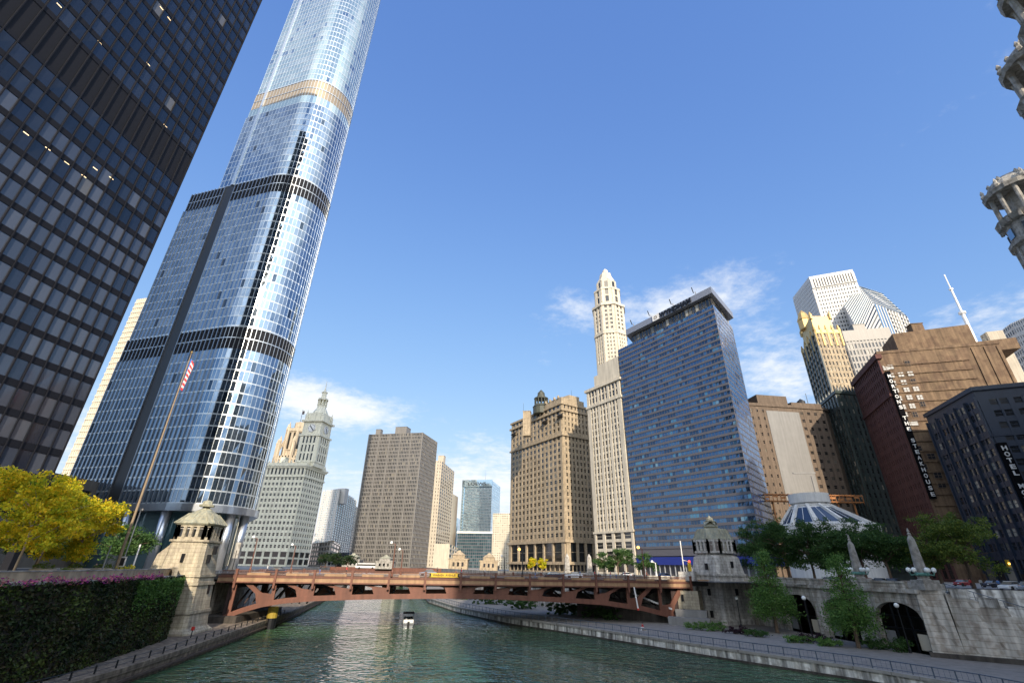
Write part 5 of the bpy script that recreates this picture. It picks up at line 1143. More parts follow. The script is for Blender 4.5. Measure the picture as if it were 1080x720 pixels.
def pylon(loc,label,h=7.2,sc=1.0,name='lamp_pylon'):
    x,y,z=loc; root=thing(name,label,'lamp pylon',loc,'tapered stone lamp pylons')
    m_=MB(); s=sc
    m_.prism([(x-1.7*s,y-1.7*s),(x+1.7*s,y-1.7*s),(x+1.7*s,y+1.7*s),(x-1.7*s,y+1.7*s)],z,z+.9*s); m_.prism([(x-1.3*s,y-1.3*s),(x+1.3*s,y-1.3*s),(x+1.3*s,y+1.3*s),(x-1.3*s,y+1.3*s)],z+.9*s,z+1.4*s); m_.lathe((x,y,z+1.4*s),[(1.0*s,0),(.75*s,.25*s),(.85*s,.5*s)],14); m_.build('pedestal','limestone_grey',root)
    m_=MB(); m_.lathe((x,y,z+1.7*s),[(.62*s,0),(.78*s,.5*s),(.80*s,1.0*s),(.52*s,(h-2.9)*s),(.30*s,(h-2.5)*s),(.22*s,(h-2.35)*s)],14); m_.build('shaft','limestone_grey',root,smooth=False)
    m_=MB(); m_.lathe((x,y,z+(h-.65)*s),[(.2*s,0),(.3*s,.25*s),(.12*s,.45*s),(.2*s,.7*s),(.03*s,1.2*s)],8); m_.build('finial','limestone_grey',root)
    m_=MB(); m_.lathe((x,y,z+2.0*s),[(.95*s,0),(1.05*s,.2*s),(.9*s,.45*s)],12)
    for k in range(6):
        a=k*math.pi/3+.3; dx,dy=math.cos(a),math.sin(a); m_.tube([(x+dx*.8*s,y+dy*.8*s,z+2.2*s),(x+dx*1.4*s,y+dy*1.4*s,z+2.05*s),(x+dx*1.6*s,y+dy*1.6*s,z+2.5*s)],.11*s,6)
    m_.build('bracket_ring','verdigris',root)
    for k in range(6):
        a=k*math.pi/3+.3; m_=MB(); r_=.36*s; m_.lathe((x+math.cos(a)*1.6*s,y+math.sin(a)*1.6*s,z+2.45*s),[(.12*s,0),(.3*s,.14*s),(r_,.36*s),(.3*s,.6*s),(.1*s,.74*s)],10); m_.build('globe','lamp_globe',root,smooth=True)
    return root
q=PE(1.5,-.9,G+.1); pylon((q[0],q[1],G+.1),'tall stone lamp pylon with white globes at the stair end of the viaduct parapet',h=8.6)
r_=ray(889,602); xr=r_.x/r_.y; s_=(xr*VA.y-VA.x)/(VT.x-xr*VT.y); q=vp(s_,-3.2,G); pylon((q[0],q[1],G+.1),'stone lamp pylon with globes behind the crown of the riverside tree nearest the frame edge',h=8.4)
for (px,lab) in ((598.5,'distant pale stone obelisk left of another before the tan corner block'),(622,'distant pale stone obelisk before the slender cream tower')):
    c=P(px,604,190); t_=thing('obelisk',lab,'obelisk',(c.x,190,G)); m_=MB(); m_.lathe((c.x,190,G),[(1.6,0),(1.6,1.2),(1.1,1.4),(1.3,2),(.95,6.0),(.2,7.2)],4,ph=.8); m_.build('shaft','limestone_grey',t_)
# ------------------------------------------------------------------ white round church
def church():
    c0=P(878,540,172); c=Vector((c0.x,172+6)); root=thing('round_church','white concrete fan shaped church with a drum on its sloping roof','church',(c.x,c.y,G))
    zz=lambda y:P(860,y,166).z
    n=11; R0,R1,R2=16.2,14.8,6.2; zb=zz(551); zd=zz(529); zt=zz(516)
    m_=MB(); m_.lathe((c.x,c.y,G),[(R0-2,0),(R0-2,zb-G-3.4),(R0,zb-G-3.0),(R0,zb-G-.2),(R1,zb-G)],n*2); m_.build('base_ring','concrete_white',root)
    k0=Vector((c.x-3.5,c.y))
    cone=MB(); r0=[(c.x+R1*math.cos(2*math.pi*k/n),c.y+R1*math.sin(2*math.pi*k/n),zb) for k in range(n)]; r1=[(k0.x+R2*math.cos(2*math.pi*k/n),k0.y+R2*math.sin(2*math.pi*k/n),zd) for k in range(n)]
    cone.loft([r0,r1]); cone.build('roof_cone','concrete_white',root)
    for k in range(n):
        a0,a1=Vector(r0[k]),Vector(r0[(k+1)%n]); b0,b1=Vector(r1[k]),Vector(r1[(k+1)%n]); nn=(a1-a0).cross(b0-a0).normalized()
        cc=Vector((c.x,c.y,(zb+zd)/2)); 
        if nn.dot((a0+b1)/2-cc)<0: nn=-nn
        def pt(u,v,o=.12): return (a0.lerp(a1,u)).lerp(b0.lerp(b1,u),v)+nn*o
        if math.sin(2*math.pi*(k+.5)/n)<.3:
            w_=MB(); w_.quad(pt(.12,.08,.06),pt(.88,.08,.06),pt(.88,.86,.06),pt(.12,.86,.06)); w_.build('window','glass_church',root)
            f_=MB()
            for u in (.12,.5,.88): f_.beam(pt(u,.08,.1),pt(u,.86,.1),.12,.14)
            f_.build('window_bars','white_paint',root)
        f_=MB(); f_.beam(a0+nn*.2,b0+nn*.2,1.1,.7); f_.build('roof_rib','concrete_white',root)
    m_=MB(); m_.lathe((k0.x,k0.y,zd-.6),[(R2+.1,0),(R2+.3,.6),(R2-.3,1.0),(R2-.3,1.4),(R2+.4,1.5),(R2+.4,zt-zd+.6),(R2-.2,zt-zd+.6),(R2-.2,zt-zd)],28); m_.build('drum','concrete_white',root)
glass('glass_church',[(0,(.05,.075,.12)),(.5,(.08,.11,.16)),(.9,(.04,.05,.08))],.05,.3)
church()
# scaffold deck behind the church
t_=thing('scaffold_platform','rust brown construction platform hung with scaffold boards behind the church','scaffold',(115,205,G)); m_=MB()
a=P(806,528,205); b_=P(908,527,205)
for z in (a.z,a.z+2.6): m_.box(((a.x+b_.x)/2,205,z),(b_.x-a.x,3,.35))
for k in range(26): x=a.x+(b_.x-a.x)*k/25; m_.box((x,203.6,a.z+1.2),(.2,.2,3.6)); 
for k in range(12): x=a.x+(b_.x-a.x)*k/12; m_.box((x+1,203.7,a.z+.7+random.random()*1.2),(2.2,.12,.8))
m_.build('platform','rust_orange',t_)
m_=MB()
for k in range(6): x=a.x+(b_.x-a.x)*(k+.5)/6; m_.box((x,205,(G+a.z)/2),(.5,.5,a.z-G))
m_.build('supports','rust_orange',t_)
m_=MB(); p=P(850,499,200); m_.tube([(p.x+2,200,a.z),(p.x+2,200,p.z-1)],.35,6); m_.beam((p.x-5.5,200,p.z),(p.x+4,200,p.z+.3),.5,.6); m_.build('hoist_arm','grey_render',t_)
# ================================================================== NEAR RIGHT CORNER BUILDING WITH TURRETS, and the buildings behind the viewer
def turret_block():
    zt=EYE+89.5
    T=[PZ(1063,186,zt),PZ(1090,44,zt),]
    d=Vector((T[1].x-T[0].x,T[1].y-T[0].y)).normalized(); T.append(PZ(1094,-42,zt))
    per=Vector((-d.y,d.x)); per=per if per.x>0 else -per
    c0=Vector((T[0].x,T[0].y)); c1=Vector((T[1].x,T[1].y))+d*9; rr=5.2
    A=c0-d*rr*.2+per*rr*.75; B=c1+d*rr*.8+per*rr*.75
    pl=[tuple(A),tuple(B),tuple(B+per*62),tuple(A+per*62)]
    b=Building('turreted_block','ornate stone office block with domed corner turrets cut by the right frame edge','building',(A.x,A.y,G),'limestone_grey','glass_wyn')
    zr=zt-14; b.body(pl,G,zr)
    P0,P1=pl[1],pl[0]
    # faces: the river front runs from far corner A (left) to near corner B (right)
    b.facade(pl[0],pl[1],G+8,zr-4,12,18,1.5,1.6,.5,edge=2.5); b.facade(pl[3],pl[0],G+8,zr-4,12,18,1.5,1.6,.5,edge=2.5)
    b.band(pl,zr-4,zr-3,1.2); b.band(pl,zr-.6,zr+.8,1.2); b.band(pl,zr-9,zr-8,1.0)
    b.wall.prism([tuple(Vector(p)) for p in [lerp(pl[0],pl[2],.12),lerp(pl[1],pl[3],.12),lerp(pl[2],pl[0],.12),lerp(pl[3],pl[1],.12)]],zr,zr+6)
    root=b.finish()
    cen=(Vector(pl[0])+Vector(pl[2]))/2+per*12
    m_=MB(); m_.lathe((cen.x,cen.y,zr),[(15,0),(15,22),(14,23),(12,24),(12,40),(13,41),(11,46),(6,52),(1,56)],16); m_.build('central_dome','limestone_grey',root)
    for q in T:
        t_=MB(); x,y=q.x,q.y; z0=zr-16; t_.lathe((x,y,G+30),[(rr*.9,0),(rr*.9,zr-46.2-G)],16); [t_.lathe((x,y,G+34+j*2.0),[(rr*.97,0),(rr*.97,1.2)],16) for j in range(int((zr-52-G)/2))]
        t_.lathe((x,y,z0),[(rr*.95,0),(rr*1.0,5),(rr*1.0,9.5),(rr*1.18,10),(rr*1.18,11),(rr*1.0,11.2),(rr*.98,15.6),(rr*1.12,16),(rr*1.25,17.2),(rr*1.1,17.6)],16)
        for k in range(16):
            a=2*math.pi*k/16; t_.box((x+math.cos(a)*rr*1.02,y+math.sin(a)*rr*1.02,z0+5),(.5,.5,9.5),a)
            t_.box((x+math.cos(a)*rr*1.15,y+math.sin(a)*rr*1.15,z0+16.2),(.6,.5,1.3),a)
        t_.build('turret_drum','limestone_grey',root)
        for k in range(8):
            a=2*math.pi*(k+.5)/8; w=MB(); w.box((x+math.cos(a)*rr*1.0,y+math.sin(a)*rr*1.0,z0+13.3),(.3,1.7,2.4),a); w.build('turret_window','glass_blue',root)
        zc=z0+17.6
        for k in range(10):
            a=2*math.pi*k/10; c=MB(); c.lathe((x+math.cos(a)*rr*.95,y+math.sin(a)*rr*.95,zc),[(.62,0),(.5,.4),(.45,6.2),(.7,6.8)],8); c.build('turret_column','limestone_grey',root)
        c=MB(); c.lathe((x,y,zc),[(rr*.5,0),(rr*.5,6.8)],8); 
        c.lathe((x,y,zc+6.7),[(rr*1.15,0),(rr*1.2,1.1),(rr*1.0,1.4),(rr*.9,3.2),(rr*.7,4.4),(rr*.3,5.1),(.3,5.4)],16)
        for k in range(8):
            a=2*math.pi*k/8+.2; c.lathe((x+math.cos(a)*rr*1.12,y+math.sin(a)*rr*1.12,zc+7.6),[(.45,0),(.6,.7),(.3,1.3),(.4,1.8),(.08,2.6)],6)
            c.lathe((x+math.cos(a)*rr*.8,y+math.sin(a)*rr*.8,zc+10.2),[(.4,0),(.5,.5),(.1,1.2)],6)
        c.build('turret_roof','limestone_grey',root)
turret_block()
def offstage(name,label,pl,h,wall,gl,fl=3.8):
    b=Building(name,label,'building',(pl[0][0],pl[0][1],G),wall,gl); b.body(pl,0,h)
    for i in range(4):
        a,c=pl[i],pl[(i+1)%4]; L_=dist(a,c); b.facade(a,c,G+6,h-3,max(3,int(L_/5)),max(4,int(h/7)),1.6,2.6,.4,sash=False)
    b.finish(nbig=0)
def rect(x0,x1,y0,y1): return [(x0,y0),(x1,y0),(x1,y1),(x0,y1)]
offstage('office_tower','tall tan office tower on the right bank behind the viewer',rect(45,82,-150,-80),150,'cream_panel','glass_dark')
offstage('office_tower','grey stone office tower further right behind the viewer',rect(84,130,-120,-40),112,'limestone_grey','glass_dark')
offstage('office_tower','brown slab on the right bank two blocks behind the viewer',rect(4,46,-300,-250),184,'bronze_panel','glass_dark')
offstage('shade_block','unseen dull stone block added to shade the navy hotel front',rect(168,262,18,70),112,'limestone_grey','glass_dark')  # unseen block, added so that its shadow falls on the navy hotel
for (x,y,lab) in ((-135,-5,'round balconied concrete tower beside the black slab tower'),(-165,-75,'second round balconied concrete tower on the left bank behind the viewer')):
    t_=thing('round_tower',lab,'tower',(x,y,G)); m_=MB(); m_.lathe((x,y,G),[(13,0),(13,175)],24); m_.lathe((x,y,G+175),[(6,0),(6,8)],16)
    m_.build('core','glass_dark',t_)
    m_=MB()
    for k in range(60): m_.lathe((x,y,G+3+k*2.9),[(15.5 if k%2 else 15.3,0),(15.5,1.0)],24)
    m_.build('balconies','beige_panel',t_)
# ================================================================== PLANTS
def leaves(name,mat,pts,size,parent=None,bias=None,flat=.0,**props):
    """pts (n,3) centres -> one mesh of small bent leaf faces"""
    n=len(pts); u=RNG.normal(size=(n,3)); u/=np.linalg.norm(u,axis=1)[:,None]; v=RNG.normal(size=(n,3)); v-= (v*u).sum(1)[:,None]*u; v/=np.linalg.norm(v,axis=1)[:,None]
    s=size*RNG.uniform(.6,1.25,n)[:,None]; off=np.array(WLOC.get(parent.name,(0,0,0)) if parent else (0,0,0))
    p=pts-off; V=np.stack([p-u*s*.5,p-v*s*.3,p+u*s*.6,p+v*s*.3],1).reshape(-1,3)
    me=bpy.data.meshes.new(name); me.vertices.add(4*n); me.vertices.foreach_set('co',V.astype(np.float32).ravel()); me.loops.add(4*n); me.loops.foreach_set('vertex_index',np.arange(4*n,dtype=np.int32)); me.polygons.add(n); me.polygons.foreach_set('loop_start',np.arange(0,4*n,4,dtype=np.int32))
    try: me.polygons.foreach_set('loop_total',np.full(n,4,dtype=np.int32))
    except Exception: pass
    at=me.attributes.new('rnd','FLOAT','FACE'); r_=np.clip((bias if bias is not None else .5)+RNG.normal(0,.2,n),0,1).astype(np.float32); at.data.foreach_set('value',r_)
    me.materials.append(MATS[mat]); me.update(); me.validate(); o=bpy.data.objects.new(name,me); COL.objects.link(o); o.parent=parent; WLOC[o.name]=tuple(off); return tag(o,**props)
def crown_points(blobs,n,clump=.9,shell=.55):
    P_=[];Bs=[]; vol=[b[3]*b[4]*b[5] for b in blobs]; tv=sum(vol)
    for b,vv in zip(blobs,vol):
        nc=max(4,int(n*vv/tv/26)); d=RNG.normal(size=(nc,3)); d/=np.linalg.norm(d,axis=1)[:,None]; rr=RNG.uniform(shell**2,1.0,nc)**.5*RNG.uniform(.88,1.1,nc)
        c=np.array(b[:3])+d*rr[:,None]*np.array(b[3:6]); cb=RNG.uniform(.25,.75,nc)
        k=26; pts=(c[:,None,:]+RNG.normal(size=(nc,k,3))*np.array([clump,clump,clump*.55])).reshape(-1,3); P_.append(pts); Bs.append(np.repeat(cb,k))
    return np.concatenate(P_),np.concatenate(Bs)
def tree(name,label,base,h,w,mat,n=5000,size=.34,trunk_h=.28,kind='round',bark='bark',group=None,lean=0,cl=None,r0=None,low=.36):
    x,y,z=base; root=thing(name,label,'tree',(x,y,z),group); rr=random.Random(int(x*13+y*7))
    m_=MB(); tr=r0 or h*.017+.06; top=h*(.62 if kind=='round' else .9)
    pts=[(x,y,z),(x+.1+lean*.3,y,z+h*trunk_h),(x+lean*.6+.2*rr.uniform(-1,1),y,z+h*.45),(x+lean,y+.2,z+top)]; m_.tube(pts,[tr*1.15,tr*.85,tr*.6,tr*.15],8); m_.build('trunk',bark,root)
    nb=8 if kind=='round' else 12; 
    bl=[]
    for k in range(nb):
        a=k*2.4+rr.random(); f=rr.uniform(.30,.55) if kind=='round' else rr.uniform(.2,.8); s_=Vector((x+lean*f,y,z+h*f)); ln=w*.42*(1 if kind=='round' else (1-f)*1.0); e=s_+Vector((math.cos(a)*ln,math.sin(a)*ln,h*rr.uniform(.14,.30) if kind=='round' else h*.06)); lm=MB(); mid=s_.lerp(e,.5)+Vector((0,0,h*.04)); lm.tube([s_,mid,e],[tr*.5,tr*.3,tr*.08],5); lm.build('limb',bark,root)
    if kind=='round':
        for k in range(15):
            a=k*2.4; q=rr.uniform(.15,.38)*w*(1 if k else 0); zz=z+h*rr.uniform(low,.84); f=1-abs((zz-z)/h-.6)*1.0
            bl.append((x+lean+math.cos(a)*q,y+math.sin(a)*q,zz,w*.19*f*rr.uniform(.8,1.25),w*.19*f*rr.uniform(.8,1.2),h*.11*rr.uniform(.8,1.2)))
        bl.append((x+lean,y,z+h*.88,w*.14,w*.14,h*.1))
    else:
        for k in range(30):
            f=.20+.76*(k/29); a=k*2.4; rad=w*.5*(1-f)**.75*(.95 if f>.3 else .8); q=rad*.62*rr.uniform(.8,1.1); e=max(.7,rad*.5)
            bl.append((x+math.cos(a)*q,y+math.sin(a)*q,z+h*f+rr.uniform(-.4,.2),e,e,e*.6))
            if k%2==0: bl.append((x-math.cos(a)*q*.8,y-math.sin(a)*q*.8,z+h*f,e*.9,e*.9,e*.6))
    pts,b_=crown_points(bl,n,clump=cl or w*.035+.15,shell=.4); leaves('crown',mat,pts,size,root,bias=b_); return root
# yellowing street trees of the left plaza
YG='yellowing trees of the left plaza'
for (x,y,h,w,lean,lab) in ((-57,60,12.6,12.5,.0,'yellow tree on the left plaza nearest the frame edge, thick canopy'),(-61,67,13.2,11.5,.0,'yellow tree in the middle of the left plaza row above the ivy wall'),(-61.5,73,10.8,9,.0,'yellow green tree at the bridge end of the left plaza row'),(-66,60,13.0,13,.0,'tall yellow tree standing behind the left plaza row')):
    tree('street_tree',lab,(x,y,G),h,w,'leaf_yellow',n=10500,size=.38,trunk_h=.25,bark='bark_pale',group=YG,lean=lean,cl=.34,r0=.13,low=.27)
tree('street_tree','dark green tree in the shade between flagpole and sunlit bridge house',(-72,96,G),9,11,'leaf_green',n=6000,size=.45)
tree('street_tree','dark green tree low behind the yellow plaza trees',(-84,92,G),8,12,'leaf_green',n=5000,size=.45)
# green trees of the right street
SG='green trees along the right bank street'
for (px,Y,h,w,lab,mt) in ((806,128,15.0,13,'green street tree just right of the grey bridge house','leaf_green'),(832,122,14.5,13,'green street tree in front of the white church, left half','leaf_green'),(858,118,14.0,13,'green street tree in front of the white church entrance','leaf_green'),(884,114,14.0,13,'green street tree behind the farther lamp pylon','leaf_green'),(912,110,14.0,13,'green street tree right of the farther lamp pylon','leaf_green'),(938,107,13.0,12,'green street tree just left of the tall lamp pylon','leaf_green'),
    (990,104,15.0,15,'green street tree right behind the tall lamp pylon','leaf_olive'),(1022,100,14.0,14,'yellowish green street tree at the stair head by the navy hotel','leaf_olive')):
    r_=ray(px,604); x=r_.x/r_.y*Y; tree('street_tree',lab,(x,Y,G),h,w,mt,n=9000,size=.42,group=SG,trunk_h=.2,low=.28,cl=.45)
# layered riverside lindens
a=PZ(820,667,RW); tree('riverside_tree','conical green tree on the riverwalk beside the grey bridge house',(a.x,a.y,RW),15.6,13,'leaf_light',n=9000,size=.36,kind='cone',group='conical riverside trees')
a=PZ(906,683,RW); tree('riverside_tree','conical green tree on the riverwalk before the near viaduct arches',(a.x,a.y,RW),14.2,12,'leaf_light',n=9000,size=.32,kind='cone',group='conical riverside trees')
TG='small trees at the right bridge end'
for (px,Y,h,w,lab) in ((637,178,8,8,'leftmost small tree at the right bridge end'),(652,172,9,7,'slim small tree second at the right bridge end'),(662,185,10,8,'taller small tree before the cream spire tower base'),(682,170,7.5,8,'small tree before the blue hotel awning')):
    r_=ray(px,604); tree('street_tree',lab,(r_.x/r_.y*Y,Y,G),h,w,'leaf_green',n=2200,size=.5,group=TG)
for (px,Y,h,w,lab,mt) in ((342,300,8,11,'dark round tree far beyond the bridge, left of its neighbours','leaf_dark'),(353,305,8.5,12,'dark round tree far beyond the bridge between two others','leaf_dark'),(366,300,7.5,11,'dark round tree far beyond the bridge nearest the bronze slab','leaf_dark'),(561,235,6.5,4,'tiny yellow green sapling before the corner block, left one','leaf_yellow'),(572,233,6.5,4,'tiny yellow green sapling before the corner block, right one','leaf_yellow')):
    r_=ray(px,602); tree('street_tree',lab,(r_.x/r_.y*Y,Y,G),h,w,mt,n=1300,size=.7,group='far trees beyond the bridge')
def bush(label,base,sx,sy,sz,mat,n=1500,size=.25,name='shrub',group='riverwalk shrubs',cat='shrub'):
    x,y,z=base; root=thing(name,label,cat,(x,y,z),group); bl=[(x+random.uniform(-.5,.5)*sx,y+random.uniform(-.4,.4)*sy,z+sz*.45,sx*.4,sy*.4,sz*.5) for _ in range(6)]
    pts,b_=crown_points(bl,n,clump=.22,shell=.3); pts=pts[pts[:,2]>z-.1]; leaves('foliage',mat,pts,size,root,bias=.5)
    m_=MB(); 
    for k in range(4): m_.tube([(x+.2*k-.3,y,z),(x+.35*k-.5,y+.1,z+sz*.6)],.04,5)
    m_.build('stems','bark',root)
for (px,py,sx,sy,sz,mat,lab) in ((740,664,4.2,2.2,1.7,'leaf_light','low green hedge clump at the foot of the grey bridge house'),(757,665,4.2,2.2,1.9,'leaf_light','taller bright green hedge clump right beside the first'),(776,668,4.2,2.2,1.3,'leaf_purple','purple leaved shrub under the globe lamp'),(798,671,3.8,2,1.3,'leaf_green','green shrub left of the first conical tree trunk'),(840,677,3.4,2,1.2,'leaf_light','light green shrub between the two conical trees'),(856,677,4.0,2,1.5,'leaf_purple','purple leaved shrub before the farther arch'),(874,681,3.2,2,1.2,'leaf_light','low green shrub left of the near conical tree trunk'),(925,684,3.4,2.2,1.6,'leaf_green','green shrub right of the near conical tree trunk'),(948,687,3.2,2.2,2.2,'leaf_green','rounded green shrub before the near arch')):
    a=PZ(px,py,RW); bush(lab,(a.x,a.y,RW),sx,sy,sz,mat)
# trees and shrubs massed on the right bank beneath the bridge
for k,(x,y,sx,sz,lab) in enumerate(((14,142,9,3.2,'dark shrub mass under the bridge nearest the ramp wall'),(5,158,9,3.6,'dark green shrub mass on the bank seen under mid bridge'),(-5,176,10,3.8,'green shrub mass on the bank beyond the bridge'),(-14,198,9,3.4,'lighter green shrub mass farthest beyond the bridge'),(24,133,7,2.6,'dark shrub mass beside the ramp wall'))):
    bush(lab,(x,y,RW),sx,6,sz,'leaf_green' if k!=3 else 'leaf_light',n=2600,size=.5,group='shrubs on the bank beyond the bridge')
bush('small bright yellow green shrub in the plaza planter by the flagpole foot',(-58,79,G),2.2,1.6,1.6,'leaf_yellow',n=700,group=None)
bush('yellow green shrub under the yellow trees of the plaza',(-56,66,G),2.6,1.6,1.3,'leaf_olive',n=700,group=None)
# ivy wall of the left bank
lwc=[p for p in resample(LW,np.linspace(-55,90.0,60).tolist()) ]
iv=thing('ivy_wall','dark retaining wall covered with ivy along the left ledge','ivy wall',(-52,70,RW))
vwall(lwc,RW-.5,G-.1,.8,'wall','dark_wall',None,None,1,parent=iv)
vwall([(p[0]+.15,p[1]) for p in lwc],G-.1,G+.15,1.1,'coping','limestone_grey',None,None,1,parent=iv)
n=26000; yy=RNG.uniform(25,90,n); xs=np.interp(yy,[p[1] for p in LW],[p[0] for p in LW]); zz=RNG.uniform(RW,G+.1,n); depth=np.abs(RNG.normal(0,.16,n))+.25*(np.sin(yy*1.3+zz*.9)*.5+.5)*RNG.uniform(0,1,n)+.03
leaves('ivy','leaf_ivy',np.stack([xs+depth,yy,zz],1),.36,iv,bias=np.clip(.4+.25*np.sin(yy*.7+1.3*np.sin(zz*.6))+.2*np.sin(zz*1.1+yy*.2),0,1),kind='stuff')
n=4200; yy=RNG.uniform(70,90,n); xs=np.interp(yy,[p[1] for p in LW],[p[0] for p in LW]); zz=G-.2-np.abs(RNG.normal(0,1.6,n)); zz=np.maximum(zz,RW+2)
leaves('ivy_fresh_growth','leaf_light',np.stack([xs+.3+np.abs(RNG.normal(0,.15,n)),yy,zz],1),.34,iv,bias=.4,kind='stuff')
n=3400; yy=RNG.uniform(30,77.5,n); yy=yy[RNG.random(n)<.35+.65*(np.sin(yy*1.9)+np.sin(yy*.7+1)>-.6)]; n=len(yy); xs=np.interp(yy,[p[1] for p in LW],[p[0] for p in LW]); 
leaves('flower_bed','petals',np.stack([xs+RNG.normal(.05,.35,n),yy,G+.15+np.abs(RNG.normal(.02,.2+.12*np.sin(yy*1.1),n))-.45*RNG.random(n)**2],1),.24,None,bias=RNG.uniform(.1,.9,n),label='magenta and purple flowers spilling over the ivy wall top',kind='stuff')
# plaza parapet with thin rail behind the flowers
t_=thing('plaza_parapet','low stone parapet with thin rail behind the flowers of the left plaza','parapet',(-56,70,G)); pw_=[(p[0]-2.2,p[1]) for p in lwc if 35<p[1]<=91]
vwall(pw_,G,G+1.0,.35,'wall','limestone',None,None,1,parent=t_); vwall([(p[0]+.05,p[1]) for p in pw_],G+1.0,G+1.12,.45,'cap','limestone_grey',None,None,1,parent=t_)
t_=thing('parapet','sunlit stone parapet between ivy wall end and the left bridge house','parapet',(-63,90,G)); m_=MB(); m_.hexa([(-52.6,82,G-1.2),(-52.1,82,G-1.2),(-58.2,90.9,G-1.2),(-59,90.9,G-1.2)],[(-52.6,82,G+1.3),(-52.1,82,G+1.3),(-58.2,90.9,G+1.3),(-59,90.9,G+1.3)]); m_.build('wall','pier_stone',t_)
for k in range(3): pass
# grey planters/benches
for (x,y,lab) in ((-59,66,'pale rock planter left of the slim plaza trunks'),(-60,72,'pale rock planter between the slim plaza trunks'),(-61,78,'pale rock planter right of the slim plaza trunks')):
    t_=thing('planter',lab,'planter',(x,y,G)); m_=MB(); m_.loft([[(x+1.6*math.cos(a)*s_,y+1.3*math.sin(a)*s_,G+z) for a in np.linspace(0,2*math.pi,11)[:-1]] for s_,z in ((1,0),(1.05,.6),(.9,1.0),(.5,1.15))]); m_.build('bowl','limestone',t_)
    pts,b_=crown_points([(x,y,G+1.3,1.1,.9,.4)],300,clump=.2); leaves('plants','leaf_olive',pts,.25,t_)
# flag pole
fp=P(122,600,80); fpt=P(188,372,80); root=thing('flagpole','very tall tapering flagpole with a limp red and white striped flag','flagpole',(fp.x,80,G))
m_=MB(); m_.tube([(fp.x,80,G-.1),(fp.x,80,G+8),(fp.x,80,fpt.z-3),(fp.x,80,fpt.z)],[.22,.19,.10,.06],10); m_.build('pole','pole_brown',root)
m_=MB(); m_.lathe((fp.x,80,fpt.z-.1),[(.1,0),(.25,.2),(.1,.45)],8); m_.build('finial','gold',root)
def flag():
    zt=P(188,378,80).z; zb=P(180,413,80).z; H_=zt-zb; x0=fp.x+.15; y0=80
    nx,nz=10,13; 
    def pt(i,k):
        u=i/nx; v=k/nz; sag=u*u*1.4; w_=.9*math.sin(u*9+v*2)*.22
        return (x0+u*.95*(1-.35*v)+.05,y0+w_,zt-v*H_*.93-sag*(1-v*.6))
    m_=MB()
    for k in range(nz):
        for i in range(nx):
            mi=1 if k%2 else 0
            if k<7 and i<4: mi=2
            m_.quad(pt(i,k),pt(i,k+1),pt(i+1,k+1),pt(i+1,k),mi)
    m_.build('flag',['cloth_red','cloth_white','cloth_blue'],root)
flag()
# ================================================================== RAILINGS, LAMPS, SIGNALS
t_=thing('quay_railing','dark blue metal railing along the right riverwalk edge','railing',(40,85,RW)); rl=[(p[0]+.55,p[1]) for p in rq if 38<=p[1]<=262]
# walk the line at even steps
def walk(line,step):
    out=[]; acc=0; 
    for a,b in zip(line,line[1:]):
        L_=dist(a,b); x=-acc
        while x+step<=L_: x+=step; out.append(lerp(a,b,x/L_))
        acc=(L_-x)%step if x>=0 else acc+L_
    return out
m_=MB()
for z,r_ in ((RW+1.2,.06),(RW+.35,.04)): m_.tube([(p[0],p[1],z) for p in rl],r_,5)
m_.build('rails','rail_blue',t_)
m_=MB(); wl=walk(rl,.55)
for k,p in enumerate(wl): m_.beam((p[0],p[1],RW),(p[0],p[1],RW+1.2),.02,.02)
m_.build('balusters','rail_blue',t_)
for p in wl[::4][:90]: m_=MB(); m_.beam((p[0],p[1],RW),(p[0],p[1],RW+1.25),.10,.10); m_.build('rail_post','rail_blue',t_)
t_=thing('chain_railing','thin post railing along the left riverwalk ledge','railing',(-45,75,RW)); rl=[(p[0]-.6,p[1]) for p in lq if 40<=p[1]<=131]; wl=walk(rl,3.2)
m_=MB()
for z in (RW+.95,RW+.5): m_.tube([(p[0],p[1],z) for p in rl],.03,4)
m_.build('rails','dark_metal',t_)
for p in wl: m_=MB(); m_.beam((p[0],p[1],RW),(p[0],p[1],RW+1.05),.13,.13); m_.build('rail_post','dark_metal',t_)
def globe_lamp(base,h,label,group='globe lamps on the right riverwalk'):
    x,y,z=base; r_=thing('street_lamp',label,'street lamp',base,group); m_=MB(); m_.lathe(base,[(.22,0),(.22,.5),(.10,.7),(.07,h-.35),(.16,h-.25),(.16,h-.1)],8); m_.build('pole','black_metal',r_)
    m_=MB(); m_.lathe((x,y,z+h-.15),[(.12,0),(.30,.14),(.37,.36),(.30,.58),(.1,.72)],12); m_.build('globe','lamp_globe',r_,smooth=True)
for (px,py,h,lab) in ((782,661,5.4,'globe lamp in front of the grey bridge house'),(858,676,6.6,'globe lamp between the two conical trees'),):
    a=PZ(px,py,RW); globe_lamp((a.x,a.y,RW),h,lab)
a=vp(VL-3.2,1.2,RW); globe_lamp(a,6.3,'globe lamp standing before the nearest arch')
def post_lamp(px,Y,ytop,label,mat='bridge_red',o=None,amber=False,group='tall posts on the bridge'):
    r0=ray(px,600); x=r0.x/r0.y*Y; zt=P(px,ytop,Y).z; r_=thing('street_lamp',label,'street lamp',(x,Y,G),group); h=zt-G
    m_=MB(); m_.lathe((x,Y,G),[(.24,0),(.24,1.0),(.14,1.3),(.11,h-.3)],8); m_.build('pole',mat,r_)
    m_=MB(); m_.beam((x,Y,zt-.3),(x-.9,Y-.1,zt),.1,.1); m_.build('arm',mat,r_); m_=MB(); m_.lathe((x-.9,Y-.1,zt-.3),[(.1,0),(.34,.12),(.34,.4),(.15,.62)],8); m_.build('lamp_head','lit_amber' if amber else 'lamp_globe',r_)
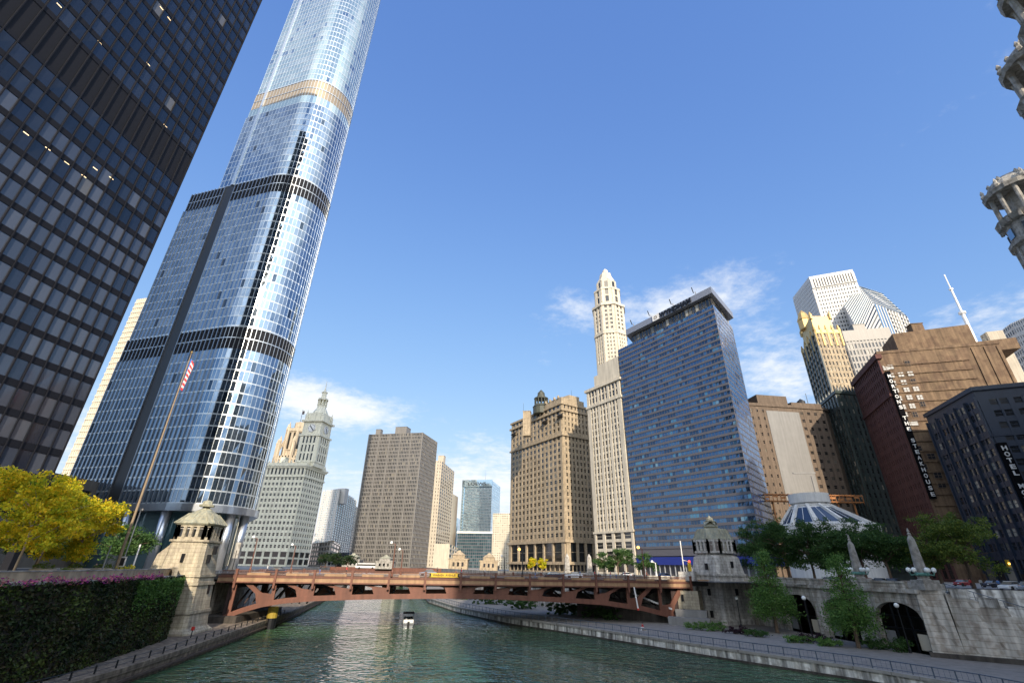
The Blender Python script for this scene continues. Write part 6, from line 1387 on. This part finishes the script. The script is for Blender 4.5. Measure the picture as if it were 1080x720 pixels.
for (px,Y,yt,lab,mt,am) in ((264,113,566,'red lamp post nearest the left bridge house','bridge_red',0),(307,130,574,'red lamp post standing before the white clock building','bridge_red',0),(414,114,572,'taller red lamp post before the bronze slab','bridge_red',0),(423,132,579,'shorter red lamp post before the bronze slab right beside the taller','bridge_red',0),
      (551,135,579,'dark lamp post with amber lamp before the corner block','dark_metal',1),(532,150,586,'dark short lamp post left of the corner block','dark_metal',0),(679,126,577,'dark red post with amber lamp before the blue hotel','bridge_red',1),(692,135,592,'short pale post beside the amber lamp on the right bridge half','white_paint',0)):
    post_lamp(px,Y,yt,lab,mt,amber=bool(am))
r_=thing('signal_mast','slender pale signal mast with yellow traffic signal beside the grey bridge house','traffic signal',(44,127,G)); p0=P(722,606,127); p1=P(716,570,127)
m_=MB(); m_.tube([(p0.x,127,G),(p0.x,127,p1.z)],.13,6); m_.lathe((p0.x,127,G),[(.35,0),(.35,.8),(.15,1.0)],8); m_.build('mast','white_paint',r_)
m_=MB(); m_.box((p0.x+1.5,127,G+3.1),(.7,.5,2.0)); m_.build('signal_head','yellow_paint',r_); m_=MB(); m_.box((p0.x+1.5,126.7,G+4.3),(.4,.1,.4)); m_.build('signal_light','lit_red',r_); m_=MB(); m_.beam((p0.x,127,G+4.6),(p0.x+1.6,127,G+4.2),.1,.1); m_.build('arm','white_paint',r_)
r_=thing('traffic_signal','amber traffic signal over the street beside the navy hotel','traffic signal',(90,96,G)); c=P(1063,594,97)
m_=MB(); m_.tube([(c.x+1.5,97,G),(c.x+1.5,97,c.z+1),(c.x,97,c.z+1)],.1,6); m_.build('mast','dark_metal',r_); m_=MB(); m_.box((c.x,97,c.z),(.45,.4,1.3)); m_.build('signal_head','yellow_paint',r_); m_=MB(); m_.box((c.x,96.75,c.z),(.3,.1,.3)); m_.build('signal_light','lit_amber',r_)
# left plaza small things
r_=thing('camera_mast','thin grey mast with a camera on top beside the flagpole','mast',(-63,84,G)); c0=P(127,600,84); c1=P(146,536,84); m_=MB(); m_.tube([(c0.x,84,G),(c0.x,84,c1.z)],.09,6); m_.build('pole','steel',r_); m_=MB(); m_.lathe((c0.x+.3,84,c1.z-.5),[(.1,0),(.28,.2),(.2,.5)],8); m_.build('camera_dome','dark_metal',r_)
r_=thing('sign_board','small white framed notice board on the left plaza parapet','sign',(-63,82,G)); c=P(128,592,81); m_=MB(); m_.box((c.x,81,c.z),(1.3,.1,1.5)); m_.build('frame','white_paint',r_); m_=MB(); m_.box((c.x,80.93,c.z),(.95,.08,1.1)); m_.build('board','dark_metal',r_); m_=MB(); m_.box((c.x,81.1,(G+c.z)/2),(.1,.1,c.z-G)); m_.build('leg','dark_metal',r_)
r_=thing('leaning_post','thin pale post standing left of the sunlit bridge house','post',(-61,86,G)); c0=P(140,598,86); c1=P(147,573,86); m_=MB(); m_.tube([(c0.x,86,G),(c0.x,86,c1.z)],.12,6); m_.build('pole','white_paint',r_); m_=MB(); m_.lathe((c0.x,86,c1.z-.1),[(.14,0),(.14,.15)],6); m_.build('cap','dark_metal',r_)
for (px,yt,lab) in ((112,575,'slim grey post under the yellow trees nearest the flagpole'),):
    r_=thing('leaning_post',lab,'post',(-60,76,G)); c0=P(px-4,600,76); c1=P(px,yt,76); m_=MB(); m_.tube([(c0.x,76,G),(c0.x,76,c1.z)],.10,6); m_.build('pole','steel',r_)
r_=thing('lifebuoy','small red lifebuoy box at the foot of the sunlit bridge house','lifebuoy',(-50,88,RW)); c=P(204,661,88); m_=MB(); m_.box((c.x,88,RW+1.3),(.4,.3,.5)); m_.build('box','red_paint',r_); m_=MB(); m_.box((c.x,88,RW+.55),(.1,.1,1.1)); m_.build('leg','dark_metal',r_)
# column and pier details at the glass tower foot
for (px,Y,lab) in ((250,150,'pale banner panel at the foot of the glass tower'),):
    r_=thing('banner_stand',lab,'banner',(-70,150,G)); c=P(px,580,Y); m_=MB(); m_.box((c.x,Y,c.z),(1.5,.2,4.2)); m_.build('panel','limestone_grey',r_); m_=MB(); m_.box((c.x,Y,(G+c.z)/2),(.2,.2,c.z-G)); m_.build('leg','dark_metal',r_)
# ================================================================== VEHICLES
def car(label,loc,rz,paint,kind='car',group=None,first=None):
    if first is not None:
        c=dup(first,loc,rz,label); 
        for ch in c.children:
            if ch.name.startswith('body'): ch.data=ch.data.copy(); ch.data.materials[0]=MATS[paint]
        c['group']=group
        return c
    root=thing('parked_car',label,'car',loc,group); x,y,z=loc; M_=MB()
    def sec(xx,w,z0,z1): return [(x+xx,y-w,z+z0),(x+xx,y+w,z+z0),(x+xx,y+w,z+z1-.12),(x+xx,y+w*.9,z+z1),(x+xx,y-w*.9,z+z1),(x+xx,y-w,z+z1-.12)]
    M_.loft([sec(-2.25,.70,.38,.66),sec(-2.1,.84,.25,.78),(sec(-1.1,.9,.22,.92)),sec(.9,.9,.22,.95),sec(1.9,.86,.25,.90),sec(2.2,.74,.38,.72)]); M_.build('body',paint,root)
    def cab(xx,w,z1): return [(x+xx,y-.84,z+.9),(x+xx,y+.84,z+.9),(x+xx*.8-.05,y+w,z+z1),(x+xx*.8-.05,y-w,z+z1)]
    g=MB(); g.loft([[(x-1.25,y-.80,z+.88),(x-1.25,y+.80,z+.88),(x-1.2,y+.8,z+.93),(x-1.2,y-.8,z+.93)],[(x-.55,y-.8,z+.88),(x-.55,y+.8,z+.88),(x-.5,y+.62,z+1.38),(x-.5,y-.62,z+1.38)],[(x+.9,y-.8,z+.88),(x+.9,y+.8,z+.88),(x+.85,y+.62,z+1.38),(x+.85,y-.62,z+1.38)],[(x+1.6,y-.78,z+.88),(x+1.6,y+.78,z+.88),(x+1.55,y+.76,z+.95),(x+1.55,y-.76,z+.95)]]); g.build('cabin_glass','glass_dark',root)
    rf=MB(); rf.box((x+.18,y,z+1.41),(1.5,1.28,.08)); rf.build('body_roof',paint,root)
    for sx in (-1.4,1.4):
        for sy in (-.82,.82):
            w=MB(); w.loft([[(x+sx+.34*math.cos(a),y+sy+o,z+.34+.34*math.sin(a)) for a in np.linspace(0,2*math.pi,13)[:-1]] for o in (-.11,.11)]); w.build('wheel','rubber',root)
    for sy in (-.6,.6):
        l=MB(); l.box((x-2.2,y+sy,z+.62),(.12,.3,.14)); l.build('headlight','lamp_globe',root); l=MB(); l.box((x+2.18,y+sy,z+.68),(.12,.3,.14)); l.build('tail_light','red_paint',root)
    return root
CG='cars on the right bank street'
c0=car('white car waiting at the crossing by the right frame edge',(0,0,0),0,'car_white',group=CG); 
WLOC_=WLOC
def place(root,px,py,Y,rz): r_=ray(px,py); root.location=(r_.x/r_.y*Y,Y,G+.03); root.rotation_euler=(0,0,rz); return root
place(c0,1062,606,92,R(15))
for (px,Y,rz,pt,lab) in ((1079,90,20,'car_silver','silver car half cut by the right frame edge'),(1043,112,10,'car_dark','dark car on the street left of the waiting white car'),(872,112,-60,'car_silver','silver parked car right of the farther lamp pylon'),(884,111,-60,'car_blue','blue parked car second right of the farther lamp pylon'),(897,110,-60,'car_dark','dark parked car in the middle of the row behind the parapet'),(911,109,-60,'car_red','dark red parked car in the row behind the parapet'),(925,108,-60,'car_dark','black parked car left of the yellow shrub by the tall pylon'),(938,107,-60,'car_blue','navy parked car just left of the tall lamp pylon'),(812,132,-60,'car_white','white parked car right of the grey bridge house'),
    (1012,120,12,'car_red','red car beyond the stair head under the yellowish tree'),(660,160,-60,'car_white','white car behind the bridge crowd before the blue hotel'),(700,150,-60,'car_blue','blue car before the navy awning')):
    c=car(lab,(0,0,0),0,pt,group=CG,first=c0); place(c,px,604,Y,R(rz))
for (px,Y,rz,pt,lab) in ((291,118,8,'car_dark','dark car roof showing over the left half of the bridge rail'),(452,124,8,'car_silver','silver car crossing the bridge left of the yellow banner'),(583,128,8,'car_dark','dark car crossing the bridge before the tan corner block'),(605,129,8,'car_white','white car crossing the bridge right of the obelisks')):
    c=car(lab,(0,0,0),0,pt,group='cars crossing the bridge',first=c0); r_=ray(px,604); o=10; x=r_.x/r_.y*Y; c.location=(x,Y,G+.0); c.rotation_euler=(0,0,R(8.5))
def bus(label,px,Y,L_,paint,rz,yb=None):
    r_=ray(px,600); x=r_.x/r_.y*Y; root=thing('city_bus',label,'bus',(x,Y,G)); T=Vector((math.cos(rz),math.sin(rz),0)); 
    m_=MB(); m_.box((x,Y,G+1.75),(L_,2.5,2.7),rz); m_.build('body',paint,root); m_=MB(); m_.box((x,Y,G+2.1),(L_-.8,2.56,1.0),rz); m_.build('window_band','glass_dark',root)
    for k in (-.32,.32):
        for s_ in (-1.2,1.2):
            c=Vector((x,Y,G+.5))+T*(k*L_)+Vector((-T.y,T.x,0))*s_; w=MB(); w.loft([[tuple(c+T*(.5*math.cos(a))+Vector((0,0,.5*math.sin(a)))+Vector((-T.y,T.x,0))*o) for a in np.linspace(0,2*math.pi,13)[:-1]] for o in (-.12,.12)]); w.build('wheel','rubber',root)
    m_=MB(); m_.box((x,Y,G+3.15),(L_*.4,1.6,.25),rz); m_.build('roof_unit','car_silver',root)
bus('long white bus beyond the bridge before the bronze slab',386,330,13,'car_white',R(3)); bus('dark coach beyond the bridge between the two far bridge houses',517,335,12,'car_dark',R(3))
# ================================================================== PEOPLE
def person(label,loc,rz,top,legs,pose='stand',group=None,name='person'):
    x,y,z=loc; root=thing(name,label,'person',loc,group)
    me=bpy.data.meshes.new('body'); V=[];Ed=[];Rd=[]
    def v(p,r): V.append(p); Rd.append(r); return len(V)-1
    def e(a,b): Ed.append((a,b))
    if pose=='stand':
        pel=v((0,0,.93),.15); wst=v((0,0,1.12),.125); ch=v((0,.0,1.36),.16); nk=v((0,0,1.50),.055); hd=v((0,.01,1.62),.095); ht=v((0,.0,1.72),.075)
        for s_ in (-1,1):
            hp=v((s_*.09,0,.86),.10); kn=v((s_*.10,.03*s_,.48),.065); an=v((s_*.10,-.10*s_,.09),.042); ft=v((s_*.11,-.10*s_+.14,.04),.035); e(pel,hp);e(hp,kn);e(kn,an);e(an,ft)
            sh=v((s_*.19,0,1.42),.06); el=v((s_*.24,.02,1.13),.045); wr=v((s_*.23,.12*s_+.05,.90),.032); hn=v((s_*.22,.14*s_+.06,.82),.03); e(ch,sh);e(sh,el);e(el,wr);e(wr,hn)
        e(pel,wst);e(wst,ch);e(ch,nk);e(nk,hd);e(hd,ht)
    else:
        pel=v((0,0,.55),.16); wst=v((0,.02,.74),.13); ch=v((0,.10,.98),.16); nk=v((0,.14,1.12),.055); hd=v((0,.18,1.24),.095); ht=v((0,.18,1.34),.075)
        for s_ in (-1,1):
            hp=v((s_*.10,.05,.54),.10); kn=v((s_*.14,.46,.54),.07); an=v((s_*.13,.48,.10),.045); ft=v((s_*.13,.62,.05),.035); e(pel,hp);e(hp,kn);e(kn,an);e(an,ft)
            sh=v((s_*.19,.10,1.04),.06); el=v((s_*.24,.16,.78),.045); wr=v((s_*.12,.36,.68),.032); hn=v((s_*.10,.42,.66),.03); e(ch,sh);e(sh,el);e(el,wr);e(wr,hn)
        e(pel,wst);e(wst,ch);e(ch,nk);e(nk,hd);e(hd,ht)
    me.from_pydata(V,Ed,[]); o=bpy.data.objects.new('tmp',me); COL.objects.link(o); md=o.modifiers.new('s','SKIN'); md.use_smooth_shade=True
    for i,sv in enumerate(me.skin_vertices[0].data): sv.radius=(Rd[i],Rd[i]*.85); sv.use_root=(i==0)
    o.modifiers.new('u','SUBSURF').levels=1
    dg=bpy.context.evaluated_depsgraph_get(); m2=bpy.data.meshes.new_from_object(o.evaluated_get(dg)); bpy.data.objects.remove(o)
    m2.materials.clear()
    for mm in (top,legs,'skin'): m2.materials.append(MATS[mm])
    zl=.92 if pose=='stand' else .56
    for p in m2.polygons:
        c=p.center; p.material_index = 2 if (c.z>(1.47 if pose=='stand' else 1.10) or (abs(c.x)>.17 and c.z<(1.0 if pose=='stand' else .74) and c.z>(.75 if pose=='stand' else .6))) else (1 if c.z<zl+.05 else 0)
    b=bpy.data.objects.new('body',m2); COL.objects.link(b); b.parent=root
    h=MB(); hz,hy=(1.70,-.01) if pose=='stand' else (1.31,.155); h.lathe((0,hy,hz-.07),[(.085,0),(.112,.05),(.105,.11),(.06,.15)],8); ho=h.build('hair','hair',None,smooth=True); ho.parent=root
    root.rotation_euler=(0,0,rz); return root
base_p={}
def put_person(label,loc,rz,top,legs,pose='stand',group=None):
    k=(top,legs,pose)
    if k in base_p: c=dup(base_p[k],loc,rz,label); c['group']=group; return c
    base_p[k]=person(label,loc,rz,top,legs,pose,group); return base_p[k]
tops={'red':'cloth_red','white':'cloth_white','blue':'cloth_blue','black':'cloth_dark'}
BG='people walking on the bridge'
for (px,tp,lg,lab) in ((279,'white','cloth_dark','person in white on the bridge near its sunlit left end'),(336,'black','cloth_blue','person in black on the left half of the bridge'),(364,'red','cloth_dark','person in red on the left half of the bridge'),(461,'black','cloth_dark','person in black just left of the yellow banner'),(487,'red','cloth_blue','person in red right beside the yellow banner'),(512,'white','cloth_dark','person in white before the far glass hotel'),
   (566,'black','cloth_blue','person in black before the tan corner block'),(613,'blue','cloth_dark','person in blue between the two distant obelisks'),(629,'red','cloth_dark','person in red first of the crowd on the right bridge half'),(634,'white','cloth_dark','person in white beside the first red coat of the crowd'),(641,'black','cloth_dark','person in black in the thick of the bridge crowd'),(646,'red','cloth_blue','second person in red in the thick of the bridge crowd'),(652,'white','cloth_blue','second person in white in the bridge crowd'),(662,'red','cloth_dark','person in red at the right of the bridge crowd'),(671,'white','cloth_dark','person in white before the dark red amber lamp post'),(684,'red','cloth_dark','lone person in red right of the amber lamp post'),(698,'blue','cloth_dark','person in blue near the right end of the bridge')):
    r_=ray(px,604); rx=r_.x/r_.y; s_=(rx*BL.y-BL.x)/(BT.x-rx*BT.y); off=1.2+random.random()*1.6; q=bpt(s_,off*.6+.2,G); put_person(lab,(q[0],q[1],G+.16),R(random.choice((80,-95))),tops[tp],lg,group=BG)
a=PZ(674,665,RW); pp=put_person('person in red and white sitting on the quay edge step under the bridge',(a.x+1.2,a.y+1.2,RW-.02),R(110),'cloth_red','cloth_white','sit')
bx_=thing('bench','small stone block seat under the sitting person','bench',(a.x+1.2,a.y+1.2,RW)); m_=MB(); m_.box((a.x+1.25,a.y+1.18,RW+.2),(.7,.6,.4),R(110)); m_.build('seat','limestone_grey',bx_)
for (px,Y,tp,lg,lab) in ((77,78,'blue','cloth_dark','person in blue under the yellow trees of the left plaza'),(100,84,'black','cloth_dark','person in black beside the slim trunks of the left plaza')):
    r_=ray(px,600); put_person(lab,(r_.x/r_.y*Y,Y,G),R(30),tops[tp],lg,group='people on the left plaza')
for (px,Y,tp,lab) in ((1019,100,'red','person in red on the street behind the stair wall'),(1030,102,'white','person in white on the street behind the stair wall'),(1048,98,'blue','person in blue near the waiting white car'),(833,126,'black','person in black behind the parapet left of the farther pylon')):
    r_=ray(px,602); put_person(lab,(r_.x/r_.y*Y,Y,G),R(-60),tops[tp],'cloth_dark',group='people on the right street')
# ================================================================== BOAT
def boat():
    c=PZ(430,659.5,0.05); x,y=c.x,c.y; root=thing('motor_boat','small white motor boat with dark canopy on the green river','boat',(x,y,0)); rz=R(12)
    def T(px_,py_,pz): return (x+px_*math.cos(rz)-py_*math.sin(rz), y+px_*math.sin(rz)+py_*math.cos(rz), pz)
    m_=MB(); secs=[]
    for yy,w,z1 in ((-3.4,1.25,.95),(-2.0,1.4,.95),(.5,1.4,1.05),(2.2,1.0,1.2),(3.4,.15,1.35)):
        secs.append([T(-w*.7,yy,-.2),T(w*.7,yy,-.2),T(w,yy,z1),T(-w,yy,z1)])
    m_.loft(secs); m_.build('hull','car_silver',root)
    m_=MB(); m_.loft([[T(-1.43,yy,.5),T(1.43,yy,.5),T(1.46,yy,.66),T(-1.46,yy,.66)] for yy in (-3.42,.6)]); m_.build('stripe','black_metal',root)
    m_=MB(); m_.loft([[T(-1.1,-3.0,.96),T(1.1,-3.0,.96),T(1.1,-3.0,1.5),T(-1.1,-3.0,1.5)],[T(-1.1,-1.9,.96),T(1.1,-1.9,.96),T(1.1,-1.9,1.5),T(-1.1,-1.9,1.5)]]); m_.build('rear_seat','cloth_white',root)
    m_=MB(); 
    for sx in (-1.1,1.1):
        for yy in (-1.2,1.0): m_.tube([T(sx,yy,.9),T(sx,yy,2.6)],.05,5)
    m_.build('canopy_frame','steel',root)
    m_=MB(); m_.loft([[T(-1.3,-1.6,2.55),T(1.3,-1.6,2.55),T(1.2,-1.6,2.75),T(-1.2,-1.6,2.75)],[T(-1.3,1.4,2.6),T(1.3,1.4,2.6),T(1.2,1.4,2.8),T(-1.2,1.4,2.8)]]); m_.build('canopy','cloth_dark',root)
    m_=MB(); m_.loft([[T(-1.2,1.1,1.0),T(1.2,1.1,1.0),T(1.0,1.5,1.8),T(-1.0,1.5,1.8)],[T(-1.2,1.2,1.0),T(1.2,1.2,1.0),T(1.0,1.6,1.8),T(-1.0,1.6,1.8)]]); m_.build('windscreen','glass_sky',root)
    m_=MB(); m_.box(T(0,-3.7,.6),(.5,.5,1.2),rz); m_.build('outboard_motor','black_metal',root)
    for k,(px_,tp) in enumerate(((-.5,'cloth_white'),(.5,'cloth_dark'))):
        q=T(px_,-.4,.9); put_person(('person in white' if k==0 else 'person in black')+' sitting in the motor boat under its canopy',(q[0],q[1],.45),rz,tp,'cloth_blue','sit',group='people in the boat')
boat()
# ================================================================== FAR BRIDGE AND ITS HOUSES
r_=thing('far_bridge','low distant road bridge crossing the river behind the red bridge','bridge',(-70,345,G)); m_=MB(); m_.box((-75,343,G-1.2),(90,28,1.6),R(-2)); m_.build('deck','bridge_dark',r_); m_=MB(); m_.box((-75,329,G-.2),(90,.4,2.0),R(-2)); m_.build('railing','bridge_red',r_); m_=MB(); m_.box((-75,345,4),(8,24,9)); m_.build('pier','concrete_old',r_)
FG='far stone bridge houses'
for (px,Y,yt,lab,mt,w) in ((371,345,583,'far grey bridge house, leftmost of four','limestone_grey',9),(406,330,585,'far grey bridge house before the bronze slab corner','limestone_grey',8.5),(483.5,330,580,'far cream bridge house left of the dark coach','limestone',9.5),(515.5,330,583,'far cream bridge house right of the dark coach','limestone',9)):
    r0=ray(px,600); x=r0.x/r0.y*Y; zt=P(px,yt,Y).z; t_=thing('bridge_house',lab,'bridge house',(x,Y,G),FG); h=zt-G
    m_=MB(); m_.box((x,Y,G+h*.26),(w*1.25,w,h*.52)); m_.box((x,Y,G+h*.55),(w*1.35,w*1.05,h*.06)); m_.box((x,Y,G+h*.66),(w*.8,w*.8,h*.2)); m_.build('wall',mt,t_)
    m_=MB(); m_.lathe((x,Y,G+h*.75),[(w*.62,0),(w*.3,h*.14),(w*.2,h*.16),(w*.1,h*.25)],4,ph=math.pi/4); m_.build('roof','copper_roof' if mt=='limestone_grey' else 'limestone',t_)
    for k in (-.3,0,.3): m_=MB(); m_.box((x+k*w,Y-w/2-.05,G+h*.3),(w*.14,.3,h*.2)); m_.build('window','glass_dark',t_)

# low dark block behind the plaza between the two left towers
offstage('low_building','dark low block seen through the yellow trees between the black and glass towers',rect(-215,-128,128,170),G+24,'bronze_panel','glass_dark')
offstage('low_building','dark stone block far left behind the plaza trees',rect(-200,-112,60,100),G+22,'dark_wall','glass_dark')
# ---- roof clutter: plant rooms, tanks, masts standing on roofs
def roof_unit(px,py,Y,w,d,h,label,mat='grey_render',kind='box'):
    c=P(px,py,Y); r_=thing('roof_plant',label,'roof plant',(c.x,Y,c.z),'roof plant on the distant buildings'); m_=MB()
    if kind=='box': m_.box((c.x,Y,c.z+h/2-7),(w,d,h+14),-.2); m_.box((c.x,Y,c.z+h+.15),(w+.5,d+.5,.3),-.2)
    elif kind=='tank': m_.lathe((c.x,Y,c.z),[(w/2,-5),(w/2,h),(.2,h+1.5)],10); [m_.box((c.x+a*w*.35,Y+b*w*.35,c.z+.8),(.25,.25,1.6)) for a in (-1,1) for b in (-1,1)]
    else: m_.tube([(c.x,Y,c.z-8),(c.x,Y,c.z+h)],[.18,.06],5)
    m_.build('casing' if kind!='mast' else 'mast_pole',mat,r_)
for a in ((425,455,540,14,12,4,'grey plant room on the bronze slab roof','bronze_panel','box'),(400,456,545,6,6,3,'small plant box on the left of the bronze slab roof','bronze_panel','box'),(556,439,312,5,5,3,'small roof box left of the green cupola','limestone','box'),(603,421,312,.3,.3,7,'thin mast on the corner block roof','dark_metal','mast'),(552,442,312,.3,.3,12,'thin mast left of the green cupola','dark_metal','mast'),(466,484,655,8,8,4,'plant room on the beige stepped tower','beige_panel','box'),(512,505,742,.4,.4,14,'mast on the glass hotel roof','dark_metal','mast'),(362,519,612,10,8,4,'plant room on the white and blue condominium tower','white_granite','box'),
          (966,348,200,5,4,2.5,'small plant box on the upper brick roof','tan_brick','box'),(846,429,238,4,4,3,'water tank on the brown brick block roof','dark_metal','tank'),(905,349,305,8,6,4,'plant box on the brown gridded slab','bronze_panel','box'),(300,486,372,4,4,2.5,'small roof box on the white clock building','terracotta_white','box')): roof_unit(*a)
